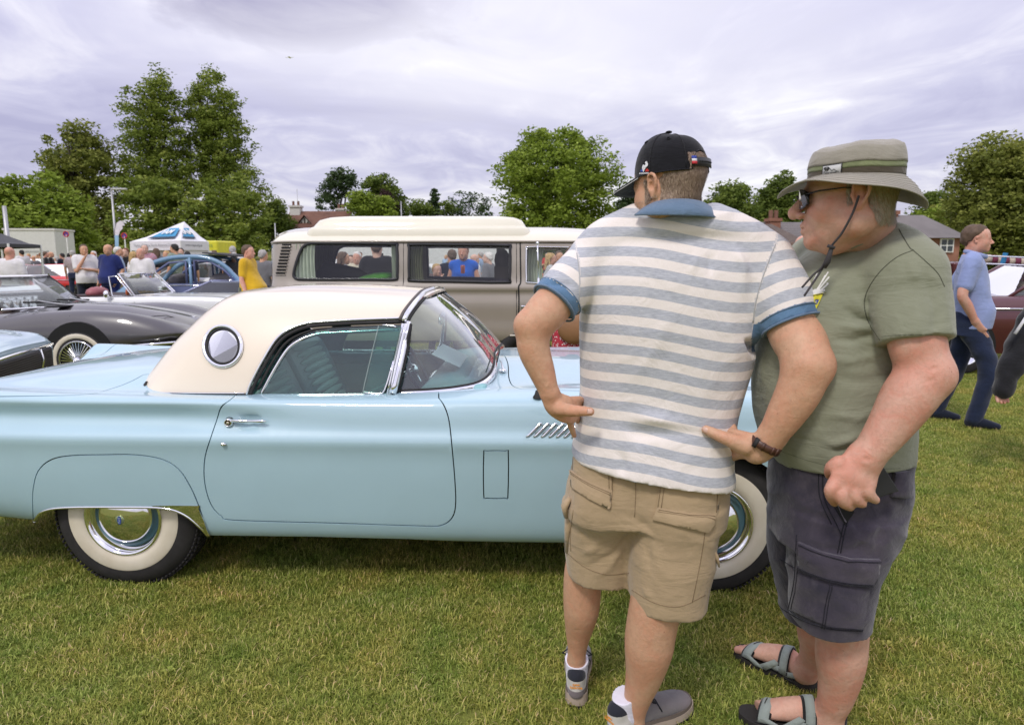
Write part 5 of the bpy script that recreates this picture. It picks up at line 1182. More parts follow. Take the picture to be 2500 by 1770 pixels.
for a in (R(30), R(90), R(270), R(330), R(146), R(214)): adopt(MB().tube([capl(a if not (abs(a - PI) < .8 and t < .32) else a, t, .0002) for t in np.linspace(.0 if abs(a - PI) > .7 else .02, .98, 14)], .0016, 6).build('cap_seam', M_CAP, None, smooth=True), M1)
for a in (R(60), R(120), R(240), R(300)):
 c = capl(a, .58, .0015); x = (capl(a + .05, .58) - c).normalized(); y = (capl(a, .62) - c).normalized()
 adopt(MB().tube([c + x * .0045 * math.cos(t) + y * .0045 * math.sin(t) for t in np.linspace(0, 2 * PI, 17)[:-1]], .0014, 6, closed=True).build('eyelet', M_CAP, None, smooth=True), M1)
b = MB(); b.ball(capl(0, 1.0, .002), (.009, .009, .004), rot=capM); adopt(b.build('cap_button', M_CAP, None, smooth=True), M1)
adopt(MB().tube([capl(a, 0.0, .001) for a in np.linspace(-2.7, 2.7, 60)], .0018, 6).build('cap_hem', M_CAP, None, smooth=True), M1)
adopt(MB().tube([capl(az0 + a, t, .0005) for a, t in [(-.42, .0)] + [(-.42 * math.cos(k), .30 * math.sin(k)) for k in np.linspace(.12, PI - .12, 18)] + [(.42, 0)]], .0022, 6).build('cap_opening_hem', M_CAP, None, smooth=True), M1)
adopt(band('cap_strap', [capl(az0 + a, .035, .007) for a in np.linspace(-.46, .46, 14)], [capl(az0 + a, .155, .0085) for a in np.linspace(-.46, .46, 14)], m_plain('strap_plastic', (.02, .02, .022), .4), None, .003), M1)
for k in range(7):
 a = az0 - .22 + k * .085; c = capl(a, .095, .0105); adopt((lambda m: m.ball(c, .0022, 8, 5))(MB()).build('strap_stud', M_BLACK, None, smooth=True), M1)
for (t0, t1, colr) in ((.125, .165, (.03, .06, .35)), (.09, .125, (.75, .74, .76)), (.055, .09, (.55, .03, .04))):
 adopt(band('tricolour_tab', [capl(a, t0, .0105) for a in (az0 - .47, az0 - .40, az0 - .33)], [capl(a, t1, .0110) for a in (az0 - .47, az0 - .40, az0 - .33)], m_plain('tab_%d' % int(t0 * 1000), colr, .7, vary=0), None, .0015), M1)
# blue front panel piping, brim
adopt(band('cap_front_panel', [capl(R(21), t, .0014) for t in np.linspace(.01, .85, 14)], [capl(R(29), t, .0014) for t in np.linspace(.01, .85, 14)], M_BLUEC, None, .001), M1)
def brim(name, grow=0.0, dz=0.0, mat=None, thick=.003):
 A_, B_ = [], []
 for a in np.linspace(-1.08, 1.08, 25):
  e = np.array(cap_fn(np.array([[a, 0.0]]))[0]); L_ = (.072 + grow) * math.cos(a * .86) ** .8 if abs(a) < 1.07 else .002
  d = Mh1 @ Vector((-math.sin(a) * .32, 1.0, 0)); q = e + np.array(d) * L_ + np.array((0, 0, 1)) * (-.020 * L_ / .07 - .30 * (math.sin(a) ** 2) * .035 * (L_ / .07) + dz)
  A_.append(e + np.array((0, 0, .001 + dz))); B_.append(q)
 return adopt(band(name, A_, B_, mat, None, thick, 6), M1)
brim('brim', 0, 0, m_cloth('grey_brim', (.035, .035, .038), 900, .2)); brim('brim_piping', .0015, -.0030, m_cloth('white_piping', (.7, .7, .7), 900, .1), .0018); brim('brim_underside', 0, -.005, M_CAP, .002)
# embroidered cockerel
def cpatch(name, uv, mat, lift=.0016): q = CC.inv(np.array(uv, float)); return adopt(CC.panel(name, q, mat, None, step=.004, inset=0, lip=.001, lift=lift), M1)
EW = m_cloth('white_thread', (.80, .80, .82), 1200, .2); 
cock = [(1580, 394.5), (1581.5, 399), (1583, 402), (1581.5, 406), (1577.5, 410), (1574, 416), (1572, 421), (1571, 419), (1570.5, 412), (1573, 407), (1576, 404), (1577.5, 401), (1575.5, 398), (1577, 395.5)]
cpatch('embroidered_cockerel', cock, EW); cpatch('embroidered_tail', [(1571, 403), (1575, 404), (1574, 408), (1570.5, 414), (1570, 418), (1568.5, 411), (1569.5, 406)], EW)
cpatch('embroidered_blue', [(1564, 419.5), (1566, 415), (1569.5, 413), (1570.5, 420)], m_cloth('blue_thread', (.03, .09, .42), 1200)); cpatch('embroidered_red', [(1576, 419.5), (1578, 413.5), (1582, 412.5), (1585.5, 419)], m_cloth('red_thread', (.55, .03, .02), 1200))
c_ = CC.pts([(1574, 424)], .0025)[0]; xd = Vector(CC.pts([(1584, 423.6)], 0)[0]) - Vector(CC.pts([(1564, 424.4)], 0)[0]); yd = Vector(CC.pts([(1574, 418)], 0)[0]) - Vector(CC.pts([(1574, 430)], 0)[0])
adopt(put_text('LE COQ SPORTIF', .0048, basis(c_, xd, yd), EW, None, 'cap_lettering', .0002), M1)
# shorts
M_KHAKI = m_cloth('khaki_twill', (.42, .31, .185), 800, .3, .08)
def build_shorts1():
 v = Vol((P(1360, 1300, 2.0).x - .02, 1.66, P(1600, 1530, 1.85).z - .05), (P(1790, 1200, 1.9).x + .02, 2.14, P(1600, 1070, 1.9).z), .0055)
 H_ = sorted([station(1090, 1408, 1764, 1.925, .140), station(1150, 1400, 1764, 1.925, .148), station(1200, 1386, 1764, 1.925, .152), station(1255, 1380, 1757, 1.925, .150)]); v.stack(H_, k=0, n=2.4, shear=-.17)
 Lg = sorted([station(1230, 1380, 1568, 1.965, .125), station(1300, 1380, 1552, 1.975, .112), station(1355, 1381, 1544, 1.985, .108), station(1395, 1384, 1540, 1.99, .108)]); v.stack(Lg, k=.028, n=2.3, tilt=(-.05, .10))
 Rg = sorted([station(1230, 1562, 1756, 1.88, .13), station(1300, 1543, 1752, 1.87, .118), station(1400, 1538, 1738, 1.86, .110), station(1466, 1541, 1722, 1.86, .106)]); v.stack(Rg, k=.028, n=2.3, tilt=(-.03, .10))
 v.ell(P(1480, 1240, 1.87), (.075, .05, .07), k=.05); v.ell(P(1650, 1245, 1.83), (.085, .05, .075), k=.05)
 V, Q = v.mesh('s', 2); N = normals_of(V, Q); q = lambda u, w, Y=1.78: P(u, w, Y)
 L = [([q(1551, 1130), q(1552, 1200), q(1551, 1262)], -.006, .008), ([q(1545, 1262), q(1470, 1262), q(1400, 1240)], -.005, .012), ([q(1550, 1266), q(1600, 1300), q(1690, 1330)], -.007, .012), ([q(1600, 1270), q(1660, 1310), q(1740, 1330)], .006, .012), ([q(1560, 1290), q(1590, 1380), q(1600, 1480)], -.005, .014),
   ([q(1480, 1280, 1.87), q(1450, 1340, 1.87), q(1400, 1370, 1.87)], .006, .012), ([q(1540, 1290, 1.87), q(1500, 1350, 1.87), q(1430, 1390, 1.87)], -.006, .012), ([q(1520, 1330, 1.87), q(1490, 1390, 1.87), q(1440, 1420, 1.87)], .005, .010), ([q(1620, 1360), q(1600, 1420), q(1620, 1480)], .006, .011), ([q(1700, 1340), q(1660, 1400), q(1640, 1460)], -.005, .012), ([q(1560, 1440), q(1620, 1465), q(1700, 1450)], .005, .010), ([q(1650, 1300), q(1680, 1350), q(1720, 1380)], .004, .010), ([q(1400, 1300, 1.87), q(1440, 1310, 1.87), q(1500, 1300, 1.87)], -.004, .010)]
 V = folds(V, N, L); N = normals_of(V, Q); r_ = np.abs(fbm(V * [1, 1, .7], 26, 9)); V = V + N * ((.5 - r_) * .0028)[:, None]
 adopt(body_obj('cargo_shorts', V, Q, M_KHAKI), M1); return V, Q
sV, sQ = build_shorts1(); SS1 = Skin(sV, sQ); M_KH2 = m_cloth('khaki_stitch', (.50, .39, .25), 800, .2); M_KH3 = m_plain('khaki_dark_stitch', (.22, .155, .085), .9)  # stitch lines use the darker khaki
for nm, poly in (('back_pocket', [(1402, 1115), (1495, 1135), (1496, 1205), (1492, 1222), (1488, 1232)] + [(1440, 1210), (1398, 1165)]), ('back_pocket', [(1612, 1180), (1756, 1195), (1750, 1250), (1742, 1275), (1728, 1290), (1660, 1275), (1597, 1252), (1602, 1238)]),
     ('pocket_flap', [(1396, 1148), (1440, 1176), (1494, 1200), (1492, 1236), (1488, 1241), (1440, 1218), (1400, 1190)]), ('pocket_flap', [(1606, 1238), (1680, 1252), (1742, 1258), (1740, 1276), (1726, 1298), (1660, 1283), (1594, 1266)])):
 adopt(SS1.patch(nm, poly, M_KHAKI, None, .005 if nm == 'back_pocket' else .009, .007, 7, puff=.002), M1)
for ln in ([(1400, 1152), (1440, 1180), (1493, 1203)], [(1401, 1157), (1440, 1185), (1492, 1208)], [(1608, 1242), (1680, 1256), (1741, 1262)], [(1606, 1247), (1680, 1261), (1740, 1267)]): adopt(SS1.seam('stitching', ln, .0009, M_KH3, None, .0105), M1)
for ln in ([(1495, 1137), (1496, 1195)], [(1488, 1137), (1489, 1192)], [(1613, 1184), (1606, 1236)], [(1622, 1185), (1614, 1238)], [(1748, 1200), (1745, 1250)]): adopt(SS1.seam('stitching', ln, .0009, M_KH3, None, .0075), M1)
for ln in ([(1551, 1150), (1552, 1210), (1549, 1262)], [(1388, 1352), (1430, 1385), (1480, 1402), (1536, 1398)], [(1543, 1440), (1600, 1472), (1660, 1480), (1722, 1452)], [(1728, 1250), (1712, 1360), (1690, 1470)], [(1400, 1245), (1393, 1300), (1394, 1345)]): adopt(SS1.seam('stitching', ln, .0009, M_KH3, None, .0006), M1)
# cargo pockets that stand off the sides
def bag(name, pts, mat, root, rs, fl=.5, n=10): return adopt(MB().tube(pts, rs, n, flat_=fl).build(name, mat, None, smooth=True), root)
bag('side_pocket', [P(1394, 1235, 1.92), P(1386, 1290, 1.93), P(1383, 1345, 1.95)], M_KHAKI, M1, [.012, .020, .012]); bag('side_pocket_flap', [P(1392, 1215, 1.90), P(1378, 1235, 1.90), P(1382, 1258, 1.91)], M_KHAKI, M1, [.012, .021, .016])
bag('side_pocket', [P(1738, 1370, 1.83), P(1724, 1430, 1.83), P(1708, 1475, 1.84)], M_KHAKI, M1, [.010, .022, .016]); bag('side_pocket_flap', [P(1740, 1335, 1.80), P(1750, 1360, 1.80), P(1756, 1384, 1.80)], M_KHAKI, M1, [.006, .012, .004])
adopt(MB().tube([P(1780, 1180, 1.86), P(1786, 1190, 1.855), P(1790, 1197, 1.85)], [.003, .004, .006]).build('drawcord_end', m_plain('cord_blue', (.05, .10, .16), .8), None), M1)
# socks and trainers
def shoe(root, heel, toe, col, txt_=True, lift=0.0, s=1.0):
 d = foot_dir(heel, toe); M = Matrix((d.cross(Vector((0, 0, 1))), d, Vector((0, 0, 1)))).transposed(); loc = Vector((heel[0], heel[1], lift)); A3 = np.array(M)
 W = lambda p: loc + M @ (Vector(p) * s)
 grp = empty('trainer', loc); adopt(grp, root)
 def up(o): o.parent = grp; o.matrix_parent_inverse = Matrix.Translation(loc).inverted(); return o
 outl = [(0, -.005), (.026, .004), (.036, .035), (.035, .09), (.040, .15), (.049, .20), (.048, .25), (.034, .290), (.0, .305), (-.030, .290), (-.042, .25), (-.044, .20), (-.036, .15), (-.033, .09), (-.034, .035), (-.026, .004)]
 o2 = smooth_poly(outl, 4, True)
 for nm, z0, z1, g_, mt in (('outsole', .0, .010, 1.0, M_BLACK), ('midsole', .010, .030, .985, m_plain('midsole_foam', (.42, .34, .27), .7)), ('midsole_top', .030, .040, .95, m_plain('midsole_brown', (.14, .11, .09), .8))):
  m = MB(); n_ = len(o2); hh = lambda q, z: z + .012 * max(0, 1 - q[1] / .16) * (z > .012) + .008 * max(0, (q[1] - .25) / .05)
  vsb = [W((q[0] * g_, .15 + (q[1] - .15) * g_, hh(q, z0))) for q in o2] + [W((q[0] * g_ * .98, .15 + (q[1] - .15) * g_ * .99, hh(q, z1))) for q in o2]
  m.add(vsb, [tuple(range(n_))[::-1], tuple(range(n_, 2 * n_))] + [(i, (i + 1) % n_, n_ + (i + 1) % n_, n_ + i) for i in range(n_)]); up(m.build(nm, mt, None))
 v = Vol((-.07, -.03, .02), (.07, .33, .14), .003)
 v.limb([(0, .035, .062), (0, .09, .068), (.002, .15, .060), (.003, .20, .050), (.002, .25, .043), (0, .275, .040)], [.030, .033, .036, .042, .041, .030], [.045, .046, .038, .028, .022, .016], (1, 0, 0), k=.01)
 v.cone((0, .012, .05), (0, .008, .096), .024, .020, .012); v.cone((0, .02, .10), (0, .09, .100), .026, .022, .015)
 v.ell((0, .052, .118), (.027, .040, .035), k=.006, sub=True)
 v.put((-.1, -.1, -.1), (.1, .4, .036), lambda X, Y, Z: Z - .036 + 0 * X + 0 * Y, 0.0, sub=True)
 V, Q = v.mesh('u', 2); N = normals_of(V, Q); V = folds(V, N, [([(-.04, .10, .03), (-.03, .12, .06), (0, .13, .09)], .002, .004), ([(.04, .10, .03), (.03, .12, .06), (0, .13, .09)], .002, .004), ([(-.045, .22, .03), (0, .235, .06), (.045, .22, .03)], .0015, .003), ([(-.03, .05, .05), (0, .0, .058), (.03, .05, .05)], .0018, .003)])
 loc_y, loc_z, loc_x = V[:, 1], V[:, 2], V[:, 0]; tabm = ((loc_y < .062) & (loc_z > .062 - .12 * np.clip(loc_y, 0, .1) + .0) & (loc_z < .101)) * 1.0; rim = ((loc_z > .094) & (loc_y < .095)) * 1.0
 up(body_obj('upper', place(V, M, loc, s), Q, M_SHOE, None, {'tab': tabm, 'rim': rim}))
 vs_ = Vol((-.05, -.01, .05), (.05, .12, .18), .003); vs_.limb([(0, .055, .07), (0, .048, .115), (0, .044, .138)], [.032, .034, .036], [.042, .040, .040], (1, 0, 0), k=0); vs_.put((-.1, -.1, .138), (.1, .2, .2), lambda X, Y, Z: .134 + .25 * (np.abs(X) - .02).clip(0) + .25 * (Y - .05) - Z, 0.0, sub=True); V, Q = vs_.mesh('k', 2); up(body_obj('sock', place(V, M, loc, s), Q, m_cloth('white_sock', (.72, .70, .78), 500, .3), None))
 lc = m_plain('lace_navy', (.015, .018, .028), .8)
 for k in range(5): y_ = .105 + k * .020; z_ = .106 - k * .009; up(MB().tube([W((-.020, y_ + .006, z_ - .010)), W((-.008, y_, z_ + .003)), W((.010, y_ + .004, z_ + .003)), W((.022, y_ + .010, z_ - .010))], .0022 * s, 6).build('lace', lc, None, smooth=True))
 for sx in (-1, 1): up(MB().tube([W((0, .112, .112)), W((sx * .030, .105, .128)), W((sx * .046, .118, .106)), W((sx * .030, .126, .095)), W((0, .118, .108))], .0022 * s, 6).build('lace_bow', lc, None, smooth=True)); up(MB().tube([W((0, .115, .112)), W((sx * .026, .135, .10)), W((sx * .040, .150, .065))], .0020 * s, 6).build('lace_end', lc, None, smooth=True))
 # heel lettering
 for ln, dz_ in (('new', .0865), ('balance', .0765)):
  up(put_text(ln, .0125 * s, basis(W((0, -.0135 + (.0865 - dz_) * .1, dz_)), M @ Vector((1, 0, 0)), Vector((0, 0, 1))), m_plain('orange_print', (.80, .33, .05), .7, vary=0), None, 'heel_lettering', .0003))
 return grp
def m_shoe():
 n = NT('suede_upper'); c = n.mix(n.noise(14, 4, .6), (.13, .12, .125), (.22, .20, .20)); c = n.mix(n.ramp(n.noise(4, 2), [(.4, 0.), (.6, .6)]), c, (.20, .15, .16)); c = n.mix(n.attr('tab'), c, n.mix(n.noise(30, 3), (.62, .60, .55), (.50, .48, .43))); c = n.mix(n.ramp(n.attr('rim'), [(.4, 0.), (.6, 1.)]), c, (.02, .022, .03))
 return n.bsdf(c, .88, spec=.2, normal=n.bump(n.noise(160, 3), .3, .002), sheen=.2)
M_SHOE = m_shoe()
hL = P(1405, 1660, 2.055); shoe(M1, (hL.x, 2.03, 0), (hL.x + .035, 2.335, 0), None, s=1.08)
hR = P(1535, 1770, 1.90); shoe(M1, (hR.x - .055, 1.865, 0), (hR.x + .185, 2.02, 0), None, s=1.08)
# watch
wd = (P(1880, 1070, 1.725) - P(1864, 1096, 1.73)).normalized(); wc = P(1869, 1086, 1.727)
ax = wd; side = (Vector(P(1906, 1108, 1.727)) - Vector(P(1832, 1066, 1.727))); side = (side - ax * side.dot(ax)).normalized(); up_ = ax.cross(side)
ring = lambda off, g: [wc + ax * off + side * math.cos(t) * (.0395 + g) + up_ * math.sin(t) * (.030 + g) for t in np.linspace(0, 2 * PI, 41)]
M_LEATH = m_plain('brown_leather', (.085, .035, .022), .45, vary=.3, vscale=30)
adopt(band('watch_strap', ring(-.010, .001), ring(.010, .001), M_LEATH, None, .0035), M1)
for t in (0.9, 1.25, 1.9): adopt(band('strap_keeper', [wc + ax * o2_ + side * math.cos(a) * .0425 + up_ * math.sin(a) * .033 for a, o2_ in ((-t, -.011), (-t, .011))], [wc + ax * o2_ + side * math.cos(a) * .0425 + up_ * math.sin(a) * .033 for a, o2_ in ((-t - .16, -.011), (-t - .16, .011))], M_LEATH, None, .004), M1)
adopt(band('buckle', [wc + ax * o2_ + side * math.cos(a) * .0425 + up_ * math.sin(a) * .033 for a, o2_ in ((-2.35, -.013), (-2.35, .013))], [wc + ax * o2_ + side * math.cos(a) * .0425 + up_ * math.sin(a) * .033 for a, o2_ in ((-2.65, -.013), (-2.65, .013))], M_BLACK, None, .005), M1)
# ------------------------------------------------------------ MAN IN THE WIDE-BRIMMED HAT
M2 = empty('person', (G(2000, 1700).x, 1.95, 0), 0, 'stout man in profile with wide sun hat, sunglasses and olive T-shirt', 'person')
def A2(o): return adopt(o, M2)
Y2 = 1.88
def build_shirt2():
 T = sorted([station(1112, 1886, 2214, Y2, .188), station(1095, 1876, 2214, Y2, .190), station(1060, 1862, 2214, Y2, .192), station(1000, 1849, 2216, Y2, .195), station(930, 1843, 2220, Y2, .195), station(870, 1848, 2226, Y2, .192), station(800, 1866, 2232, Y2, .190), station(740, 1888, 2240, Y2, .188), station(690, 1915, 2246, Y2, .182), station(650, 1948, 2244, Y2, .170), station(618, 1985, 2232, Y2, .150), station(592, 2022, 2205, Y2, .118), station(572, 2052, 2184, Y2, .09)])
 v = Vol((P(1835, 900, 1.9).x - .03, 1.50, T[0][0] - .10), (P(2330, 800, 1.65).x + .05, 2.12, T[-1][0] + .06), .0055)
 v.stack(T, k=0, n=2.25, tilt=(.05, -.02), shear=.05)
 S2 = P(2212, 668, 1.70); e2 = P(2238, 832, 1.645)
 v.chain([P(2110, 585, 1.86), P(2180, 622, 1.78), S2], [.060, .078, .088], k=.035)
 v.limb([S2, S2.lerp(e2, .5), e2, e2 + (e2 - S2) * .25], [.094, .096, .0915, .09], [.085, .080, .074, .070], (1, .2, 0), k=.02)
 d = (e2 - S2).normalized(); v.put(np.array(e2) - .14, np.array(e2) + .14, lambda X, Y, Z: np.maximum(np.maximum(-((X - e2[0]) * d[0] + (Y - e2[1]) * d[1] + (Z - e2[2]) * d[2]), Y - 1.690 + 0 * X), np.sqrt((X - e2[0]) ** 2 + (Y - e2[1]) ** 2 + (Z - e2[2]) ** 2) - .125), 0.0, sub=True)
 # far shoulder
 f2 = P(1990, 640, 2.03); v.chain([P(2080, 590, 1.90), P(2020, 618, 1.98), f2], [.055, .065, .075], k=.03); v.chain([f2, P(1960, 700, 2.05), P(1935, 790, 2.05)], [.078, .08, .078], k=.02)
 V, Q = v.mesh('s', 2); N = normals_of(V, Q); q = lambda u, w, Y=1.69: P(u, w, Y)
 L = [([q(2210, 615), q(2160, 680), q(2118, 740), q(2130, 800), q(2150, 832)], -.0085, .008), ([q(2140, 790), q(2100, 780), q(2060, 750), q(2000, 730)], -.007, .011), ([q(2140, 800), q(2090, 800), q(2030, 790)], .006, .009), ([q(2145, 815), q(2080, 830), q(2010, 830)], -.005, .010), ([q(2130, 770), q(2100, 745), q(2070, 700)], .005, .012),
   ([q(2160, 860), q(2080, 880), q(2000, 880)], .004, .012), ([q(2170, 920), q(2100, 930), q(2030, 920)], -.004, .012), ([q(2150, 1000), q(2090, 1020), q(2030, 1010)], .005, .012), ([q(2100, 1060), q(2040, 1085), q(1960, 1070)], .007, .010), ([q(2080, 1090), q(2020, 1110), q(1960, 1095)], -.005, .009), ([q(1990, 1000), q(1930, 1040), q(1900, 1080)], .004, .012),
   ([q(2230, 640, 1.62), q(2245, 720, 1.58), q(2240, 820, 1.58)], .005, .012), ([q(2265, 680, 1.6), q(2290, 760, 1.58), q(2280, 830, 1.58)], -.005, .012), ([q(2200, 700, 1.6), q(2195, 770, 1.58), q(2190, 830, 1.58)], -.004, .010), ([q(2100, 620), q(2060, 660), q(2040, 720)], .004, .012), ([q(2120, 640), q(2090, 690), q(2090, 740)], -.004, .012), ([q(2050, 640), q(2000, 700), q(1950, 740)], .003, .014)]
 V = folds(V, N, [(p_, a_ * 1.3, w_) for p_, a_, w_ in L]); N = normals_of(V, Q); V = V + N * (fbm(V, 24, 5) * .0012 + (.5 - np.abs(fbm(V @ np.array([[1, 0, .5], [0, 1, 0], [-.3, 0, 1]]), 17, 15))).clip(0, 1) * .005)[:, None]
 A2(body_obj('t_shirt', V, Q, M_OLIVE, None)); return V, Q, S2, e2
M_OLIVE = m_cloth('olive_jersey', (.27, .28, .20), 900, .2, .07)
V2, Q2, S2, e2 = build_shirt2(); SK2 = Skin(V2, Q2); M_OLSEAM = m_plain('olive_seam', (.085, .09, .06), .9)
for nm, ln in (('shoulder_seam', [(2195, 560), (2206, 580), (2222, 606), (2230, 611)]), ('armhole_seam', [(2230, 611), (2190, 628), (2150, 662), (2120, 705), (2110, 745), (2122, 790), (2148, 830)]), ('armhole_seam', [(2230, 612), (2262, 640), (2290, 668), (2306, 700)]), ('hem_stitch', [(1890, 1095), (1960, 1120), (2030, 1138), (2110, 1145), (2212, 1143)]), ('cuff_stitch', [(2152, 822), (2200, 818), (2260, 818), (2315, 824)])):
 A2(SK2.seam(nm, ln, .0007 if 'stitch' in nm else .0014, M_OLSEAM, None, -.0002))
# neck ribbing
nr = [(2030, 600, 1.80), (2040, 605, 1.775), (2070, 600, 1.745), (2110, 585, 1.735), (2150, 566, 1.75), (2182, 554, 1.79), (2192, 552, 1.83)]
nr2 = [(u + 3, w_ + 9, Y - .006) for u, w_, Y in nr]
A2(band('neck_rib', fc_(nr), fc_(nr2), m_cloth('olive_rib', (.25, .26, .18), 700, .35), None, .004))
# prints on the chest
M_PRINT = m_plain('white_print', (.72, .71, .68), .8, vary=.04)
for br in ([(1958, 768), (1972, 724), (1985, 690), (1996, 668)], [(1960, 762), (1990, 716), (2015, 672)], [(1962, 752), (1995, 706), (2022, 664)], [(1966, 744), (2004, 700), (2024, 676)], [(1968, 738), (2000, 712), (2020, 694), (2018, 692)], [(1968, 734), (1996, 716), (2014, 708)], [(1966, 728), (1990, 716), (2012, 716)]):
 A2(SK2.seam('tree_print', br, .0048, M_PRINT, None, -.0040, 4, 8))
A2(SK2.patch('tree_print', [(1950, 745), (1966, 722), (1990, 706), (2012, 708), (1996, 722), (1978, 742), (1966, 772), (1956, 780)], M_PRINT, None, .0012, .002, 6))
M_STK = m_plain('yellow_sticker', (.80, .72, .03), .5, vary=0); A2(SK2.patch('name_sticker', [(1979, 722), (2011, 716), (1994, 754), (1967, 747)], M_STK, None, .0035, .002, 5)); A2(SK2.patch('sticker_band', [(1972, 735), (2002, 731), (1996, 744), (1968, 743)], m_plain('sticker_blue', (.06, .09, .38), .5, vary=0), None, .0042, .001, 5))
def skin_text(sk, s, size, uv, uvx, uvy, mat, root, lift, name): c = sk.hit(*uv); x = sk.hit(*uvx)[0] - c[0]; y = sk.hit(*uvy)[0] - c[0]; o = put_text(s, size, basis(c[0] + c[1] * lift, x, y), mat, None, name, .0002); adopt(o, root); return o
skin_text(SK2, 'Rotary', .0105, (1982, 738), (1992, 737), (1984, 731), M_PRINT, M2, .0058, 'sticker_lettering')
c = SK2.hit(1995, 736); A2(MB().tube([c[0] + c[1] * .0055 + Vector((math.cos(t) * .0052, 0, math.sin(t) * .0055)) for t in np.linspace(0, 2 * PI, 17)[:-1]], .0012, 6, closed=True).build('sticker_wheel', M_STK, None))
skin_text(SK2, 'CLASSICS ON THE COMMON', .0038, (1994, 722), (2004, 720), (1996, 716), m_plain('sticker_ink', (.12, .11, .02), .6, vary=0), M2, .0048, 'sticker_lettering')
# head
H2 = R(90 - 20); c2 = P(2076, 478, 1.745); Mh2 = RM(H2, R(-3)); S_2 = 1.10
nk2 = np.array(Mh2.transposed() @ (P(2112, 600, 1.84) - c2)) / S_2
v_ = head_vol(.003, jowl=.016, nose=1.22, neck_r=.066, neck=tuple(nk2), skull=.93); h2V, h2Q = v_.mesh('h', 2)
h2W = place(h2V, Mh2, c2, S_2); h2N = normals_of(h2W, h2Q)
f_ = lambda x, y, z: c2 + Mh2 @ (Vector((x, y, z)) * S_2)
h2W = folds(h2W, h2N, [([f_(-.07, .02, -.11), f_(-.055, .0, -.13), f_(-.05, -.04, -.12)], -.003, .006), ([f_(-.075, -.03, -.10), f_(-.06, -.07, -.12), f_(-.03, -.09, -.12)], -.0035, .006), ([f_(-.030, .100, -.046), f_(-.040, .088, -.066), f_(-.038, .080, -.085)], -.0022, .0045), ([f_(-.06, .06, .0), f_(-.068, .04, -.004)], -.0015, .004), ([f_(-.045, .085, -.018), f_(-.055, .075, -.024)], -.002, .005)])
def build_arm2():
 v = Vol((P(1990, 1200, 1.62).x - .02, 1.50, P(2080, 1260, 1.6).z - .03), (P(2330, 900, 1.6).x + .04, 1.86, e2.z + .14), .0040)
 el = P(2262, 915, 1.63)
 v.limb([S2.lerp(e2, .6), e2, P(2250, 880, 1.64), el], [.070, .070, .063, .058], [.055, .056, .058, .060], (1, .2, 0), k=.01); v.ell(P(2285, 922, 1.615), (.030, .030, .026), k=.022)
 v.chain([el, P(2222, 965, 1.625), P(2178, 1032, 1.62), P(2140, 1085, 1.618), P(2112, 1118, 1.618)], [.062, .063, .052, .043, .039], k=.018)
 wr = P(2112, 1118, 1.618); sd = Vector(P(2154, 1132, 1.62)) - Vector(P(2069, 1100, 1.62))
 v.limb([wr, P(2098, 1142, 1.61), P(2086, 1168, 1.60), P(2078, 1190, 1.598)], [.042, .052, .058, .056], [.026, .022, .021, .018], sd, k=.018)
 Z = 1.598
 fing(v, [P(2046, 1130, 1.61), P(2030, 1140, 1.618), P(2024, 1152, 1.635), P(2024, 1160, 1.66)], [.017, .0145, .0120, .010], .008)
 fing(v, [P(2040, 1180, Z), P(2028, 1196, 1.594), P(2030, 1213, 1.605), P(2037, 1226, 1.63)], [.0165, .0150, .0130, .0110], .007)
 fing(v, [P(2062, 1188, Z), P(2054, 1208, 1.588), P(2060, 1226, 1.592), P(2075, 1236, 1.605)], [.0165, .0160, .0145, .0118], .007)
 fing(v, [P(2088, 1190, Z), P(2086, 1208, 1.588), P(2092, 1222, 1.592), P(2105, 1229, 1.602)], [.0160, .0150, .0138, .0112], .007)
 fing(v, [P(2116, 1184, Z), P(2118, 1200, 1.59), P(2126, 1212, 1.594), P(2137, 1220, 1.602)], [.0150, .0138, .0125, .0105], .007)
 V, Q = v.mesh('a', 4); N = normals_of(V, Q)
 L = [([P(2300, 895, 1.58), P(2275, 900, 1.57), P(2260, 905, 1.57)], -.003, .004), ([P(2312, 918, 1.59), P(2285, 922, 1.57), P(2262, 932, 1.57)], -.0035, .004), ([P(2305, 907, 1.59), P(2280, 911, 1.57)], .002, .004), ([P(2195, 908, 1.60), P(2220, 902, 1.57), P(2245, 905, 1.57)], -.003, .006), ([P(2070, 1104, 1.6), P(2100, 1118, 1.575), P(2150, 1128, 1.6)], -.002, .005)] + \
  [([P(u, 1150, 1.57), P(u - 6, 1185, 1.57)], .0018, .0035) for u in (2052, 2072, 2094, 2116)] + [([P(u - 8, 1192, 1.57), P(u + 8, 1190, 1.57)], .002, .005) for u in (2036, 2062, 2090)] + [([P(2150, 1000, 1.56), P(2120, 1060, 1.56), P(2090, 1110, 1.56)], .0016, .0035)]
 return folds(V, N, L), Q
a2V, a2Q = build_arm2()
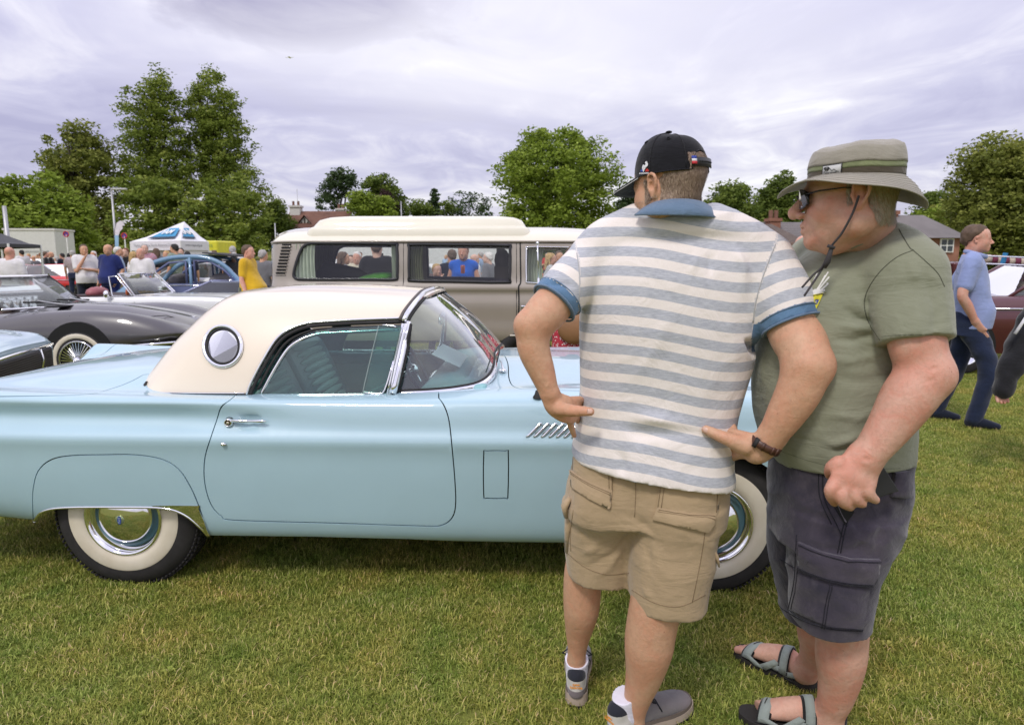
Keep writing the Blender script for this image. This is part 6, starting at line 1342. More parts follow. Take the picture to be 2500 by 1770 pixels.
def build_legs2():
 v = Vol((P(1790, 1700, 2.3).x - .04, 1.58, .0), (P(2120, 1500, 1.82).x + .06, 2.36, .75), .0046)
 pn = [P(2060, 1420, 1.83), P(2056, 1500, 1.83), P(2056, 1550, 1.835), P(2053, 1600, 1.84), P(2050, 1650, 1.85), P(2040, 1700, 1.865), P(2028, 1735, 1.88), P(2022, 1768, 1.885)]
 v.chain(pn, [.080, .075, .0705, .0700, .060, .050, .043, .042], k=.015)
 pf = [P(2000, 1460, 2.03), P(1996, 1540, 2.05), P(1994, 1575, 2.07), P(1982, 1608, 2.10), P(1966, 1636, 2.13)]
 v.chain(pf, [.072, .062, .052, .041, .042], k=.015)
 def foot(heel, toe, s=1.0):
  d = foot_dir(heel, toe); sd = Vector((-d.y, d.x, 0)); h = Vector(heel)
  W = lambda a, b, c: h + d * a * s + sd * b * s + Vector((0, 0, c * s))
  v.limb([W(.03, 0, .052), W(.09, 0, .070), W(.15, 0, .062), W(.20, .0, .050), W(.235, 0, .042)], [.030, .034, .038, .042, .040], [.030, .042, .034, .022, .014], sd, k=.02)
  v.ell(W(.025, 0, .048), (.034, .034, .030), k=.02)
  for i, (b, ln, r_) in enumerate(((.030, .262, .0145), (.010, .264, .0095), (-.007, .256, .0088), (-.022, .246, .0082), (-.035, .234, .0078))): fing(v, [W(.215, b, .040), W((.215 + ln) / 2, b, .042), W(ln, b, .036)], [r_ * 1.05, r_, r_ * .95], .004)
  return W
 Wn = foot(FN[0], FN[1], 1.02); Wf = foot(FF[0], FF[1], 1.02)
 V, Q = v.mesh('l', 2); return V, Q, Wn, Wf
tf, hf = G(1822, 1606), G(1996, 1700); FF = ((hf.x - .005, hf.y + .03, 0), (tf.x, tf.y, 0)); FN = ((P(2060, 1790, 1.86).x, 1.885, 0), (P(2060, 1790, 1.86).x - .27, 1.985, 0))
l2V, l2Q, WN, WF = build_legs2()
A2(fur('arm_hair', a2V, a2Q, normals_of(a2V, a2Q), a2V[:, 2] > P(2100, 1130, 1.62).z, 1300, .012, .00013, (-.3, -.2, -1), ahair, None, 9, lay=.7))
qq = []; o_ = 0
for V, Q in ((h2W, h2Q), (a2V, a2Q), (l2V, l2Q)): qq.append(Q + o_); o_ += len(V)
A2(body_obj('body', np.concatenate([h2W, a2V, l2V]), np.concatenate(qq), M_SKIN2))
hair2 = m_hair('grey_fair_hair', (.26, .19, .12), (.62, .54, .42)); hl = h2V
mk = (hl[:, 2] < .06) & (hl[:, 2] > -.07 + .5 * np.clip(hl[:, 1] + .06, 0, .1)) & (hl[:, 1] < .018) & ~((np.abs(hl[:, 0]) > .074) & (hl[:, 1] > -.045) & (hl[:, 2] < .03))
A2(fur('hair', h2W, h2Q, h2N, mk, 11000, .013, .0005, (.3, 0, -1), hair2, None, 6, lay=.75, jitter=.2))
# sunglasses
GB = m_plain('glasses_black', (.012, .012, .014), .2); gl = empty('sunglasses', c2); adopt(gl, M2); gl['label'] = 'dark sunglasses'
def AG(o): o.parent = gl; o.matrix_parent_inverse = Matrix.Translation(c2).inverted(); return o
for sx in (-1, 1):
 lens = [f_(sx * (.031 + .027 * math.cos(t) * (1.0)), .108 - .016 * max(0, math.cos(t)) - .002, -.003 + .0205 * math.sin(t)) for t in np.linspace(0, 2 * PI, 29)[:-1]]
 AG(MB().prism(lens, (0, 0, 0), f_(0, .002, 0) - f_(0, 0, 0)).build('lens', m_plain('lens_dark', (.01, .014, .02), .05, vary=0, coat=1.0), None)); AG(MB().tube(lens, .0022, 8, closed=True).build('rim', GB, None, smooth=True))
 AG(MB().tube([f_(sx * .060, .093, .006), f_(sx * .072, .07, .010), f_(sx * .080, .02, .012), f_(sx * .083, -.01, .008)], [.0045, .0036, .003, .0022], 8, flat_=.6).build('temple', GB, None, smooth=True))
 AG(MB().tube([f_(sx * .056, .098, .010), f_(sx * .062, .092, -.004), f_(sx * .060, .090, -.016)], [.003, .0038, .003], 8).build('side_shield', GB, None, smooth=True))
AG(MB().tube([f_(-.008, .108, .004), f_(0, .112, .007), f_(.008, .108, .004)], .0022, 8).build('bridge', GB, None, smooth=True))
# hat
hatC = f_(0, -.006, .040); hatM = Mh2 @ RM(0, R(3)); HX = np.array(hatM)
def hat_fn(p):
 az, t = p[:, 0] / .1, p[:, 1] / .1      # t: 0 rim of brim .. 1 foot of crown .. 2 top edge .. 3 middle
 ca, sa = np.cos(az), np.sin(az)
 rx = interp([0, .5, 1, 1.5, 2, 2.15, 2.6, 3], [.150, .120, .090, .0895, .083, .076, .042, .0005], t); ry = interp([0, .5, 1, 1.5, 2, 2.15, 2.6, 3], [.172, .138, .106, .105, .097, .090, .050, .0006], t)
 bz = np.clip(1 - t, 0, 1)
 aa_ = np.degrees(np.abs((az + PI) % (2 * PI) - PI)); drop = bz ** 1.3 * interp([0, 25, 50, 80, 115, 150, 180], [.044, .028, .015, .028, .040, .060, .078], aa_) + .018 * bz * (1 - bz) * np.sin(az * 3 + 1.0)
 z = interp([0, 1, 2, 2.15, 2.6, 3], [0, 0, .060, .068, .077, .080], t) - drop; z = z + .003 * np.sin(az * 5) * np.clip(t - 1, 0, 1) * (t < 2.4) - .006 * ca * np.clip(t - 1, 0, 1)
 k = 1 - .10 * bz * (ca < -.3) * np.abs(ca)
 q = np.stack([-sa * rx, ca * ry * k - .004, z], 1); return (q * 1.03) @ HX.T + np.array(hatC)
HS = FnSurf(hat_fn, IDF, (0.0, 0.0), (2 * PI * .1, .30))
M_HAT = m_cloth('sand_grey_nylon', (.34, .315, .26), 1000, .22, .06); M_HATB = m_cloth('brown_band', (.085, .07, .048), 1000, .25, .15); M_HATC = m_cloth('camo_trim', (.24, .27, .14), 300, .25, .5)
def hgrid(name, t0, t1, mat, nt, lift=0.0, thick=.0022, na=140):
 A, T = np.meshgrid(np.linspace(0, 2 * PI * .1, na + 1)[:-1], np.linspace(t0, t1, nt) * .1, indexing='ij'); p = np.stack([A.ravel(), T.ravel()], 1); V = hat_fn(p)
 if lift: c = V - np.array(hatC); c[:, 2] *= .2; V = V + c / np.linalg.norm(c, axis=1)[:, None] * lift
 i, j = np.meshgrid(np.arange(na), np.arange(nt - 1), indexing='ij'); a = (i * nt + j).ravel(); b = (((i + 1) % na) * nt + j).ravel(); F = np.stack([a, b, b + 1, a + 1], 1)
 o = link(name, mesh_np(name, V, F), mat, None, smooth=True); m = o.modifiers.new('thickness', 'SOLIDIFY'); m.thickness = thick; return A2(o)
hgrid('brim', 0, 1.0, M_HAT, 16); hgrid('crown', 1.0, 2.98, M_HAT, 26); hgrid('hat_band', 1.0, 1.40, M_HATB, 6, .0015); hgrid('camo_band', 1.36, 1.56, M_HATC, 4, .0022); hgrid('crown_fold', 1.53, 2.05, M_HAT, 8, .0035)
for t in (.10, .22, .34, .46, .58, .70, .82): A2(MB().tube([Vector(q) + Vector((0, 0, .0012)) for q in hat_fn(np.column_stack([np.linspace(0, 2 * PI * .1, 121)[:-1], np.full(120, t * .1)]))], .0004, 4, closed=True).build('brim_stitch', m_plain('hat_stitch', (.29, .27, .22), .9), None))
for t in (0.0, 2.05): A2(MB().tube([Vector(q) for q in hat_fn(np.column_stack([np.linspace(0, 2 * PI * .1, 121)[:-1], np.full(120, t * .1)]))], .0019 if t < 1 else .0014, 6, closed=True).build('hat_edge', M_HAT, None, smooth=True))
lbl_c = HS.inv([(2034, 403)])[0]
def hatp(az, t, lift): q = hat_fn(np.array([[az, t]]))[0]; c = q - np.array(hatC); c[2] = 0; c /= np.linalg.norm(c); return Vector(q + c * lift)
def hquad(name, a0, a1, t0, t1, lift, mat): return A2(band(name, [hatp(a, t0, lift) for a in np.linspace(a0, a1, 6)], [hatp(a, t1, lift) for a in np.linspace(a0, a1, 6)], mat, None, .0012))
la = lbl_c[0]; hquad('label_backing', la - .0215, la + .0215, .109, .153, .0050, M_BLACK); hquad('label', la - .0195, la + .0195, .112, .150, .0062, m_plain('label_grey', (.52, .52, .50), .7, vary=.03))
for pk in ([(.012, .118), (.006, .130), (.002, .124)], [(.002, .124), (-.004, .136), (-.008, .129), (-.010, .131), (-.016, .118)], [(.016, .116), (.012, .120)], [(-.004, .136), (-.006, .128), (-.010, .124)]):
 A2(MB().tube([hatp(la + a, t + .006, .0075) for a, t in pk], .0007, 5).build('label_mountains', M_BLACK, None))
cc_ = hatp(la, .1165, .0072); xx = hatp(la - .01, .111, .0072) - hatp(la + .01, .111, .0072); A2(put_text('SINCE 1992', .0055, basis(cc_, xx, Vector((0, 0, 1))), M_BLACK, None, 'label_lettering', .0002))
cc_ = hatp(la - .010, .1415, .0072); A2(put_text('Buff', .0068, basis(cc_, xx, Vector((0, 0, 1))), M_BLACK, None, 'label_lettering', .0002)); A2(MB().tube([hatp(la - .010 + .0065 * math.cos(t), .1415 + .0052 * math.sin(t), .0075) for t in np.linspace(0, 2 * PI, 21)[:-1]], .0005, 5, closed=True).build('label_ring', M_BLACK, None))
cd = m_plain('chin_cord', (.045, .040, .042), .8)
A2(MB().tube([tuple(q) for q in smooth_poly([tuple(P(2097, 478, 1.640)), tuple(P(2082, 520, 1.645)), tuple(P(2055, 570, 1.66)), tuple(P(2030, 602, 1.675)), tuple(P(2016, 640, 1.70)), tuple(P(2000, 668, 1.69)), tuple(P(1964, 722, 1.66))], 6)], .0028, 7).build('chin_cord', cd, None, smooth=True))
A2(MB().tube([tuple(q) for q in smooth_poly([tuple(P(2030, 602, 1.675)), tuple(P(2008, 650, 1.69)), tuple(P(1985, 672, 1.69)), tuple(P(1958, 702, 1.68))], 6)], .0026, 7).build('chin_cord', cd, None, smooth=True))
b = MB(); b.tube([P(2032, 602, 1.672), P(2020, 640, 1.68), P(2014, 655, 1.685)], [.004, .0075, .003], 8); b.tube([P(2020, 600, 1.672), P(2038, 606, 1.668)], .004); A2(b.build('cord_toggle', cd, None, smooth=True))
# shorts
def m_denim():
 n = NT('washed_navy_twill'); f = n.noise(6, 5, .65, dist=.8); g = n.noise(900, 2); e = n.noise(30, 4, .6)
 c = n.mix(n.ramp(f, [(.3, 0.), (.72, 1.)]), (.030, .028, .046), (.085, .070, .092)); c = n.mix(n.math('MULTIPLY', n.ramp(e, [(.5, 0.), (.8, 1.)]), .5), c, (.14, .12, .14)); c = n.mix(n.math('MULTIPLY', g, .3), c, (.02, .02, .03))
 return n.bsdf(c, .9, spec=.15, normal=n.bump(n.noise(14, 4, .6, dist=.5), .4, .015, n.bump(g, .3, .001)), sheen=.3)
M_DNM = m_denim(); M_DST = m_plain('dark_stitch', (.012, .012, .02), .9); M_DLT = m_plain('pale_seam_wear', (.16, .14, .17), .9)
def build_shorts2():
 v = Vol((P(1860, 1300, 1.9).x - .04, 1.58, P(2040, 1570, 1.8).z - .06), (P(2235, 1180, 1.85).x + .05, 2.20, P(2040, 1080, 1.85).z), .0055)
 v.stack(sorted([station(1090, 1888, 2212, 1.88, .172), station(1165, 1884, 2212, 1.88, .178), station(1241, 1886, 2192, 1.88, .182), station(1300, 1880, 2178, 1.88, .18)]), k=0, n=2.3, shear=.05)
 v.stack(sorted([station(1250, 1930, 2192, 1.815, .125), station(1334, 1926, 2166, 1.81, .125), station(1405, 1930, 2132, 1.81, .120), station(1470, 1934, 2118, 1.81, .115), station(1512, 1938, 2112, 1.815, .112)]), k=.03, n=2.3, tilt=(.04, .06))
 v.stack(sorted([station(1250, 1884, 2080, 2.0, .12), station(1334, 1880, 2060, 2.02, .115), station(1420, 1898, 2040, 2.04, .11), station(1500, 1912, 2030, 2.05, .105)]), k=.03, n=2.3)
 V, Q = v.mesh('s', 2); N = normals_of(V, Q); q = lambda u, w, Y=1.69: P(u, w, Y)
 L = [([q(2190, 1200), q(2150, 1290), q(2140, 1340)], -.006, .012), ([q(2180, 1260), q(2120, 1300), q(2080, 1330)], .005, .012), ([q(2080, 1250), q(2100, 1310), q(2090, 1350)], -.005, .010), ([q(1940, 1180), q(1980, 1260), q(1970, 1330)], .004, .014), ([q(1920, 1250), q(1960, 1310), q(2000, 1340)], -.005, .012), ([q(2110, 1330), q(2060, 1345), q(1990, 1335)], -.004, .010), ([q(2030, 1450), q(2060, 1480), q(2100, 1500)], .005, .010), ([q(2000, 1500), q(1970, 1480), q(1950, 1440)], -.005, .012), ([q(1945, 1400), q(1960, 1450), q(1955, 1500)], .004, .010), ([q(1890, 1340, 1.85), q(1920, 1370, 1.8), q(1935, 1400, 1.8)], -.007, .010)]
 V = folds(V, N, L); N = normals_of(V, Q); V = V + N * ((.5 - np.abs(fbm(V, 30, 12))) * .0042)[:, None]
 A2(body_obj('cargo_shorts', V, Q, M_DNM)); return V, Q
s2V, s2Q = build_shorts2(); SS2 = Skin(s2V, s2Q)
A2(SS2.patch('pocket_flap', [(1953, 1321), (2010, 1345), (2080, 1362), (2144, 1362), (2138, 1400), (2124, 1427), (2060, 1425), (2000, 1408), (1954, 1388)], M_DNM, None, .012, .010, 7, puff=.003))
A2(SS2.patch('cargo_pocket', [(1948, 1340), (1956, 1388), (2060, 1426), (2124, 1426), (2112, 1480), (2104, 1535), (2030, 1528), (1960, 1500), (1930, 1485), (1940, 1420)], M_DNM, None, .006, .006, 8, puff=.002))
for ln in ([(1957, 1326), (2010, 1349), (2080, 1366), (2142, 1366)], [(1956, 1380), (2000, 1400), (2060, 1417), (2124, 1419)], [(1956, 1384), (2000, 1404), (2060, 1421), (2124, 1423)]): A2(SS2.seam('stitching', ln, .0011, M_DST, None, .016))
for ln in ([(2033, 1424), (2024, 1470), (2014, 1530)], [(2027, 1424), (2018, 1470), (2008, 1528)], [(1947, 1345), (1945, 1420), (1932, 1484)], [(1953, 1345), (1950, 1420), (1938, 1486)], [(1930, 1485), (1965, 1508), (2030, 1526), (2102, 1532)]): A2(SS2.seam('stitching', ln, .0011, M_DST, None, .0085))
for ln in ([(2022, 1150), (2030, 1220), (2060, 1275), (2068, 1285)], [(2008, 1146), (2012, 1215), (2040, 1275), (2056, 1310)], [(1998, 1144), (2002, 1215), (2030, 1280)], [(2075, 1250), (2062, 1300), (2052, 1350)], [(2068, 1250), (2055, 1300), (2045, 1350)], [(1905, 1365), (1940, 1385), (1950, 1390)], [(1945, 1305), (1942, 1360)], [(1900, 1480), (1960, 1514), (2030, 1535), (2106, 1540)]): A2(SS2.seam('stitching', ln, .0013, M_DST, None, .0006))
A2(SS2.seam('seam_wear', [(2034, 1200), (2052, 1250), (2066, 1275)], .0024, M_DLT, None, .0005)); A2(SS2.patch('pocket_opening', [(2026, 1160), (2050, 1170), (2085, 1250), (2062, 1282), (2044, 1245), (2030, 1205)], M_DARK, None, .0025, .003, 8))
A2(SS2.patch('back_pocket_flap', [(2178, 1150), (2208, 1148), (2216, 1190), (2212, 1213), (2172, 1212)], M_DNM, None, .014, .012, 7, puff=.004))
ph = empty('smartphone', P(2150, 1170, 1.635)); adopt(ph, M2); PQ = [P(2110, 1150, 1.64), P(2150, 1133, 1.655), P(2191, 1196, 1.66), P(2138, 1213, 1.64), P(2095, 1205, 1.63)]
o = MB().prism(PQ, (0, 0, 0), (0, -.010, 0)).build('phone_case', m_plain('phone_case', (.014, .014, .015), .55), None, bevel=.003); o.parent = ph; o.matrix_parent_inverse = Matrix.Translation(ph.location).inverted()
# sandals
M_SOLE = m_plain('sandal_sole', (.022, .019, .017), .8); M_STRAP = m_cloth('grey_green_strap', (.27, .31, .285), 500, .3); M_STRB = m_cloth('black_strap', (.016, .015, .015), 500, .3)
def sandal(W, h, root):
 g_ = empty('sandal', h); adopt(g_, root)
 def up(o): o.parent = g_; o.matrix_parent_inverse = Matrix.Translation(Vector(h)).inverted(); return o
 outl = [(-.012, 0), (-.005, .028), (.03, .037), (.09, .034), (.15, .040), (.21, .050), (.25, .046), (.280, .025), (.285, 0), (.275, -.028), (.24, -.046), (.20, -.050), (.14, -.040), (.08, -.034), (.03, -.037), (-.005, -.028)]
 o2 = smooth_poly(outl, 4, True); n_ = len(o2); hz = lambda a: .010 * max(0, 1 - a / .12) + .006 * max(0, (a - .23) / .05)
 for nm, z0, z1, g1, g2 in (('outsole', .0, .016, .98, 1.0), ('footbed', .0162, .024, 1.0, .985)):
  m = MB(); m.add([W(a, b * g1, z0 + (hz(a) if z0 > 0 else 0)) for a, b in o2] + [W(a, b * g2, z1 + hz(a)) for a, b in o2], [tuple(range(n_))[::-1], tuple(range(n_, 2 * n_))] + [(i, (i + 1) % n_, n_ + (i + 1) % n_, n_ + i) for i in range(n_)]); up(m.build(nm, M_SOLE, None))
 def arc(a0, a1, hh, wd, t0=-1.25, t1=1.25): return [W(a0 + (a1 - a0) * (math.sin(t) * .5 + .5), math.sin(t) * wd, .028 + hh * max(0, math.cos(t)) ** .8) for t in np.linspace(t0, t1, 15)]
 def strapb(nm, a0, a1, wdt, hh, wd, mat, dz=0.0, t0=-1.5, t1=1.5, th=.0035): return up(band(nm, [q + Vector((0, 0, dz)) for q in arc(a0 - wdt, a1 - wdt, hh, wd, t0, t1)], [q + Vector((0, 0, dz)) for q in arc(a0 + wdt, a1 + wdt, hh * .93, wd, t0, t1)], mat, None, th))
 strapb('toe_strap_lining', .190, .215, .021, .044, .0500, M_STRB, 0); strapb('toe_strap', .190, .215, .015, .046, .0515, M_STRAP, .002)
 strapb('ankle_strap_lining', .100, .085, .019, .088, .0440, M_STRB, 0); strapb('ankle_strap', .098, .083, .013, .090, .0455, M_STRAP, .002)
 for sd in (-1, 1):
  up(band('side_strap', [W(.115, sd * .044, .075), W(.145, sd * .047, .050), W(.175, sd * .049, .026)], [W(.098, sd * .044, .066), W(.118, sd * .046, .045), W(.140, sd * .046, .024)], M_STRAP, None, .0035))
  up(band('heel_strap', [W(.115, sd * .0445, .062), W(.065, sd * .043, .052), W(.012, sd * .036, .072)], [W(.125, sd * .0445, .040), W(.065, sd * .042, .034), W(.012, sd * .036, .046)], M_STRAP, None, .0035))
  up(band('side_strap', [W(.075, sd * .042, .050), W(.055, sd * .040, .036), W(.045, sd * .039, .024)], [W(.105, sd * .044, .052), W(.085, sd * .042, .036), W(.070, sd * .041, .024)], M_STRB, None, .003))
  up(band('side_strap', [W(.205, sd * .051, .052), W(.165, sd * .050, .034), W(.150, sd * .048, .024)], [W(.222, sd * .051, .046), W(.195, sd * .051, .032), W(.180, sd * .050, .024)], M_STRAP, None, .0035))
 up(band('heel_cup', [W(.012, .036, .072), W(-.012, .020, .076), W(-.016, 0, .078), W(-.012, -.020, .076), W(.012, -.036, .072)], [W(.012, .036, .046), W(-.012, .020, .050), W(-.016, 0, .050), W(-.012, -.020, .050), W(.012, -.036, .046)], M_STRB, None, .004))
 up(MB().tube(arc(.196, .221, .049, .052, -.35, .25), .0014, 5).build('strap_logo', M_BLACK, None))
sandal(WN, FN[0], M2); sandal(WF, FF[0], M2)
# ============================================================ TREES AND FAR GROUND
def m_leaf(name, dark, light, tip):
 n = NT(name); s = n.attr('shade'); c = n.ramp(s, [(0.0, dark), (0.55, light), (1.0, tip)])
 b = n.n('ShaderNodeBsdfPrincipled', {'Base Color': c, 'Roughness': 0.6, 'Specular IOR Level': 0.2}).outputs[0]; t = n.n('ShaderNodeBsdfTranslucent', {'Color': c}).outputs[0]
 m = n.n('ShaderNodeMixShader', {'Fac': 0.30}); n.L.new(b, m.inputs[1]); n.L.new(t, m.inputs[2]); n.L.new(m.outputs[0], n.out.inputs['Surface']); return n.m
LF = {'lime': m_leaf('leaf_lime', (.075, .11, .018), (.20, .26, .04), (.37, .40, .09)), 'plane': m_leaf('leaf_plane', (.085, .13, .016), (.22, .30, .034), (.38, .46, .09)), 'dark': m_leaf('leaf_dark', (.03, .055, .022), (.07, .11, .04), (.14, .19, .07)),
  'hedge': m_leaf('leaf_hedge', (.05, .085, .016), (.13, .18, .03), (.25, .31, .06)), 'copper': m_leaf('leaf_copper', (.022, .012, .014), (.055, .030, .030), (.10, .06, .05)), 'olive': m_leaf('leaf_olive', (.085, .11, .02), (.22, .25, .05), (.37, .37, .10))}
M_BARK = m_plain('bark', (.055, .045, .032), .95, vary=.4, vscale=3)
def gz(x, y): return float(ground_z(x, y))
def crown_mesh(lobes, nclump, per, leaf, seed, hollow=.35, spread=1.0, flat_=1.0):
 r = np.random.default_rng(seed); vol = np.array([l[3] * l[4] * l[5] for l in lobes]) ** .75; cnt = np.maximum(2, (vol / vol.sum() * nclump)).astype(int); P_, S_ = [], []
 for l, c in zip(lobes, cnt):
  d = r.normal(size=(c, 3)); d /= np.linalg.norm(d, axis=1)[:, None]; rad = (hollow ** 3 + (1 - hollow ** 3) * r.random(c)) ** (1 / 3); ctr = np.array(l[:3]) + d * rad[:, None] * np.array(l[3:6])
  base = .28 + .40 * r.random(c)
  for q, b_ in zip(ctr, base):
   k = int(per * r.uniform(.5, 1.3)); R_ = spread * r.uniform(.55, 1.15); e = r.normal(size=(k, 3)); e /= np.linalg.norm(e, axis=1)[:, None]; e *= (r.random(k) ** .45)[:, None]
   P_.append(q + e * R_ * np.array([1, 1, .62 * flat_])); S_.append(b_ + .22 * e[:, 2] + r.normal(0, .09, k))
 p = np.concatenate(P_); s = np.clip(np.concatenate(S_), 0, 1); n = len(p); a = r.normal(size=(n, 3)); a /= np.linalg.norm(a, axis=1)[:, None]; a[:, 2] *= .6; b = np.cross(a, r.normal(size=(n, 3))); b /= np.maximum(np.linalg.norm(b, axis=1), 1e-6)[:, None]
 L = leaf * 1.35 * r.uniform(.6, 1.35, n); V = np.stack([p - a * L[:, None], p + b * (L * .42)[:, None], p + a * L[:, None], p - b * (L * .42)[:, None]], 1).reshape(-1, 3)
 me = mesh_np('crown', V, np.arange(4 * n).reshape(-1, 4)); add_attr(me, 'shade', np.repeat(s, 4)); return me
def tree(label, Y, u, vtop, ushape, mat, seed, name='tree', group=None, clumps=170, per=70, leaf=.17, trunk=True, spread=1.1, hollow=.35, kind='broadleaf', vbot=None, trunk_to=.8):
 """ushape: rows (v, uL, uR) of the crown as the photo shows it"""
 base = P(u, 640, Y); x0 = base.x; z0 = gz(x0, Y); o = empty(name, (x0, Y, z0), 0, label, 'tree', group); lobes = []; r = random.Random(seed)
 for (v, ul, ur, *rest) in ushape:
  a, b = P(ul, v, Y), P(ur, v, Y); w = (b.x - a.x) / 2; hh = rest[0] if rest else w * .62
  lobes.append((((a.x + b.x) / 2) - x0, r.uniform(-.2, .2) * w, a.z - z0, w, w * .9, hh))
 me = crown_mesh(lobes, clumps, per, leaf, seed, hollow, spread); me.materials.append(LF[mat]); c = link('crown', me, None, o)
 if trunk:
  top = P(u, vtop, Y).z - z0; R0 = max(.18, top * .022); b = MB(); pts = [(r.uniform(-.1, .1) * k, r.uniform(-.1, .1) * k, top * trunk_to * k / 6) for k in range(7)]; b.tube(pts, [R0 * (1 - .13 * k) for k in range(7)], 8)
  for k, l in enumerate(lobes * 2):
   t = r.uniform(.25, .8); z = top * trunk_to * t; e = (l[0] + r.uniform(-.6, .6) * l[3], l[1] + r.uniform(-.5, .5) * l[4], max(z + .3, l[2] + r.uniform(-.2, .5) * l[5])); m_ = (e[0] * .5, e[1] * .5, (z + e[2]) / 2 - .2)
   b.tube([(0, 0, z), m_, e], [R0 * .45, R0 * .28, R0 * .10], 5)
  b.build('trunk', M_BARK, o, smooth=True)
 return o
TR = 'trees around the show field'
def conifer(label, Y, u, vtop, vbot, half, mat, seed, flat_tiers=False):
 top = P(u, vtop, Y).z; x0 = P(u, 640, Y).x; z0 = gz(x0, Y); zb = P(u, vbot, Y).z; o = empty('conifer', (x0, Y, z0), 0, label, 'tree', TR); lobes = []; w = half * Y / FPX; n = 9
 for k in range(n): t = k / (n - 1); lobes.append((0, 0, zb - z0 + (top - zb) * t, w * (1 - t) + .25, w * (1 - t) + .25, (top - zb) / n * .55))
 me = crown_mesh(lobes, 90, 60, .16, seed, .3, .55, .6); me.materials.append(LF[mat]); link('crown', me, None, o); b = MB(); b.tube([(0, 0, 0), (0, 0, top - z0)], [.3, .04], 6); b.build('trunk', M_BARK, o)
tree('tall narrow lime tree, left of the pair above the white gazebo', 74, 395, 188, [(222, 340, 420, 2.8), (265, 305, 448, 3.2), (315, 282, 462, 3.6), (370, 295, 468, 3.6), (425, 275, 480, 3.4), (465, 290, 490)], 'lime', 11, clumps=480, per=60, leaf=.14, group=TR, hollow=.2, trunk_to=.97)
tree('tall narrow lime tree, right of the pair above the white gazebo', 77, 520, 184, [(215, 466, 545, 2.8), (258, 450, 585, 3.2), (305, 455, 602, 3.6), (350, 465, 618, 3.4), (405, 462, 608, 3.6), (455, 470, 650, 3.2)], 'lime', 12, clumps=480, per=60, leaf=.14, group=TR, hollow=.2, trunk_to=.97)
tree('broad low spreading tree behind the white gazebo', 66, 470, 430, [(470, 290, 440), (480, 470, 640), (510, 300, 480), (520, 440, 655), (560, 290, 520, 2.2), (565, 480, 660, 2.2), (605, 280, 660, 1.5)], 'lime', 13, clumps=420, per=62, leaf=.17, group=TR)
tree('round-topped tree beyond the white box truck', 70, 190, 300, [(330, 150, 235), (370, 110, 262), (410, 96, 270), (450, 120, 280), (500, 130, 290), (545, 150, 300, 2.5), (585, 160, 300, 2)], 'olive', 14, clumps=330, per=66, leaf=.17, group=TR, trunk_to=.9)
tree('wide light green tree at the left edge above the black canopy', 50, 70, 430, [(455, 20, 130), (470, -60, 60), (490, 90, 190), (515, -70, 90), (530, 60, 215), (555, -70, 210, 1.6), (590, -70, 220, 1.6)], 'plane', 15, clumps=330, per=70, leaf=.15, group=TR, trunk=False)
tree('dark conical hedge tree left of the timber house', 88, 668, 470, [(495, 655, 685), (520, 640, 700), (550, 635, 712)], 'hedge', 16, clumps=90, per=60, leaf=.18, group=TR)
tree('flat-topped dark cedar above the house chimney', 112, 832, 420, [(430, 800, 872, 1.2), (448, 785, 880, 1.2), (468, 778, 850, 1.2), (490, 770, 830, 1.5)], 'dark', 17, clumps=110, per=46, leaf=.2, group=TR, hollow=.1)
tree('rounded mid-green tree right of the cedar', 104, 940, 430, [(452, 885, 965), (480, 900, 990), (510, 890, 995)], 'hedge', 18, clumps=150, per=60, leaf=.2, group=TR)
tree('copper-purple tree behind the light green one', 100, 935, 468, [(482, 918, 955), (500, 915, 965)], 'copper', 19, clumps=50, per=55, leaf=.18, group=TR)
tree('light green small tree above the van roof', 90, 880, 465, [(485, 855, 905), (510, 848, 915), (515, 915, 965, 2.2)], 'plane', 20, clumps=110, per=60, leaf=.17, group=TR)
conifer('small dark spruce on the skyline above the pop-top roof', 105, 1062, 462, 522, 20, 'dark', 21)
tree('sparse feathery tree on the skyline right of the spruce', 100, 1140, 475, [(490, 1100, 1160, 1.4), (500, 1150, 1200, 1.6), (515, 1090, 1200, 1.5)], 'dark', 22, clumps=60, per=34, leaf=.17, group=TR, hollow=.1)
tree('low shrubby tree left of the spruce', 98, 1020, 492, [(510, 995, 1050), (512, 1080, 1110, 1.2)], 'hedge', 23, clumps=60, per=50, leaf=.17, group=TR)
tree('big round bright green plane tree above the van roof', 58, 1365, 325, [(362, 1290, 1430), (395, 1240, 1490), (440, 1215, 1515), (490, 1212, 1500), (540, 1225, 1500), (585, 1240, 1480, 2)], 'plane', 24, clumps=520, per=90, leaf=.135, group=TR, hollow=.55)
tree('dark pine glimpsed left of the black cap', 80, 1530, 462, [(480, 1515, 1550, 1.2), (510, 1505, 1560, 1.5), (540, 1510, 1550, 1.5)], 'dark', 25, clumps=50, per=50, leaf=.18, group=TR, hollow=.1)
tree('bushy tree right of the black cap', 72, 1780, 448, [(475, 1740, 1830), (505, 1725, 1850), (540, 1725, 1850)], 'hedge', 26, clumps=190, per=66, leaf=.16, group=TR)
tree('taller twin-crowned tree beside the sun hat brim', 76, 1895, 432, [(455, 1880, 1935, 2), (480, 1840, 1890), (490, 1860, 1960), (530, 1840, 1970)], 'hedge', 27, clumps=210, per=66, leaf=.16, group=TR)
tree('distant trees under the hat brim, right', 84, 2270, 465, [(485, 2255, 2310), (510, 2225, 2320), (550, 2220, 2330)], 'hedge', 28, clumps=150, per=60, leaf=.17, group=TR)
tree('light green low tree beside the brick house', 60, 2275, 520, [(540, 2245, 2310, 1.2), (560, 2240, 2320, 1.2)], 'plane', 29, clumps=80, per=60, leaf=.14, group=TR)
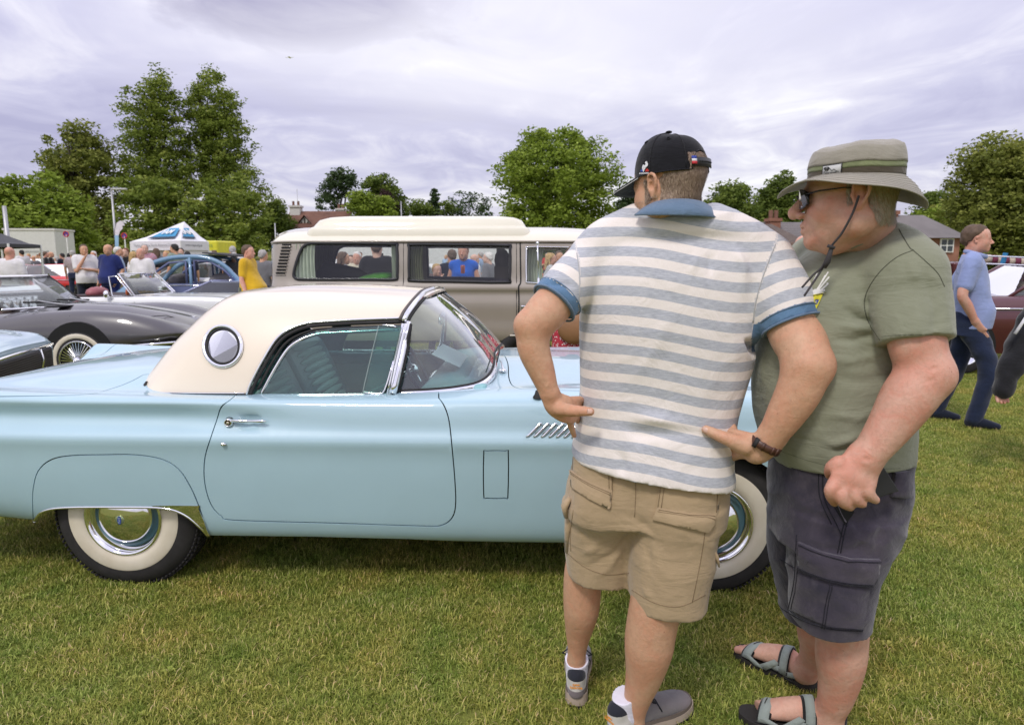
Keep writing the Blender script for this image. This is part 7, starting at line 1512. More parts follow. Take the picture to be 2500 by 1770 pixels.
tree('tall lime tree at the right edge behind the man in blue polo', 48, 2430, 330, [(358, 2385, 2450), (390, 2345, 2520), (430, 2330, 2540), (480, 2320, 2550), (530, 2310, 2550), (580, 2300, 2550), (615, 2330, 2550, 1.2)], 'olive', 30, clumps=560, per=80, leaf=.125, group=TR)
def hedge_line():
 r = np.random.default_rng(5); lobes = []
 for u in np.arange(-150, 2700, 22):
  Y = 100 + r.uniform(-6, 6); v = 572 + r.uniform(-14, 8) - (18 if 580 < u < 1300 else 0); p = P(u, v, Y); lobes.append((p.x, Y, (p.z) * .55, 3.2, 2.5, p.z * .62))
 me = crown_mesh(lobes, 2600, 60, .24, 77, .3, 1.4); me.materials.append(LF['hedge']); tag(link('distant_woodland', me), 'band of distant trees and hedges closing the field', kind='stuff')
hedge_line()
# ---------------------------------------------------------------- houses
M_TILE = m_plain('clay_tile', (.17, .085, .06), .9, vary=.3, vscale=.8); M_SLATE = m_plain('slate_roof', (.16, .145, .14), .8, vary=.2, vscale=.6); M_BRICK = m_plain('far_brick', (.26, .12, .08), .9, vary=.25, vscale=2); M_REND = m_plain('white_render', (.62, .60, .57), .9, vary=.05); M_TIMB = m_plain('dark_timber', (.035, .025, .02), .8); M_WIN = m_plain('window_dark', (.05, .06, .07), .15, vary=0)
def roof_courses(x0, x1, y0, y1, z0, z1, n, lay=0.03):
 m = MB()
 for k in range(n):
  t0, t1 = k / n, (k + 1) / n + .02; a = (y0 + (y1 - y0) * t0, z0 + (z1 - z0) * t0); b = (y0 + (y1 - y0) * t1, z0 + (z1 - z0) * t1)
  m.add([(x0, a[0], a[1] + lay), (x1, a[0], a[1] + lay), (x1, b[0], b[1]), (x0, b[0], b[1]), (x0, a[0], a[1] - .02), (x1, a[0], a[1] - .02)], [(0, 1, 2, 3), (4, 5, 1, 0)])
 return m
def house(label, u, vbase, Y, w, d, hw, hr, wall, roof, hip=.0, chim=(), wins=(), rz=0.0, timber=False):
 p = P(u, vbase, Y); o = empty('house', (p.x, Y, gz(p.x, Y)), rz, label, 'house'); z0 = 0
 m = MB(); m.add([(-w / 2, -d / 2, 0), (w / 2, -d / 2, 0), (w / 2, d / 2, 0), (-w / 2, d / 2, 0), (-w / 2, -d / 2, hw), (w / 2, -d / 2, hw), (w / 2, d / 2, hw), (-w / 2, d / 2, hw)], [(0, 1, 5, 4), (1, 2, 6, 5), (2, 3, 7, 6), (3, 0, 4, 7)])
 if not hip: m.add([(-w / 2, -d / 2, hw), (-w / 2, d / 2, hw), (-w / 2, 0, hw + hr), (w / 2, -d / 2, hw), (w / 2, d / 2, hw), (w / 2, 0, hw + hr)], [(0, 2, 1), (3, 4, 5)])
 m.build('wall', wall, o)
 e = .35; rf = MB(); rf.add([(-w / 2 - e, -d / 2 - e, hw - .1), (w / 2 + e, -d / 2 - e, hw - .1), (w / 2 - hip, 0, hw + hr), (-w / 2 + hip, 0, hw + hr), (-w / 2 - e, d / 2 + e, hw - .1), (w / 2 + e, d / 2 + e, hw - .1)], [(0, 1, 2, 3), (5, 4, 3, 2)] + ([(1, 5, 2), (4, 0, 3)] if hip else []) + [(0, 4, 5, 1)]); ro = rf.build('roof', roof, o)
 if not hip: roof_courses(-w / 2 - e, w / 2 + e, -d / 2 - e - .02, 0, hw - .08, hw + hr + .02, 14).build('tile_courses', roof, ro)
 for cx, cy, cw, ch, cm in chim:
  c = MB(); c.box((cx, cy, hw + hr * .5 + ch / 2), (cw, cw, ch + hr * .5)); c.box((cx, cy, hw + hr * .75 + ch), (cw * 1.2, cw * 1.2, .22)); c.build('chimney', cm, ro); q = MB(); [q.tube([(cx + s_ * cw * .25, cy, hw + hr * .75 + ch), (cx + s_ * cw * .25, cy, hw + hr * .75 + ch + .7)], .16, 8) for s_ in (-1, 1)]; q.build('chimney_pot', M_TILE, ro)
 for wx, wz, ww, wh in wins:
  f = MB(); f.box((wx, -d / 2 - .04, wz), (ww, .10, wh)); fo = f.build('window', M_WHITE, o)
  for sx in (-1, 1):
   for sz in (-1, 1): g = MB(); g.box((wx + sx * ww * .23, -d / 2 - .10, wz + sz * wh * .23), (ww * .36, .02, wh * .38)); g.build('pane', M_WIN, fo)
 if timber:
  t = MB()
  for k in range(7): x = -w * .30 + k * w * .1; t.box((x, -d / 2 - .06, hw * .75), (.22, .08, hw * .5))
  for z in (hw * .5, hw * .75, hw - .1): t.box((0, -d / 2 - .07, z), (w, .06, .2))
  t.build('timber_frame', M_TIMB, o)
 return o
house('timber-framed house with red tiled roof and white chimneys', 786, 560, 92, 7.6, 5, 3.3, 2.2, M_REND, M_TILE, chim=((-3.3, 0, 1.3, 1.2, M_REND), (2.4, .8, 1.0, .9, M_REND)), wins=((0, 2.2, 1.4, 1.0), (2.2, 2.2, 1.2, 1.0)), timber=True)
g_ = MB(); p = P(745, 560, 90); gb = empty('gable_wing', (p.x, 90, gz(p.x, 90)), 0, 'dark half-timbered gable wing in front of the tiled house', 'house'); m = MB(); m.add([(-2, 0, 0), (2, 0, 0), (2, 0, 2.4), (0, 0, 4.6), (-2, 0, 2.4), (-2, 3, 0), (2, 3, 0), (2, 3, 2.4), (0, 3, 4.6), (-2, 3, 2.4)], [(0, 1, 2, 3, 4), (1, 6, 7, 2), (5, 0, 4, 9)]); m.build('wall', M_REND, gb)
t = MB(); [t.box((-1.6 + .4 * k, -.05, 2.4 + (1.0 - abs(-1.6 + .4 * k) / 2) * 1.0), (.13, .08, 2.0 * (1 - abs(-1.6 + .4 * k) / 2) + .1)) for k in range(9)]; t.box((0, -.06, 2.4), (4, .1, .25)); t.build('timber_frame', M_TIMB, gb); t = MB(); t.add([(-2.4, -.3, 2.0), (0, -.3, 4.85), (2.4, -.3, 2.0), (-2.4, 3, 2.0), (0, 3, 4.85), (2.4, 3, 2.0)], [(0, 1, 4, 3), (1, 2, 5, 4)]); t.build('roof', M_TILE, gb)
house('low house with brown roof and white wall behind the striped man\'s shoulder', 1845, 600, 44, 4.6, 4, 2.55, 1.15, M_REND, M_TILE if False else m_plain('brown_tile', (.11, .085, .07), .9, vary=.3), hip=1.4, rz=R(-8)); house('grey-roofed house with a brick chimney between the two men', 1915, 600, 52, 5.2, 4, 2.5, 1.7, M_BRICK, M_SLATE, chim=((-1.3, -.6, .8, .6, M_BRICK),), rz=R(6)); house('distant slate-roofed house beside the bald man', 1985, 600, 60, 6, 4, 2.6, 1.1, M_BRICK, M_SLATE)
house('red brick house with slate roof at right of the sun hat', 2205, 600, 40, 4.2, 3.6, 2.75, 1.25, M_BRICK, M_SLATE, hip=1.1, chim=((-.9, .2, .75, .45, M_BRICK),), wins=((1.35, 2.25, .75, .75),)); house('white cottage roof near the van', 1630, 600, 60, 5, 4, 3.5, 1.5, M_REND, M_SLATE, chim=((-2.2, 0, .9, .8, M_BRICK),))
def lamp_post(label, u, vt, Y, vb=640, arm=True, r0=.07):
 p = P(u, vt, Y); z0 = gz(p.x, Y); o = empty('lamp_post', (p.x, Y, z0), 0, label, 'lamp post'); h = p.z - z0; b = MB(); b.tube([(0, 0, 0), (0, 0, h * .3), (0, 0, h)], [r0 * 1.3, r0, r0 * .8], 8); b.build('column', m_plain('galvanised', (.42, .42, .43), .45, .5), o, smooth=True)
 if arm: b = MB(); b.box((.45, 0, h + .02), (.9, .25, .10)); b.build('lantern', m_plain('lantern_grey', (.5, .5, .5), .5), o, bevel=.03)
lamp_post('grey street lamp left of the tall lime pair', 272, 463, 42); lamp_post('white pole rising above the black canopy', 10, 503, 30, arm=False, r0=.10); lamp_post('thin post at the wood edge left of the van', 671, 545, 60, arm=False, r0=.06); lamp_post('thin post on the skyline above the van roof', 979, 492, 85, arm=False); lamp_post('tall thin mast behind the timber house', 725, 462, 96, arm=False, r0=.05)
# ============================================================ THE CAMPER VAN
M_TAUPE = m_paint('taupe_enamel', (.33, .285, .235), rough=.4); M_VCR = m_paint('van_cream', (.76, .72, .58), rough=.42); M_RUB = m_plain('window_rubber', (.022, .022, .026), .6, vary=.2)
VL = Vector((P(636, 690, 7.9).x, 7.9, .0)); VLOC = VL + Vector((0, .87, 0)); VF = Frame(VLOC, R(-.6))
VAN = empty('camper_van', VLOC, R(-.6), 'taupe and cream classic camper van with pop-top roof behind the blue coupe', 'van')
vx = [0, .05, .14, .32, .8, 2.0, 3.2, 3.9, 4.25, 4.42]; vt = np.array([.50, .22, .09, .02, 0, 0, 0, .02, .10, .35]); vr = np.array([.14, .08, .04, .01, 0, 0, 0, .03, .10, .22])
def vrow(y, z, rf=0): return [(-(y - a * (.6 + .4 * (y > .5)) if y > .3 else y), z - b * rf) for a, b in zip(vt, vr)]
vrows = [vrow(.80, .46), vrow(.850, .56), vrow(.862, .75), vrow(.868, 1.00), vrow(.862, 1.080), vrow(.878, 1.115), vrow(.868, 1.160), vrow(.850, 1.20), vrow(.825, 1.38), vrow(.790, 1.56), vrow(.770, 1.640, .1), vrow(.752, 1.672, .2), vrow(.70, 1.72, .5), vrow(.55, 1.785, .9), vrow(.30, 1.83, 1), vrow(0.0, 1.845, 1)]
vfull = vrows + [[(-y, z) for (y, z) in r_] for r_ in vrows[-2::-1]]
VS = Surf(vx, vfull, VF); VK = VS.K[len(vrows) - 1]; VS.prep((.01, .02), (4.4, VK - .02), 120, 90); KG = VS.K[10] + .008
vmir = lambda q: np.column_stack([q[:, 0], 2 * VK - q[:, 1]])
def vw(uv, s=4): return VS.inv(np.array(smooth_poly(uv, s, True)))
W1 = vw([(722, 680), (719, 660), (735, 612), (752, 597), (790, 595), (955, 597), (969, 603), (970, 670), (963, 683), (900, 683), (760, 683)], 3); W2 = vw([(1004, 598), (1100, 598), (1236, 600), (1245, 608), (1244, 680), (1234, 690), (1100, 688), (1006, 686), (999, 676), (999, 606)], 3); W3 = vw([(1290, 604), (1350, 604), (1425, 606), (1433, 615), (1433, 685), (1425, 694), (1350, 693), (1291, 691), (1285, 682), (1285, 612)], 3)
bod = [(.01, .06), (4.40, .06), (4.40, KG), (.01, KG)]
for side, mm in ((0, lambda q: q), (1, vmir)):
 VS.panel('body_side', mm(np.array(bod)), M_TAUPE, VAN, [mm(W1), mm(W2), mm(W3)], step=.07, inset=0, lip=.02)
VS.panel('roof', np.array([(.01, KG), (4.40, KG), (4.40, 2 * VK - KG), (.01, 2 * VK - KG)]), M_VCR, VAN, step=.09, inset=0, lip=.01)
for xe, nm in ((.012, 'tail_panel'), (4.40, 'front_panel')):
 e = VS.f(np.column_stack([np.full(50, xe), np.linspace(.06, 2 * VK - .06, 50)])); MB().add([tuple(q) for q in e], [tuple(range(50))]).build(nm, M_TAUPE, VAN)
VGL = m_glass('van_glass', (.93, .95, .94), 1.2)
for nm, W in (('side_window', W1), ('sliding_window', W2), ('cab_window', W3)):
 for mm in (lambda q: q, vmir):
  q = mm(W); p = VS.f(q); n_ = VS.normal(q); wo = empty(nm, (0, 0, 0)); wo.parent = VAN
  MB().tube([tuple(a) for a in p + n_ * .006], .020 if nm != 'cab_window' else .010, 8, closed=True, flat_=.8).build('frame', M_RUB if nm != 'cab_window' else M_CHROME, wo, smooth=True); MB().add([tuple(a) for a in p - n_ * .008], [tuple(range(len(p)))]).build('pane', VGL, wo)
def vstrip(nm, uv, r, lift, mat, **k): return MB().tube([tuple(q) for q in VS.pts(np.array(smooth_poly(uv, 4)), lift)], r, 8, **k).build(nm, mat, VAN, smooth=True)
p = VS.f(np.column_stack([np.linspace(.02, 4.38, 60), np.full(60, KG)])); n_ = VS.normal(np.column_stack([np.linspace(.02, 4.38, 60), np.full(60, KG)])); MB().tube([tuple(q) for q in p + n_ * .012], .018, 8, flat_=.7).build('gutter', M_TAUPE, VAN, smooth=True)
for u0 in (985, 1261): vstrip('panel_seam', [(u0, 594), (u0, 690), (u0, 760), (u0, 826)], .0035, .0, M_DARK)
vstrip('door_gap', [(1270, 593), (1271, 660), (1271, 690), (1266, 702), (1267, 740), (1264, 826)], .009, .0, M_BLACK); vstrip('sill_strip', [(1245, 819), (1330, 818), (1420, 817)], .012, .006, m_plain('sill_cream', (.6, .56, .48), .4)); vstrip('panel_seam', [(985, 676), (984, 700)], .003, 0, M_DARK)
vstrip('door_handle', [(1272, 748), (1284, 748)], .012, .02, M_CHROME)
for k in range(10):
 v_ = 598 + k * 7.7; ul = 690 - (k * 1.7); vstrip('vent_slot', [(ul, v_), (ul + 21, v_ + .4)], .0105, .001, M_DARK, flat_=.9) 
 vstrip('vent_slat', [(ul - 2, v_ + 4), (ul + 23, v_ + 4.2)], .006, .008, M_TAUPE)
# pop-top
def ring_rect(x0, x1, y, z, r, n=6, zc=0.0):
 out = []
 for cx, cy, a0 in ((x1 - r, y - r, 0), (x0 + r, y - r, 90), (x0 + r, -y + r, 180), (x1 - r, -y + r, 270)):
  for k in range(n + 1): a = R(a0 + 90 * k / n); out.append((cx + r * math.cos(a), cy + r * math.sin(a), z))
 return out
px0, px1 = VF.on_plane(744, 585, -.66).x, VF.on_plane(1297, 585, -.66).x
lv = [(0, .70, 1.655, .12), (-.005, .70, 1.70, .12), (.015, .695, 1.765, .12), (.035, .68, 1.785, .12), (.05, .665, 1.790, .12), (.06, .655, 1.81, .12), (.09, .64, 1.86, .13), (.16, .60, 1.890, .14), (.26, .52, 1.905, .15), (.6, .2, 1.912, .1)]
V = []; 
for g1, y_, z_, r_ in lv: V += ring_rect(px0 + g1 * 1.6, px1 - g1 * 1.2, y_, 1.655 + (z_ - 1.655) * 1.12 + .02, r_)
nR = 28; F = [(i * nR + k, i * nR + (k + 1) % nR, (i + 1) * nR + (k + 1) % nR, (i + 1) * nR + k) for i in range(len(lv) - 1) for k in range(nR)] + [tuple((len(lv) - 1) * nR + k for k in range(nR))]
po_ = MB().add(V, F).build('pop_top', M_VCR, VAN, smooth=True); MB().tube([(a, b * 1.01, 1.668) for a, b, c in ring_rect(px0, px1, .715, 1.66, .12)], .012, 8, closed=True).build('pop_top_seal', m_plain('green_seal', (.03, .045, .035), .6), VAN, smooth=True)
for x_ in (.55, 1.2, 2.6): MB().ball((px0 + x_, -.45, 1.925), (.012, .012, .012), 8, 6).build('roof_stud', M_CHROME, VAN)
# inside
M_CURT = m_cloth('pale_green_curtain', (.52, .58, .45), 200, .2, .1); M_CURD = m_cloth('olive_curtain', (.13, .14, .06), 200, .2, .2)
def curtain(nm, u0, u1, v0, v1, y, mat, amp=.018, sh=0):
 a, b = VF.on_plane(u0, v0, y), VF.on_plane(u1, v1, y); n = 40; V = []; 
 for j in range(8):
  t = j / 7; z = a.z + (b.z - a.z) * t
  for i in range(n): s_ = i / (n - 1); V.append((a.x + (b.x - a.x) * (s_ * (1 - sh * t * (1 - t) * 2)), y + amp * math.sin(s_ * 34 + t * 2) + amp * .5 * math.sin(s_ * 71), z))
 link(nm, mesh_np(nm, V, [(j * n + i, j * n + i + 1, (j + 1) * n + i + 1, (j + 1) * n + i) for j in range(7) for i in range(n - 1)]), mat, VAN, smooth=True)
curtain('curtain', 716, 772, 596, 684, -.76, M_CURT, sh=.1); curtain('curtain', 955, 970, 598, 684, -.76, M_CURT); curtain('curtain', 775, 815, 600, 660, .45, M_CURD, sh=.1); curtain('curtain', 1000, 1036, 600, 690, -.72, M_CURD, sh=.25); curtain('curtain', 1212, 1226, 602, 690, .3, M_CURD); curtain('curtain', 1286, 1330, 604, 694, -.62, M_CURT, sh=.35)
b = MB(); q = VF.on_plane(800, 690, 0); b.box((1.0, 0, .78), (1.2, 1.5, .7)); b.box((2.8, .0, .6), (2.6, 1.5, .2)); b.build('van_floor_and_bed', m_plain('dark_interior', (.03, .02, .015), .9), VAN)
hb = VF.on_plane(870, 676, -.2); b = MB(); b.tube([(hb.x - .5, -.2, hb.z - .1), (hb.x - .35, -.2, hb.z + .08), (hb.x, -.2, hb.z + .02), (hb.x + .3, -.2, hb.z - .14)], [.10, .12, .10, .06], 10); b.build('black_holdall', M_BLACK, VAN, smooth=True)
b = MB(); b.ball((hb.x + .28, -.45, hb.z - .02), (.26, .12, .07), 14, 8, rot=RM(0, 0, R(-10))); b.build('green_cushion', m_cloth('bright_green', (.07, .28, .03), 60, .5, .5), VAN, smooth=True); hs_ = VF.on_plane(1226, 640, -.1); b = MB(); b.ball((hs_.x, -.1, hs_.z + .02), (.10, .22, .15)); b.box((hs_.x, -.1, hs_.z - .3), (.18, .5, .5)); b.build('cab_seat', m_plain('brown_seat', (.05, .03, .025), .5), VAN, smooth=True)
for x_ in (.62, 3.05):
 for sy in (-1, 1): MB().lathe([(-.08, .18), (-.08, .31), (.05, .33), (.08, .30), (.08, .20), (.05, .19), (.06, .0)], 28, Matrix.Rotation(R(90) * sy, 3, 'Z')).build('wheel', M_BLACK, VAN, smooth=True).location = (x_, sy * .78, .33)
# ============================================================ OTHER SHOW CARS
def shell(name, xs, rows, mat, parent, step=.09, frame=None):
 """smooth car body from rows of (half width, height) control points, mirrored"""
 hr = [[(-y, z) for y, z in r_] for r_ in rows]; full_ = hr + [[(-y, z) for (y, z) in r_] for r_ in hr[-2::-1]]; s = Surf(xs, full_, frame or IDF); s.prep((xs[0] + .01, .01), (xs[-1] - .01, s.K[len(rows) - 1] - .01), 30, 20)
 s.panel(name, [(xs[0], 0.0), (xs[-1], 0.0), (xs[-1], s.K[-1]), (xs[0], s.K[-1])], mat, parent, step=step, inset=0, lip=0)
 for xe in (xs[0], xs[-1]): e = s.f(np.column_stack([np.full(40, xe), np.linspace(0, s.K[-1], 40)])); MB().add([tuple(q) for q in e], [tuple(range(40))]).build('end_panel', mat, parent)
 return s
def cwheel(parent, x, y, r, w=.17, cap=M_CHROME, white=0, spokes=0):
 for sy in (-1, 1):
  o = empty('wheel', (x, sy * y, r)); o.parent = parent; Mx = Matrix.Rotation(R(90) * sy, 3, 'Z'); MB().lathe([(-w, r * .6), (-w, r * .92), (-w * .6, r), (-.03, r), (0, r * .93), (.004, r * .66)], 32, Mx).build('tyre', M_TYRE, o, smooth=True)
  if white: MB().lathe([(.003, r * .90), (.008, r * .87), (.008, r * (.87 - white)), (.004, r * (.85 - white))], 36, Mx).build('whitewall', M_WW, o, smooth=True)
  MB().lathe([(.002, r * .68), (.006, r * .64), (-.03, r * .58), (-.035, r * .25), (.0, r * .16), (.005, 0)], 32, Mx).build('rim', M_DARK if spokes else cap, o, smooth=True)
  if spokes:
   for k in range(spokes): a = 2 * PI * k / spokes; c, s_ = math.cos(a), math.sin(a); MB().tube([Mx @ Vector((.012, r * .16 * c, r * .16 * s_)), Mx @ Vector((-.005, r * .60 * c, r * .60 * s_))], r * .018, 5).build('spoke', cap, o)
   MB().tube([Mx @ Vector((.004, r * .64 * math.cos(a), r * .64 * math.sin(a))) for a in np.linspace(0, 2 * PI, 37)[:-1]], r * .03, 6, closed=True).build('rim_ring', cap, o, smooth=True); MB().ball(Mx @ Vector((.02, 0, 0)), r * .15).build('hub', cap, o, smooth=True)
def arch(parent, xs_, y, r, mat=M_DARK):
 for x in xs_:
  for sy in (-1, 1): m = MB(); pts = [(x + r * math.cos(a), sy * y, r * .92 + r * math.sin(a)) for a in np.linspace(-.35, PI + .35, 22)]; m.prism(pts, (0, 0, 0), (0, -sy * .25, 0)); m.build('wheel_arch_shade', mat, parent)  # black disc on the body side, painted shade in place of a cut opening
def bars(nm, pts, r, mat, parent, **k): return MB().tube(pts, r, 8, **k).build(nm, mat, parent, smooth=True)
SHOW = 'classic cars on show'
# dark grey sports car with long bonnet
CVX = P(212, 872, 7.62).x; CV = empty('sports_car', (CVX, 8.42, 0), R(-2), 'dark grey 1960s sports car with long ridged bonnet and whitewall tyres', 'car', SHOW)
M_CV = m_paint('dark_grey_metallic', (.075, .068, .070), rough=.3)
cx = [-3.1, -2.6, -1.8, -1.0, -.45, 0, .40, .75, .98, 1.08]
def cr_(y, z): return list(zip(y if np.ndim(y) else [y] * 10, z if np.ndim(z) else [z] * 10))
tp = np.array([.10, .03, 0, 0, 0, 0, .02, .08, .18, .30])
shell('body', cx, [cr_(.74 - tp, [.42, .36, .24, .22, .30, .38, .38, .44, .52, .58]), cr_(.86 - tp, [.50, .42, .34, .34, .40, .44, .48, .54, .58, .60]), cr_(.89 - tp, [.60, .60, .58, .58, .60, .62, .61, .62, .63, .625]), cr_(.86 - tp, [.70, .72, .70, .70, .735, .75, .735, .70, .665, .64]), cr_(.78 - tp, [.76, .80, .77, .79, .845, .865, .845, .78, .70, .655]), cr_(.66 - tp, [.78, .82, .80, .84, .87, .88, .855, .79, .71, .66]), cr_(.50 - tp * .6, [.78, .80, .82, .87, .84, .825, .79, .74, .69, .655]), cr_(.30, [.78, .79, .84, .895, .89, .875, .83, .77, .71, .66]), cr_(.14, [.78, .79, .85, .90, .925, .91, .86, .80, .73, .67]), cr_(0, [.78, .79, .85, .90, .915, .90, .85, .79, .725, .665])], M_CV, CV, .06)
arch(CV, (0, -2.45), .893, .40); cwheel(CV, 0, .90, .335, white=.10, spokes=34); cwheel(CV, -2.45, .90, .335, white=.10)
wb = [(-.62 - abs(t) * .35, .72 * t, .885) for t in np.linspace(-1, 1, 17)]; wt = [(-1.12 - abs(t) * .22, .60 * t, 1.235) for t in np.linspace(-1, 1, 17)]
band('windscreen', wb, wt, m_glass('screen_glass', (.85, .90, .88), 1.1, haze=.12), CV, .004); bars('screen_trim', [Vector(q) + Vector((0, 0, .01)) for q in wt], .020, M_CHROME, CV); bars('screen_trim', wb, .014, M_CHROME, CV)
for t in (0, -1): bars('screen_pillar', [wb[t], wt[t]], .016, M_BLACK, CV)
for y_ in (-.30, .25): bars('wiper_arm', [(-.50, y_, .91), (-.60, y_ - .10, .94), (-.66, y_ - .25, .98)], [.016, .012, .006], m_plain('wiper_silver', (.5, .5, .5), .4, .6), CV); bars('wiper_blade', [(-.70, y_ - .42, .97), (-.62, y_ + .05, .945)], .010, M_BLACK, CV)
b = MB(); b.box((-.52, -.2, .905), (.14, .7, .012)); b.build('cowl_vent', M_DARK, CV); b = MB(); b.ball((-.95, -.87, .665), (.05, .012, .018)); b.build('flag_badge', M_CHROME, CV, smooth=True); b = MB(); b.ball((.86, 0, .755), (.05, .04, .01)); b.build('nose_badge', M_CHROME, CV, smooth=True)
b = MB(); b.box((-1.6, 0, .84), (1.3, 1.2, .10)); b.build('cabin_trim', m_plain('tan_trim', (.20, .13, .10), .8), CV)
bars('front_bumper', [(.60, -.88, .50), (.95, -.70, .52), (1.10, -.35, .52)], .045, M_CHROME, CV, flat_=.5); bars('front_bumper', [(.60, .88, .50), (.95, .70, .52), (1.10, .35, .52)], .045, M_CHROME, CV, flat_=.5); b = MB(); b.box((1.02, 0, .50), (.06, .9, .12)); b.build('grille', M_DARK, CV)
for y0 in (-.42,): bars('bonnet_shut_line', [(.62, -.62, .80), (.70, -.3, .795), (.92, -.25, .72)], .004, M_DARK, CV)
# pale blue car nose at the left edge
PB = empty('pale_blue_car', (-4.42, 5.22, 0), R(15), 'pale blue car nose with black mesh grille at the left edge', 'car', SHOW); xx = [-2.5, -1.5, -.6, -.1, .25, .42, .50]
M_PB = m_paint('ice_blue', (.45, .60, .68), rough=.4); z7 = lambda *a: list(a)
shell('body', xx, [list(zip([.72, .8, .8, .78, .74, .70, .66], [.25] * 5 + [.35, .42])), list(zip([.8, .88, .88, .87, .84, .80, .76], [.45] * 5 + [.5, .52])), list(zip([.82, .90, .90, .89, .87, .83, .78], [.66] * 5 + [.66, .66])), list(zip([.78, .86, .86, .85, .83, .79, .75], [.80, .82, .82, .81, .79, .77, .72])), list(zip([.6, .66, .66, .65, .64, .62, .60], [.84, .87, .87, .86, .83, .80, .74])), list(zip([.3] * 7, [.85, .89, .89, .875, .845, .81, .75])), list(zip([0] * 7, [.85, .895, .895, .88, .85, .815, .755]))], M_PB, PB, .06)
b = MB(); b.box((.50, 0, .585), (.06, 1.40, .20)); b.build('grille', m_plain('mesh_grille', (.015, .012, .012), .5), PB, bevel=.02); [bars('grille_bar', [(.535, -.66, .50 + k * .018), (.535, .66, .50 + k * .018)], .003, m_plain('grille_bar', (.06, .05, .045), .5), PB) for k in range(10)]
bars('grille_surround', [(.53, -.70, .705), (.545, 0, .715), (.53, .70, .705)], .012, M_CHROME, PB); bars('grille_surround', [(.53, .42, .70), (.54, .45, .60), (.53, .40, .50)], .010, M_CHROME, PB); bars('grille_surround', [(.53, -.42, .70), (.54, -.45, .60), (.53, -.40, .50)], .010, M_CHROME, PB); bars('grille_surround', [(.53, -.72, .48), (.54, 0, .475), (.53, .72, .48)], .014, M_CHROME, PB); cwheel(PB, -.45, .80, .32)
# silver open roadster
RS = empty('open_roadster', (P(330, 740, 10.6).x, 11.2, 0), 0, 'silver white open roadster with red seats behind the dark sports car', 'car', SHOW); xr = [-1.9, -1.6, -1.0, -.3, .3, 1.0, 1.6, 1.95]; M_RS = m_paint('silver_white', (.76, .77, .76), rough=.4)
tr_ = np.array([.14, .04, 0, 0, 0, 0, .05, .16]); r8 = lambda y, z: list(zip(y - tr_ if y > .3 else [y] * 8, z))
shell('body', xr, [r8(.66, [.35] * 8), r8(.75, [.45] * 8), r8(.77, [.66] * 8), r8(.72, [.78, .83, .86, .87, .87, .87, .83, .70]), r8(.60, [.80, .85, .87, .88, .89, .885, .84, .71]), r8(.3, [.82, .86, .87, .875, .905, .90, .855, .73]), r8(0, [.82, .86, .87, .875, .915, .915, .865, .74])], M_RS, RS, .09)
b = MB(); b.box((-.55, 0, .885), (1.15, 1.12, .03)); b.build('cockpit', m_plain('black_cockpit', (.03, .015, .015), .7), RS); [MB().ball((-.75 + .35 * k, -.3 + .6 * (k % 2), .93), (.14, .24, .10)).build('seat', m_plain('red_seat', (.30, .09, .10), .5), RS, smooth=True) for k in range(2)]
wb = [(.12 - .1 * abs(t), .64 * t, .90) for t in np.linspace(-1, 1, 9)]; wt = [(-.18 - .07 * abs(t), .56 * t, 1.23) for t in np.linspace(-1, 1, 9)]; band('windscreen', wb, wt, m_glass('screen_glass', (.85, .90, .88), 1.6, haze=.08), RS, .004); bars('screen_frame', wt + wb[::-1], .014, M_CHROME, RS, closed=True)
for sy in (-1,): bars('quarterlight', [(0, .66 * sy, .90), (-.26, .60 * sy, 1.20), (-.36, .62 * sy, 1.19), (-.30, .68 * sy, .90)], .011, M_CHROME, RS, closed=True)
b = MB(); b.ball((-.33, -.78, .93), (.04, .05, .06)); b.tube([(-.25, -.72, .86), (-.33, -.78, .90)], .01); b.build('door_mirror', M_CHROME, RS, smooth=True); arch(RS, (1.2, -1.1), .772, .34); cwheel(RS, 1.2, .78, .30); cwheel(RS, -1.1, .78, .30); bars('door_seam', [(.1, -.75, .60), (.08, -.755, .80), (-.05, -.70, .88)], .004, M_DARK, RS); b = MB(); b.ball((-.16, -.5, .95), (.02, .05, .06)); b.build('tax_disc', m_plain('orange_disc', (.6, .15, .05), .6), RS)
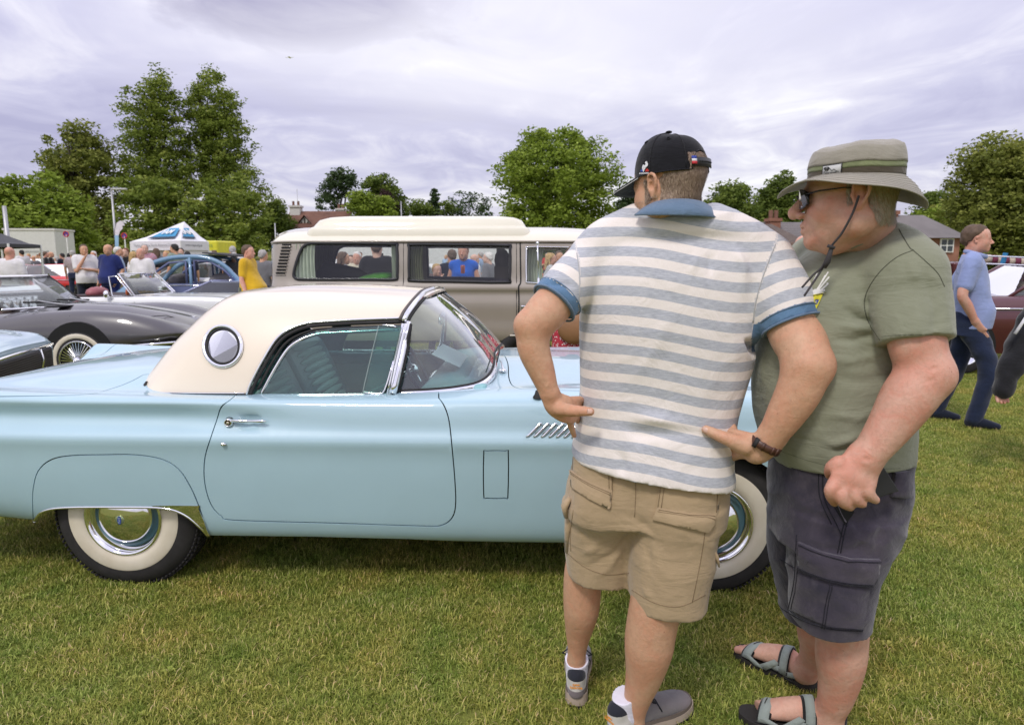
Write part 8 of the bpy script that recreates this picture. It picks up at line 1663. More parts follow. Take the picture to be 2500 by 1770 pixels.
# blue rounded economy saloon
CT = empty('blue_saloon', (P(470, 700, 15.6).x, 16.3, 0), 0, 'two-tone blue 1950s rounded saloon with rolled fabric roof', 'car', SHOW); M_LB = m_paint('sky_blue', (.15, .28, .42), rough=.4); M_DB = m_paint('slate_blue', (.13, .155, .30), rough=.5, coat=.4); yw = .70
roofp = [(-1.62, .55), (-1.55, .75), (-1.30, 1.08), (-.95, 1.38), (-.5, 1.53), (0, 1.57), (.40, 1.53), (.75, 1.38), (1.02, 1.10), (1.20, .90)]
rp = smooth_poly(roofp, 4)
for sy in (-1, 1):
 q = [(x, sy * yw, z) for x, z in rp]; band('body_rail', q, [(x * .97, sy * yw, z - .10) for x, _, z in q], M_LB, CT, .06, 2)
 m = MB(); m.prism([(-1.55, 0, .42), (-1.45, 0, .92), (1.18, 0, .92), (1.35, 0, .42)], (0, sy * yw - .03, 0), (0, sy * yw + .03, 0)); m.build('door', M_DB, CT)
 for x in (-.02,): bars('door_pillar', [(x, sy * yw, .45), (x, sy * (yw + .01), 1.50)], .035, M_LB, CT)
 bars('window_frame', [(-.12, sy * yw, .93), (-.12, sy * yw, 1.42), (-.5, sy * yw, 1.38), (-.85, sy * yw, 1.15), (-.98, sy * yw, .93)], .028, M_DB, CT); bars('window_frame', [(.08, sy * yw, .93), (.08, sy * yw, 1.44), (.42, sy * yw, 1.42), (.75, sy * yw, 1.22), (1.02, sy * yw, .93)], .028, M_DB, CT)
 m = MB(); m.prism([(-1.50, 0, .90), (-1.12, 0, 1.22), (-.90, 0, 1.10), (-1.02, 0, .9)], (0, sy * yw - .01, 0), (0, sy * yw + .01, 0)); m.build('rear_side_window', m_glass('saloon_glass', (.7, .75, .75), 1.3), CT); bars('waist_strip', [(-1.2, sy * (yw + .035), .88), (1.15, sy * (yw + .035), .88)], .010, M_CHROME, CT)
V = [(x, y, z + .01 * (1 - (y / yw) ** 2)) for x, z in rp[:int(len(rp) * .72)] for y in (-yw, -.35, 0, .35, yw)]; nr_ = int(len(rp) * .72); link('fabric_roof', mesh_np('fabric_roof', V, [(i * 5 + k, i * 5 + k + 1, i * 5 + k + 6, i * 5 + k + 5) for i in range(nr_ - 1) for k in range(4) if not (.18 < i / nr_ < .55)]), M_LB, CT, smooth=True)
bars('rolled_roof', [(-1.25, -.68, 1.36), (-1.25, .68, 1.36)], .09, M_BLACK, CT); b = MB(); b.box((.62, 0, 1.57), (.75, 1.3, .025), RM(0, 0, R(6))); b.build('roof_flap', M_BLACK, CT); b = MB(); b.box((-.1, 0, .68), (2.6, 1.3, .45)); b.build('cabin', m_plain('grey_trim', (.12, .12, .13), .8), CT); [MB().ball((-.6 + .95 * k, 0, .98), (.16, .55, .16)).build('seat', m_plain('grey_seat', (.17, .16, .17), .8), CT, smooth=True) for k in range(2)]
m = MB(); m.tube([(1.0, 0, .62), (1.6, 0, .66), (2.05, 0, .60)], [.42, .36, .22], 14, flat_=.8); m.build('bonnet', M_LB, CT, smooth=True); cwheel(CT, 1.45, .66, .32, .13); cwheel(CT, -1.15, .66, .32, .13); MB().ball((-1.35, -.66, .55), (.5, .12, .35)).build('rear_wing', M_LB, CT, smooth=True); b = MB(); b.ball((.92, -.82, .98), (.05, .06, .05)); b.build('door_mirror', M_CHROME, CT, smooth=True); bars('roof_strut', [(.95, -.7, 1.18), (1.02, -.7, 1.32), (1.0, -.7, 1.45), (.92, -.7, 1.52)], .008, M_BLACK, CT)
# red coupe, rose hatchback behind, others far off
def farcar(label, u, v, Y, col, L_=4.0, hgt=1.28, rz=0, name='parked_car', roofc=None, hatch=True, mat=None):
 p = P(u, v, Y); o = empty(name, (p.x, Y, gz(p.x, Y)), rz, label, 'car', SHOW); M_ = mat or m_paint('paint_%d_%d' % (u, v), col, rough=.4); h = L_ / 2; xs_ = [-h, -h * .9, -h * .4, h * .1, h * .6, h * .93, h]; t_ = np.array([.14, .04, 0, 0, 0, .05, .16]); rr = lambda y, z: list(zip(y - t_ if y > .3 else [y] * 7, z)); k = hgt / 1.28
 shell('body', xs_, [rr(.68, [.36 * k, .30 * k, .22 * k, .22 * k, .24 * k, .34 * k, .42 * k]), rr(.78, [.5 * k] * 7), rr(.79, [.68 * k] * 7), rr(.72, [.78 * k, .84 * k, .86 * k, .86 * k, .84 * k, .80 * k, .70 * k]), rr(.55, [.8 * k, .87 * k, .88 * k, .88 * k, .87 * k, .82 * k, .72 * k]), rr(0, [.8 * k, .88 * k, .89 * k, .90 * k, .89 * k, .84 * k, .73 * k])], M_, o, .14)
 x0, x1, x2, x3 = (-h * .9, -h * .5, h * .05, h * .38) if hatch else (-h * .55, -h * .35, h * .1, h * .42); m = MB(); z0, z1 = .86 * k, hgt
 P8 = [(x0, .68, z0), (x1, .54, z1), (x2, .54, z1), (x3, .66, z0)]; V = [(a, s_ * b_, c) for s_ in (-1, 1) for a, b_, c in P8]; m.add([V[1], V[2], V[6], V[5], (V[1][0], V[1][1], z1 - .04), (V[2][0], V[2][1], z1 - .04), (V[6][0], V[6][1], z1 - .04), (V[5][0], V[5][1], z1 - .04)], [(0, 1, 2, 3), (4, 5, 1, 0), (7, 6, 2, 3), (5, 6, 2, 1), (4, 7, 3, 0)]); m.build('roof', roofc or M_, o, bevel=.03)
 g = MB(); g.add(V, [(0, 1, 2, 3), (4, 5, 6, 7), (0, 1, 5, 4), (3, 2, 6, 7)]); g.build('glasshouse', m_glass('car_glass', (.35, .38, .38), 1.6, haze=.04), o)
 for s_ in (-1, 1):
  for a, b_ in ((0, 1), (3, 2)): i = a + (4 if s_ > 0 else 0); j = b_ + (4 if s_ > 0 else 0); bars('pillar', [V[i], V[j]], .022, M_CHROME if (u < 200 and v > 640) else M_, o)
  bars('side_trim', [(-h * .9, s_ * .795, .74 * k), (h * .9, s_ * .795, .74 * k)], .010, M_CHROME, o)
 arch(o, (h * .62, -h * .6), .793, .34 * k); cwheel(o, h * .62, .80, .30 * k, .14); cwheel(o, -h * .6, .80, .30 * k, .14); bars('bumper', [(h * .96, -.6, .48 * k), (h * 1.02, 0, .48 * k), (h * .96, .6, .48 * k)], .05, M_CHROME, o); [MB().ball((h * .95, s_ * .58, .64 * k), (.05, .09, .09)).build('headlight', M_CHROME, o, smooth=True) for s_ in (-1, 1)]
 return o
farcar('bright red coupe with chrome trim behind the white-shirted men', 130, 700, 25.5, (.62, .012, .016)); farcar('rose red estate with its tailgate by the black canopy', 88, 690, 31, (.36, .09, .11), 4.4, 1.5); farcar('dusky pink car behind the man in navy', 292, 690, 27, (.36, .12, .13), 4.0, 1.15)
farcar('white car seen through the van windows', 1040, 690, 12.4, (.7, .7, .68), 3.6, 1.35, rz=R(4)); farcar('pale yellow car beyond the rose red estate', 150, 690, 38, (.62, .45, .18), 4.2, 1.5); farcar('white hatchback behind the blue saloon', 540, 700, 21, (.6, .62, .62), 3.8, 1.35); farcar('lilac car half hidden by the van corner', 640, 700, 15.2, (.32, .34, .52), 3.6, 1.0)
# maroon saloon with raised bonnet at the right
MR = farcar('maroon 1960s saloon with raised bonnet and blanket on its roof rack', 2540, 800, 9.3, (.085, .012, .02), 4.6, 1.45, rz=R(176)); MR['category'] = 'car'; M_MR = m_paint('maroon', (.095, .012, .022), rough=.3)
m = MB(); pp_ = [P(2328, 640, 8.7), P(2388, 638, 8.7), P(2432, 748, 8.7), P(2340, 748, 8.7)]; lidm = m.prism([tuple(a) for a in pp_], (0, 0, 0), (0, .9, .0)); o = lidm.build('raised_bonnet', M_MR, None, bevel=.03); adopt(o, MR); o.matrix_parent_inverse = (Matrix.Translation(MR.location) @ Matrix.Rotation(R(176), 4, 'Z')).inverted()
def roofthing(o): o.parent = MR; o.matrix_parent_inverse = (Matrix.Translation(MR.location) @ Matrix.Rotation(R(176), 4, 'Z')).inverted(); return o
for k in range(9): a = P(2402 + k * 14, 633 + k * 1.2, 9.3); roofthing(MB().tube([a, a + Vector((.075, 0, 0))], .065, 10).build('rolled_blanket', m_plain('blanket_%d' % (k % 2), ((.50, .42, .33), (.16, .03, .06))[k % 2], .9), None, smooth=True))
for dz in (0, -.1): roofthing(MB().tube([P(2400, 625, 9.0) + Vector((0, 0, dz)), P(2520, 630, 9.0) + Vector((0, 0, dz))], .012, 6).build('roof_rack', M_CHROME, None))
b = MB(); q = P(2448, 633, 9.1); b.tube([q + Vector((0, 0, -.08)), q + Vector((.03, 0, .08))], .03); roofthing(b.build('blue_strap', m_plain('blue_strap', (.02, .18, .38), .7), None))
# ============================================================ THE CROWD
_bm = {}
def figure(pose, female=False, fat=0.0, legs='long', hh=.016, sleeve='short', hairk='short'):
 """one person standing at the origin facing +Y, 1.75 m tall: returns {part: mesh}"""
 key = (pose, female, fat, legs, hh, sleeve, hairk)
 if key in _bm: return _bm[key]
 out = {}; sh = .185 if not female else .16; lo, hi = (-.55, -.50, -.01), (.55, .62, 1.82)
 sL, sR = Vector((-sh, -.01, 1.42)), Vector((sh, -.01, 1.42))
 arms = {'down': ((-.25, -.02, 1.14), (-.26, .05, .90)), 'hip': ((-.36, -.12, 1.16), (-.20, .02, 1.0)), 'fold': ((-.25, .06, 1.14), (.04, .22, 1.18)), 'chin': ((-.20, .12, 1.14), (-.03, .16, 1.42)), 'hold': ((-.24, .02, 1.14), (-.10, .28, 1.16)), 'walk': ((-.24, -.14, 1.16), (-.25, .02, .93)), 'pocket': ((-.27, -.06, 1.15), (-.20, .05, .93))}
 pl, pr = {'down': ('down', 'down'), 'hips': ('hip', 'hip'), 'fold': ('fold', 'fold'), 'chin': ('fold', 'chin'), 'hold': ('hold', 'down'), 'walk': ('walk', 'pocket'), 'pocket': ('pocket', 'down')}[pose]
 def arm(w, s): e, h_ = arms[w]; return Vector((e[0] * -s, e[1], e[2])), Vector((h_[0] * -s, h_[1] + (.03 if s > 0 and w == 'fold' else 0), h_[2] - (.03 if s > 0 and w == 'fold' else 0)))
 AL, AR = arm(pl, -1), arm(pr, 1); st = .15 if pose == 'walk' else .0
 hip = [Vector((-.095, 0, .92)), Vector((.095, 0, .92))]; kn = [Vector((-.11, .02 - st * .4, .50)), Vector((.11, .03 + st, .52))]; an = [Vector((-.12, -.02 - st, .09)), Vector((.12, -.02 + st * .9, .09))]
 b = Vol(lo, hi, hh)
 for s0, (e, h_) in ((sL, AL), (sR, AR)):
  b.chain([s0, s0.lerp(e, .5), e, e.lerp(h_, .4), h_], [.05, .048, .040, .040, .027], k=.02); d = (h_ - e).normalized(); b.limb([h_, h_ + d * .06, h_ + d * .10], [.030, .042, .036], [.022, .020, .014], (.1, 1, .1), k=.02)
  for q in (-.024, -.008, .008, .024): sd = d.cross(Vector((1, 0, .1))).normalized(); b.cone(h_ + d * .09 + sd * q, h_ + d * .165 + sd * q * 1.2 + Vector((0, .01, 0)), .010, .008, .006)
  b.cone(h_ + d * .03, h_ + d * .09 + Vector((0, .045, .01)), .013, .010, .01)
 for i in range(2): b.chain([hip[i], kn[i], kn[i].lerp(an[i], .35) + Vector((0, -.02, 0)), an[i]], [.085, .058, .058, .036], k=.02) if legs != 'long' else b.chain([hip[i], kn[i], an[i]], [.06, .045, .034], k=.01); b.cone(an[i] + Vector((0, 0, -.04)), an[i] + Vector((0, .13, -.05)), .036, .03)
 b.ell((0, 0, 1.25), (.14, .10, .25), k=.02); b.cone((0, -.02, 1.44), (0, 0, 1.56), .055, .052, .03)
 V1, Q1 = b.mesh('b', 2)
 hv_ = head_vol(.009 if hh < .011 else .011, ears=True); V2_, Q2_ = hv_.mesh('h', 1); V2_ = V2_ * .96 + np.array((0, .015, 1.615)); out['body'] = (np.concatenate([V1, V2_]), np.concatenate([Q1, Q2_ + len(V1)]))
 s = Vol((-.5, -.42, .70), (.5, .5, 1.6), hh); g = .012; f = fat
 s.stack([(.86 if not female else .95, 0, .02 + f * .3, .175 + f * .5 + g, .125 + f), (1.0, 0, .025 + f * .5, .17 + f * .6 + g, .125 + f * 1.1), (1.12, 0, .01 + f * .3, .172 + f * .4 + g, .120 + f * .7), (1.28, 0, .0, .195 + g - .02 * female, .125 + .03 * female), (1.40, 0, -.01, .19 + g - .02 * female, .105), (1.49, 0, -.015, .085, .075)], k=0)
 for s0, (e, h_) in ((sL, AL), (sR, AR)):
  tt = [s0, s0.lerp(e, .72)] if sleeve == 'short' else ([s0, s0.lerp(e, .15)] if sleeve == 'none' else [s0, e, h_])
  s.chain([Vector((s0.x * .5, -.01, 1.46))] + tt, [.055] + [.070, .064, .045][:len(tt)], k=.03)
 V, Q = s.mesh('s', 2); N = normals_of(V, Q); out['shirt'] = (V + N * (fbm(V * [1, 1, .6], 24, 4) * .004)[:, None], Q)
 t = Vol((-.34, -.42, .02), (.34, .5, 1.02), hh); t.stack([(.80, 0, 0, .18 + f * .4, .125 + f * .5), (.90, 0, .01, .182 + f * .4, .13 + f * .6), (1.0, 0, .01, .165 + f * .5, .118 + f * .8)], k=0)
 for i in range(2):
  if legs == 'skirt': continue
  e = kn[i] + Vector((0, 0, .0)) if legs == 'short' else an[i] + Vector((0, -.005, -.01)); t.chain([hip[i], kn[i], e][: 2 if legs == 'short' else 3], [.108, .088 if legs == 'short' else .075, .062][: 2 if legs == 'short' else 3], k=.02)
 if legs == 'skirt': t.stack([(.45, 0, 0, .25, .2), (.9, 0, 0, .185, .13)], k=.03)
 V, Q = t.mesh('t', 2); N = normals_of(V, Q); out['shorts' if legs == 'short' else ('skirt' if legs == 'skirt' else 'trousers')] = (V + N * (fbm(V, 26, 6) * .004)[:, None], Q)
 z = Vol((-.3, -.45, -.01), (.3, .5, .14), min(hh, .013))
 for i in range(2): z.limb([an[i] + Vector((0, -.03, -.035)), an[i] + Vector((0, .06, -.04)), an[i] + Vector((0, .17, -.055))], [.042, .045, .04], [.050, .045, .028], (1, 0, 0), k=.01)
 out['shoes'] = z.mesh('z', 1)
 if hairk != 'bald':
  h = Vol((-.16, -.2, 1.3 if hairk == 'long' else 1.45), (.16, .2, 1.85), .010); h.ell((0, -.006, 1.657), (.082, .106, .090), k=0); h.ell((0, -.042, 1.612), (.071, .070, .055), k=.015)
  if hairk == 'long': h.limb([(0, -.04, 1.68), (0, -.085, 1.55), (0, -.10, 1.42)], [.085, .085, .06], [.06, .04, .03], (1, 0, 0), k=.03); [h.cone((sx * .075, -.01, 1.65), (sx * .085, -.02, 1.50), .025, .03, .02) for sx in (-1, 1)]
  h.put((-.2, .02, 1.3), (.2, .3, 1.85), lambda X, Y, Z: -(Y * .8 + (1.672 - Z) * .9 - .036) + 0 * X, 0.0, sub=True); h.put((-.2, -.3, 1.2), (.2, .3, 1.62), lambda X, Y, Z: np.maximum(Z - 1.60 + 0 * X, -(Y + (.055 if hairk == 'short' else -.02))) , 0.0, sub=True)
  V, Q = h.mesh('h', 1); out['hair'] = (V + normals_of(V, Q) * (fbm(V, 90, 2) * .003)[:, None], Q)
 r = {}
 for k_, (V, Q) in out.items(): me = mesh_np(k_, V, Q); me.shade_smooth(); me.materials.append(M_SKIN1); r[k_] = me
 _bm[key] = r; return r
PG = 'visitors at the car show'; SK_ = {'a': M_SKIN1, 'b': M_SKIN2, 'c': m_skin('skin_pale', (.66, .44, .34), .6)}
C_ = {'white': (.72, .70, .70), 'navy': (.018, .028, .13), 'black': (.015, .015, .017), 'grey': (.16, .16, .17), 'yellow': (.62, .38, .02), 'lblue': (.34, .47, .66), 'green': (.006, .10, .045), 'khaki': (.33, .26, .15), 'denim': (.018, .027, .060), 'red': (.5, .03, .03), 'sage': (.24, .29, .22), 'pblue': (.27, .33, .56), 'royal': (.02, .12, .55), 'floral': (.45, .05, .06), 'olive': (.09, .10, .06), 'pink': (.5, .2, .25), 'plaid': (.25, .12, .15), 'dnavy': (.012, .016, .03), 'cream': (.6, .55, .42), 'brown': (.14, .08, .05)}
HC_ = {'brown': (.105, .065, .04), 'grey': (.38, .36, .34), 'white': (.66, .63, .58), 'blond': (.46, .30, .12), 'black': (.015, .012, .011), 'auburn': (.16, .06, .025)}
def cm(k): return m_cloth('cloth_' + k, C_[k], 500, .2, .12)
@cached
def check(a, b, sc=45.0):
 n = NT('checked_cloth'); w = [n.ramp(n.n('ShaderNodeTexWave', {'Vector': n.obj(), 'Scale': sc / 4}, wave_type='BANDS', bands_direction=d).outputs['Fac'], [(.45, 0.), (.55, 1.)]) for d in 'XZ']; return n.bsdf(n.mix(n.math('MULTIPLY_ADD', w[0], .5, n.math('MULTIPLY', w[1], .5)), a, b), .9)
@cached
def floral(a, b):
 n = NT('floral_cloth'); v = n.n('ShaderNodeTexVoronoi', {'Vector': n.obj(), 'Scale': 45.0}); return n.bsdf(n.mix(n.ramp(v.outputs['Distance'], [(.28, 1.), (.36, 0.)]), a, b), .9)
def person(label, u, v, Y, face, pose='down', shirt='white', trou='denim', legs='long', hair='brown', hk='short', female=False, fat=0., skin='a', hh=.018, sleeve='short', name='person', smat=None, zb=None, tmat=None):
 """u, v: where the top of the head shows; face: heading in degrees, 0 = away, 90 = left"""
 p = P(u, v, Y); g = gz(p.x, Y) if zb is None else zb; k = float(np.clip((p.z - g) / 1.75, .62, 1.13)); z = p.z - 1.75 * k
 o = empty(name, (p.x, Y, min(z, g + .5)), R(face), label, 'person', PG); o.scale = (k, k, k)
 for nm, me in figure(pose, female, fat, legs, hh, sleeve, hk).items():
  c = link(nm, me, None, o); mt = {'body': SK_[skin], 'shirt': smat or cm(shirt), 'hair': m_plain('hair_' + hair, HC_[hair], .7, vary=.3, vscale=30), 'shoes': cm('dnavy')}.get(nm) or (tmat or cm(trou)); c.material_slots[0].link = 'OBJECT'; c.material_slots[0].material = mt
 return o
POL = person('man in pale blue polo shirt and jeans striding right beside the maroon saloon', 2385, 546, 5.95, -122, 'walk', 'pblue', 'denim', fat=.03, hh=.0085, skin='b')
for nm, a_, b_ in (('polo_collar', (.075, -.05, 1.50), (.08, .03, 1.47)),):
 b = MB(); b.tube([(.078 * math.cos(t), .012 + .078 * math.sin(t), 1.492 - .025 * math.sin(t)) for t in np.linspace(0, 2 * PI, 25)[:-1]], .014, 8, closed=True, flat_=1.4); o = b.build(nm, cm('pblue'), POL, smooth=True)
L_ = [('bald man with his back turned in white T-shirt with red and blue print', 21, 601, 13, 8, 'down', 'white', 'denim', 'long', 'brown', 'bald', 0, .03), ('dark-haired man in white and green shirt beside the black canopy', 52, 610, 29, 60, 'down', 'white', 'denim', 'long', 'black', 'short', 0, 0), ('man in black T-shirt with fair hair behind the red coupe', 110, 614, 29, -50, 'down', 'black', 'denim', 'long', 'brown', 'short', 0, .02), ('shaven man in black beside the other black-shirted man', 123, 614, 30, -60, 'down', 'black', 'denim', 'long', 'brown', 'bald', 0, .02), ('man in navy with raised hands by the pale yellow car', 151, 618, 30, 80, 'hold', 'dnavy', 'denim', 'long', 'black', 'short', 0, 0),
  ('bearded man in white T-shirt and dark shorts with hand to his chin', 203, 596, 16.5, -140, 'chin', 'white', 'dnavy', 'short', 'brown', 'short', 0, .05), ('bald bearded man in navy T-shirt and navy shorts', 263, 595, 16.2, 172, 'pocket', 'navy', 'navy', 'short', 'grey', 'bald', 0, .06), ('white-haired man in light blue shirt behind the man in navy', 287, 602, 19, -70, 'hold', 'lblue', 'khaki', 'long', 'white', 'short', 0, .02), ('woman in black cardigan with hand at her mouth', 306, 605, 20.5, 170, 'chin', 'black', 'black', 'long', 'auburn', 'short', 1, .03), ('blond woman in white top and denim with a brown bag', 326, 614, 17.5, -30, 'down', 'white', 'denim', 'short', 'blond', 'long', 1, 0), ('balding old man in white T-shirt looking down at the blue saloon', 343, 604, 15.0, 178, 'down', 'white', 'denim', 'long', 'white', 'bald', 0, .04),
  ('white-haired man in red plaid shirt below the gazebo corner', 352, 595, 19, -150, 'down', 'plaid', 'denim', 'long', 'grey', 'short', 0, .02), ('long-haired woman standing at the gazebo front', 381, 606, 22, 20, 'down', 'grey', 'denim', 'long', 'brown', 'long', 1, 0), ('blond woman just above the blue saloon roof', 405, 612, 21, 175, 'down', 'grey', 'denim', 'long', 'blond', 'long', 1, 0), ('tall dark-haired man in sage shirt facing left above the blue saloon', 425, 595, 19, 75, 'down', 'sage', 'denim', 'long', 'black', 'short', 0, .02), ('dark-haired man right of the sage shirt', 441, 605, 23, -170, 'down', 'black', 'denim', 'long', 'black', 'short', 0, 0), ('head of dark hair over the blue saloon roof', 457, 613, 20, 30, 'down', 'dnavy', 'denim', 'long', 'black', 'short', 0, .03), ('grey-haired man in white shirt left of the man in yellow', 567, 600, 18, 30, 'down', 'white', 'khaki', 'long', 'grey', 'short', 0, .04), ('grey-headed man in front of the white shirt', 571, 615, 17, 20, 'down', 'grey', 'denim', 'long', 'grey', 'short', 0, .02),
  ('man in bright yellow T-shirt and olive trousers facing right', 604, 597, 12.0, -95, 'down', 'yellow', 'olive', 'long', 'brown', 'short', 0, .09), ('grey-haired man in charcoal T-shirt at the van corner', 641, 609, 13.8, -20, 'down', 'grey', 'denim', 'long', 'grey', 'short', 0, .05), ('woman with brown bob seen through the rear van window', 838, 614, 11.8, -60, 'down', 'grey', 'denim', 'long', 'brown', 'long', 1, 0), ('bearded man beyond the rear van window', 857, 622, 15, 170, 'down', 'white', 'denim', 'long', 'brown', 'short', 0, 0), ('white-haired man in cream jacket seen through the rear van window', 871, 614, 12.8, 175, 'down', 'cream', 'khaki', 'long', 'white', 'short', 0, 0), ('broad-backed man in black T-shirt right behind the van', 919, 585, 10.25, 4, 'down', 'black', 'denim', 'long', 'brown', 'short', 0, .05),
  ('girl with tied-back hair looking down beyond the sliding window', 1066, 643, 10.3, -150, 'chin', 'dnavy', 'denim', 'long', 'blond', 'short', 1, 0), ('man in dark vest turned away beyond the sliding window', 1103, 608, 11.4, 20, 'down', 'dnavy', 'denim', 'long', 'brown', 'short', 0, .03), ('woman in blue vest top and sunglasses holding a drinks can', 1131, 595, 10.35, 172, 'hold', 'royal', 'denim', 'long', 'auburn', 'short', 1, .03), ('balding man in white polo beyond the sliding window', 1158, 619, 14, -60, 'down', 'white', 'denim', 'long', 'grey', 'bald', 0, .04), ('grey-haired man in dark jacket bending beyond the van', 1192, 615, 13.5, 70, 'down', 'grey', 'denim', 'long', 'white', 'short', 0, .02), ('blond woman in patterned dress seen through the cab window', 1345, 617, 12.6, -90, 'hold', 'grey', 'grey', 'skirt', 'blond', 'long', 1, 0), ('teenage boy in black T-shirt seen through the cab window', 1365, 612, 12.8, -165, 'down', 'black', 'denim', 'long', 'brown', 'short', 0, 0),
  ('bald man in dark green sweater between the two friends', 1962, 571, 7.4, 140, 'down', 'green', 'denim', 'long', 'brown', 'bald', 0, .05), ('dark-haired head left of the man in green', 1933, 590, 10.5, 10, 'down', 'dnavy', 'denim', 'long', 'brown', 'short', 0, 0), ('person with sunglasses pushed up, seen over the striped shoulder', 1912, 601, 11, 150, 'down', 'khaki', 'denim', 'long', 'blond', 'short', 1, 0), ('white-haired man with glasses in a patterned shirt beside the chin cord', 2016, 582, 7.8, 95, 'down', 'lblue', 'denim', 'long', 'white', 'short', 0, .03), ('curly white-haired person behind the olive shoulder', 2285, 608, 8.6, 60, 'down', 'cream', 'denim', 'long', 'white', 'short', 1, 0), ('woman in red floral dress with brown bag behind the camper van door', 1400, 600, 6.1, 10, 'down', 'floral', 'floral', 'skirt', 'brown', 'long', 1, .02), ('person in black shorts standing beyond the blue bonnet', 1838, 610, 5.4, 40, 'down', 'black', 'black', 'short', 'brown', 'short', 1, .02)]
for (lb, u, v, Y, fc, po_, sh_, tr2, lg, hr_, hk_, fe, ft) in L_:
 kw = {}
 if 'red plaid' in lb: kw['smat'] = check((.5, .04, .05), (.45, .5, .6))
 if 'floral' in lb: kw['smat'] = kw['tmat'] = floral((.42, .03, .05), (.75, .7, .66))
 if 'patterned' in lb: kw['smat'] = floral((.72, .72, .74), (.12, .2, .42))
 if 'patterned dress' in lb: kw['smat'] = kw['tmat'] = floral((.5, .5, .5), (.06, .06, .07))
 if 'vest' in lb: kw['sleeve'] = 'none'
 pr_ = person(lb, u, v, Y, fc, po_, sh_, tr2, lg, hr_, hk_, bool(fe), ft, 'abc'[(u + int(Y)) % 3], hh=.018 if Y > 9 else .013, **kw)
person('man in checked shirt and grey cap behind the bearded man', 176, 611, 24, 15, 'down', 'plaid', 'denim', hair='grey', smat=check((.62, .58, .58), (.12, .03, .06)))
ra = random.Random(4); NC = {'lblue': 'light blue', 'sage': 'sage green', 'navy': 'navy'}
for i in range(64):
 seg = i % 4; u = [ra.uniform(300, 640), ra.uniform(760, 1260), ra.uniform(1880, 2060), ra.uniform(0, 320)][seg] if i < 56 else ra.uniform(1290, 1420); Y = ra.uniform(26, 44); hp = 1.75 * ra.uniform(.92, 1.05)
 x = P(u, 636, Y).x; v = CY - FPX * math.tan(math.atan2(hp + gz(x, Y) - H, Y) + PITCH); ck = ra.choice(['white', 'black', 'navy', 'grey', 'lblue', 'red', 'sage', 'cream', 'pink', 'khaki']); hk_ = ra.choice(['short', 'long', 'short', 'bald']); hcol = ra.choice(list(HC_))
 person('distant %s-haired visitor in %s top %s' % (hcol, NC.get(ck, ck), ['beyond the blue saloon', 'seen through the van windows', 'between the two friends', 'near the black canopy'][seg] if i < 56 else 'seen through the cab window'), u, v, Y, ra.choice([0, 60, 90, 150, 180, -90, -60]), ra.choice(['down', 'hips', 'fold']), ck, ra.choice(['denim', 'khaki', 'black']), ra.choice(['long', 'short']), hcol, hk_, hk_ == 'long', 0, 'a', hh=.026)
for (x, y) in ((0, 0),):
 b = MB(); b.ball((0, 0, 0), (.16, .06, .15), 14, 8); o = b.build('handbag', m_plain('tan_leather', (.28, .14, .06), .5), None, smooth=True); o.location = P(1405, 800, 5.95); tag(o, 'tan leather shoulder bag against the red floral dress', 'bag')
 b = MB(); b.ball((0, 0, 0), (.14, .05, .16), 10, 6); o = b.build('handbag', m_plain('brown_bag', (.16, .08, .03), .7), None, smooth=True); o.location = P(318, 690, 17.2); tag(o, 'brown fringed bag carried by the blond woman in white', 'bag')
 b = MB(); b.lathe([(0, .03), (.11, .033), (.12, .026)], 14, Matrix.Rotation(R(-90), 3, 'Y')); o = b.build('drinks_can', m_plain('can', (.4, .12, .1), .3, .5), None, smooth=True); o.location = P(1130, 668, 10.0); tag(o, 'dark drinks can held by the woman in blue', 'can')
# arm of a passer-by at the right edge
ED = empty('person', (P(2560, 900, 4.4).x, 4.4, 0), 0, 'passer-by in black tracksuit with white shoulder stripe, cut off by the right edge', 'person')
v = Vol((P(2400, 700, 4.3).x, 4.1, .5), (P(2640, 700, 4.4).x, 4.7, 1.62), .011); E1, E2, E3 = P(2545, 760, 4.4), P(2490, 850, 4.35), P(2448, 950, 4.3); v.chain([E1, E2, E3], [.10, .085, .062], k=.03); v.chain([P(2600, 740, 4.4), P(2610, 1000, 4.4)], [.2, .2], k=.05); V, Q = v.mesh('e', 2); N = normals_of(V, Q); V = V + N * (fbm(V * [1, 1, 1.6], 30, 3) * .006)[:, None]; adopt(body_obj('tracksuit_jacket', V, Q, cm('black')), ED)
v = Vol((P(2400, 700, 4.3).x, 4.1, .45), (P(2500, 700, 4.4).x, 4.6, 1.0), .007); hp_ = P(2446, 955, 4.3); v.limb([hp_, P(2446, 966, 4.3), P(2447, 974, 4.3)], [.034, .04, .036], [.02, .018, .014], (1, 0, 0))
for k in range(4): v.cone(P(2434 + k * 8, 972, 4.3), P(2436 + k * 8.5, 985 - abs(k - 1.5) * 3, 4.28), .011, .009, .005)
V, Q = v.mesh('e', 2); hd3 = P(2600, 560, 4.4); vh_ = head_vol(.009); Vh, Qh = vh_.mesh('h', 1); Vh = Vh + np.array(hd3); adopt(body_obj('body', np.concatenate([V, Vh]), np.concatenate([Q, Qh + len(V)]), M_SKIN2), ED); adopt(MB().tube([P(2530, 742, 4.28), P(2505, 775, 4.26), P(2478, 815, 4.26)], .012, 8, flat_=.5).build('white_stripe', cm('white'), None, smooth=True), ED); lg_ = P(2520, 1000, 4.4); adopt(MB().tube([P(2600, 1000, 4.4), Vector((P(2600, 1000, 4.4).x, 4.4, .05))], [.17, .10], 12).build('jeans', cm('denim'), None, smooth=True), ED)
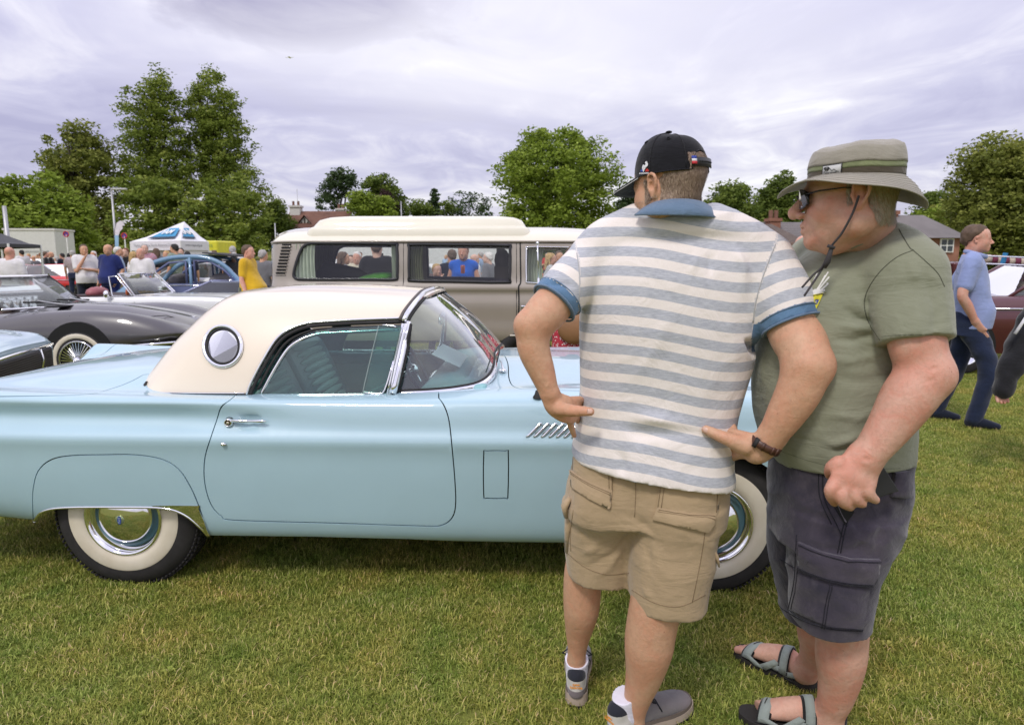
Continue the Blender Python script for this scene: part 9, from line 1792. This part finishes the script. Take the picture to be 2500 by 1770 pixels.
# prints and details on shirts in view
def disc(nm, uvY, r_, col, par=None, sx=1.0, lab=None): c = P(*uvY); b = MB(); b.prism([c + Vector((math.cos(t) * r_ * sx, 0, math.sin(t) * r_)) for t in np.linspace(0, 2 * PI, 17)[:-1]], (0, 0, 0), (0, -.006, 0)); o = b.build(nm, m_plain(nm + '_c%d' % int(uvY[0]), col, .8, vary=.1), None); return o
# ============================================================ STALLS AND DISTANT THINGS
def gazebo(label, u0, u1, um, vt, ve, vh, Y, mat, logo=True):
 p = P((u0 + u1) / 2, ve, Y); x0, x1 = P(u0, ve, Y).x, P(u1, ve, Y).x; xm = P(um, ve, Y - 1.6).x; z = p.z; zt = P((u0 + u1) / 2, vt, Y).z; g = gz(p.x, Y); o = empty('gazebo', (p.x, Y, g), 0, label, 'gazebo'); cx_ = p.x
 A, B, C, D = Vector((x0 - cx_, 0.2, z - g)), Vector((xm - cx_, -1.6, z - g)), Vector((x1 - cx_, .2, z - g)), Vector((-(xm - cx_), 2.0, z - g)); T = Vector(((P(409, 0, Y).x - cx_) if logo else 0, .1, zt - g)); dz = Vector((0, 0, -(P(um, ve, Y).z - P(um, vh, Y).z)))
 for q in ((A, B), (B, C), (C, D), (D, A)): m = MB(); mid = (q[0] + q[1]) / 2; m.add([q[0], q[1], T, (q[0] * .7 + T * .3) - Vector((0, 0, .06)), (q[1] * .7 + T * .3) - Vector((0, 0, .06))], [(0, 1, 4, 3), (3, 4, 2)]); m.build('canopy_panel', mat, o); m = MB(); m.prism([q[0], q[1], q[1] + dz, q[0] + dz], (0, 0, 0), (0, .02, 0)); m.build('valance', mat, o)
 for q in (A, B, C, D): m = MB(); m.tube([q, Vector((q.x, q.y, 0))], .03, 6); m.build('pole', M_WHITE, o)
 if logo:
  for q, w0, w1, tx in ((((A, B)), .30, .88, 'IAM'), (((B, C)), .12, .62, 'IAM')):
   def fp(s_, t_): return (q[0] * (1 - s_) + q[1] * s_) * (1 - t_) + T * t_ + Vector((0, -.05, .03))
   m = MB(); m.add([fp(w0, .17), fp(w1, .17), fp(w1, .62), fp(w0 + .08, .62)], [(0, 1, 2, 3)]); m.build('logo_panel', m_plain('logo_blue', (.05, .27, .48), .7, vary=0), o); m = MB(); m.add([fp(w0 - .03, .10), fp(w1, .10), fp(w1, .19), fp(w0, .19)], [(0, 1, 2, 3)]); m.build('logo_strip', m_plain('logo_navy', (.03, .05, .08), .7, vary=0), o)
   put_text(tx, .42, basis(fp((w0 + w1) / 2 + .02, .38) + Vector((0, -.06, .03)), q[1] - q[0], fp(.5, .7) - fp(.5, .2)), M_WHITE, o, 'logo_lettering', .012)
  put_text('Thames Chilterns North Advanced Drivers', .17, basis((A + B) / 2 + dz * .45 + Vector((0, -.06, 0)), B - A, (0, 0, 1)), m_plain('valance_ink', (.25, .25, .28), .7, vary=0), o, 'valance_lettering'); put_text('www.rospa.org.uk', .15, basis((B + C) / 2 + dz * .45 + Vector((0, -.06, 0)), C - B, (0, 0, 1)), m_plain('valance_ink', (.25, .25, .28), .7, vary=0), o, 'valance_lettering')
  for q in ((A, B), (B, C)): m = MB(); m.prism([q[0] + dz, q[1] + dz, Vector((q[1].x, q[1].y, .1)), Vector((q[0].x, q[0].y, .1))], (0, .3, 0), (0, .32, 0)); m.build('side_wall', mat, o)
gazebo('white peaked gazebo with blue logo panels on its roof', 312, 503, 440, 541, 590, 612, 30, m_plain('gazebo_white', (.74, .73, .76), .7, vary=.03)); gazebo('black canopy at the left edge', -90, 88, 20, 570, 598, 606, 21, m_plain('canopy_black', (.03, .03, .035), .6), False)
def thing1(nm, mb, mat, loc, label, cat, **k): o = mb.build(nm, mat, None, **k); o.location = loc; return tag(o, label, cat)
TKo = empty('box_truck', (P(100, 600, 46).x, 46, gz(P(100, 600, 46).x, 46)), R(6), 'white box truck under the trees at left', 'truck'); zz = P(100, 563, 46).z - TKo.location.z
b = MB(); b.box((0, 0, zz / 2 + .3), (3.1, 2.4, zz - .6)); b.build('cargo_box', m_plain('truck_white', (.62, .62, .58), .5, vary=.05), TKo, bevel=.05); b = MB(); b.box((0, 0, zz + .02), (3.2, 2.5, .12)); b.build('roof_edge', M_REND, TKo); put_text('CARAVAN CLUB', .22, basis((.3, -1.23, zz * .55), (1, 0, 0), (0, 0, 1)), m_plain('truck_ink', (.25, .25, .25), .7, vary=0), TKo); cwheel(TKo, -1, 1.0, .4); cwheel(TKo, 1, 1.0, .4)
AM = empty('ambulance', (P(528, 625, 41).x, 41, gz(P(528, 625, 41).x, 41)), R(-10), 'yellow emergency ambulance beyond the gazebo', 'ambulance'); b = MB(); b.box((0, 0, 1.35), (1.5, 2.0, 2.3)); b.build('body', m_plain('ambulance_yellow', (.62, .58, .03), .5), AM, bevel=.12); b = MB(); [b.box((x_, -1.02, .9), (.25, .02, .3)) for x_ in (-.5, 0, .5)]; b.build('marking', m_plain('ambulance_green', (.02, .25, .08), .5), AM); b = MB(); b.box((.55, -1.02, 1.7), (.3, .02, .5)); b.build('side_window', M_WIN, AM); put_text('AMBULANCE', .2, basis((-.1, -1.04, 2.2), (1, 0, 0), (0, 0, 1)), m_plain('ambulance_ink', (.02, .2, .08), .5, vary=0), AM)
FL = empty('feather_flag', (P(284, 640, 27).x, 27, gz(P(284, 640, 27).x, 27)), 0, 'white and blue feather flag beside the gazebo', 'flag'); f0 = P(283, 636, 27); fo = [(283, 636), (282, 590), (281, 560), (285, 545), (294, 539), (301, 542), (305, 551), (298, 552), (300, 558), (293, 566), (290, 575), (290, 600), (289, 636)]
for nm, ct_, col in (('flag_cloth', fo, (.68, .67, .72)), ('flag_band', [(281.5, 575), (290.5, 575), (290, 636), (283, 636)], (.28, .50, .68))): o = MB().prism([P(u, v, 27) for u, v in ct_], (0, -.02 * (nm == 'flag_band'), 0), (0, -.015 - .02 * (nm == 'flag_band'), 0)).build(nm, m_plain(nm, col, .8), None); adopt(o, FL)
adopt(MB().tube([P(282, 660, 27.1), P(281, 560, 27.1), P(285, 544, 27.1)], .025, 6).build('flag_pole', M_BLACK, None), FL)
for i, (u, Y) in enumerate([(u, 24.5) for u in range(1010, 1440, 26)]): p = P(u, 636, Y); b = MB(); b.box((0, 0, .5), (.36, .06, .95)); thing1('crowd_barrier', b, m_plain('barrier_orange', (.75, .10, .02), .5), (p.x, Y, 0), 'orange plastic crowd barrier in a row seen through the van', 'barrier')['group'] = 'orange barriers beyond the van'
b = MB(); b.box((0, 0, 1.5), (15, 3, 3.0)); thing1('marquee', b, m_plain('marquee_white', (.66, .66, .68), .8), (P(1040, 636, 48).x, 50, 0), 'long white marquee beyond the van', 'marquee', bevel=.3); b = MB(); [b.box((k * .62, 0, .5), (.10, .03, 1.0)) for k in range(9)]; b.box((2.5, .03, .8), (5.2, .03, .08)); thing1('picket_fence', b, m_plain('fence_wood', (.36, .20, .09), .9), (P(160, 640, 40).x, 40, gz(-20, 40)), 'orange-brown timber fence beside the box truck', 'fence'); b = MB(); b.box((0, 0, 1.0), (26, .5, 2.0)); thing1('garden_wall', b, M_BRICK, (P(290, 600, 84).x, 84, 2.3), 'old brick wall beneath the lime trees', 'wall')
for u, v in ((162, 572), (304, 576)): p = P(u, v, 44); s_ = empty('road_sign', (p.x, 44, gz(p.x, 44)), 0, 'round blue and red no-stopping sign ' + ('beside the box truck' if u < 200 else 'left of the gazebo'), 'sign'); h = p.z - gz(p.x, 44); Mx = Matrix.Rotation(R(-90), 3, 'Z'); b = MB(); b.tube([(0, 0, 0), (0, 0, h)], .04); b.build('post', M_WHITE, s_); b = MB(); b.lathe([(.02, .16), (.03, .14), (.03, 0)], 20, Mx); o = b.build('disc', m_plain('sign_blue', (.03, .06, .35), .4, vary=0), s_); o.location.z = h; b = MB(); b.tube([(.17 * math.cos(a), -.04, h + .17 * math.sin(a)) for a in np.linspace(0, 2 * PI, 21)[:-1]], .03, 6, closed=True); b.tube([(-.12, -.05, h + .12), (.12, -.05, h - .12)], .02); b.build('red_ring', m_plain('sign_red', (.5, .02, .02), .4, vary=0), s_)
b = MB(); b.ball((0, 0, 0), (.28, .05, .03), 10, 5); b.box((0, 0, 0), (.12, .5, .02)); thing1('aeroplane', b, M_WHITE, P(707, 141, 260), 'tiny aircraft high in the clouds at upper left', 'aircraft').scale = (6, 4, 4)
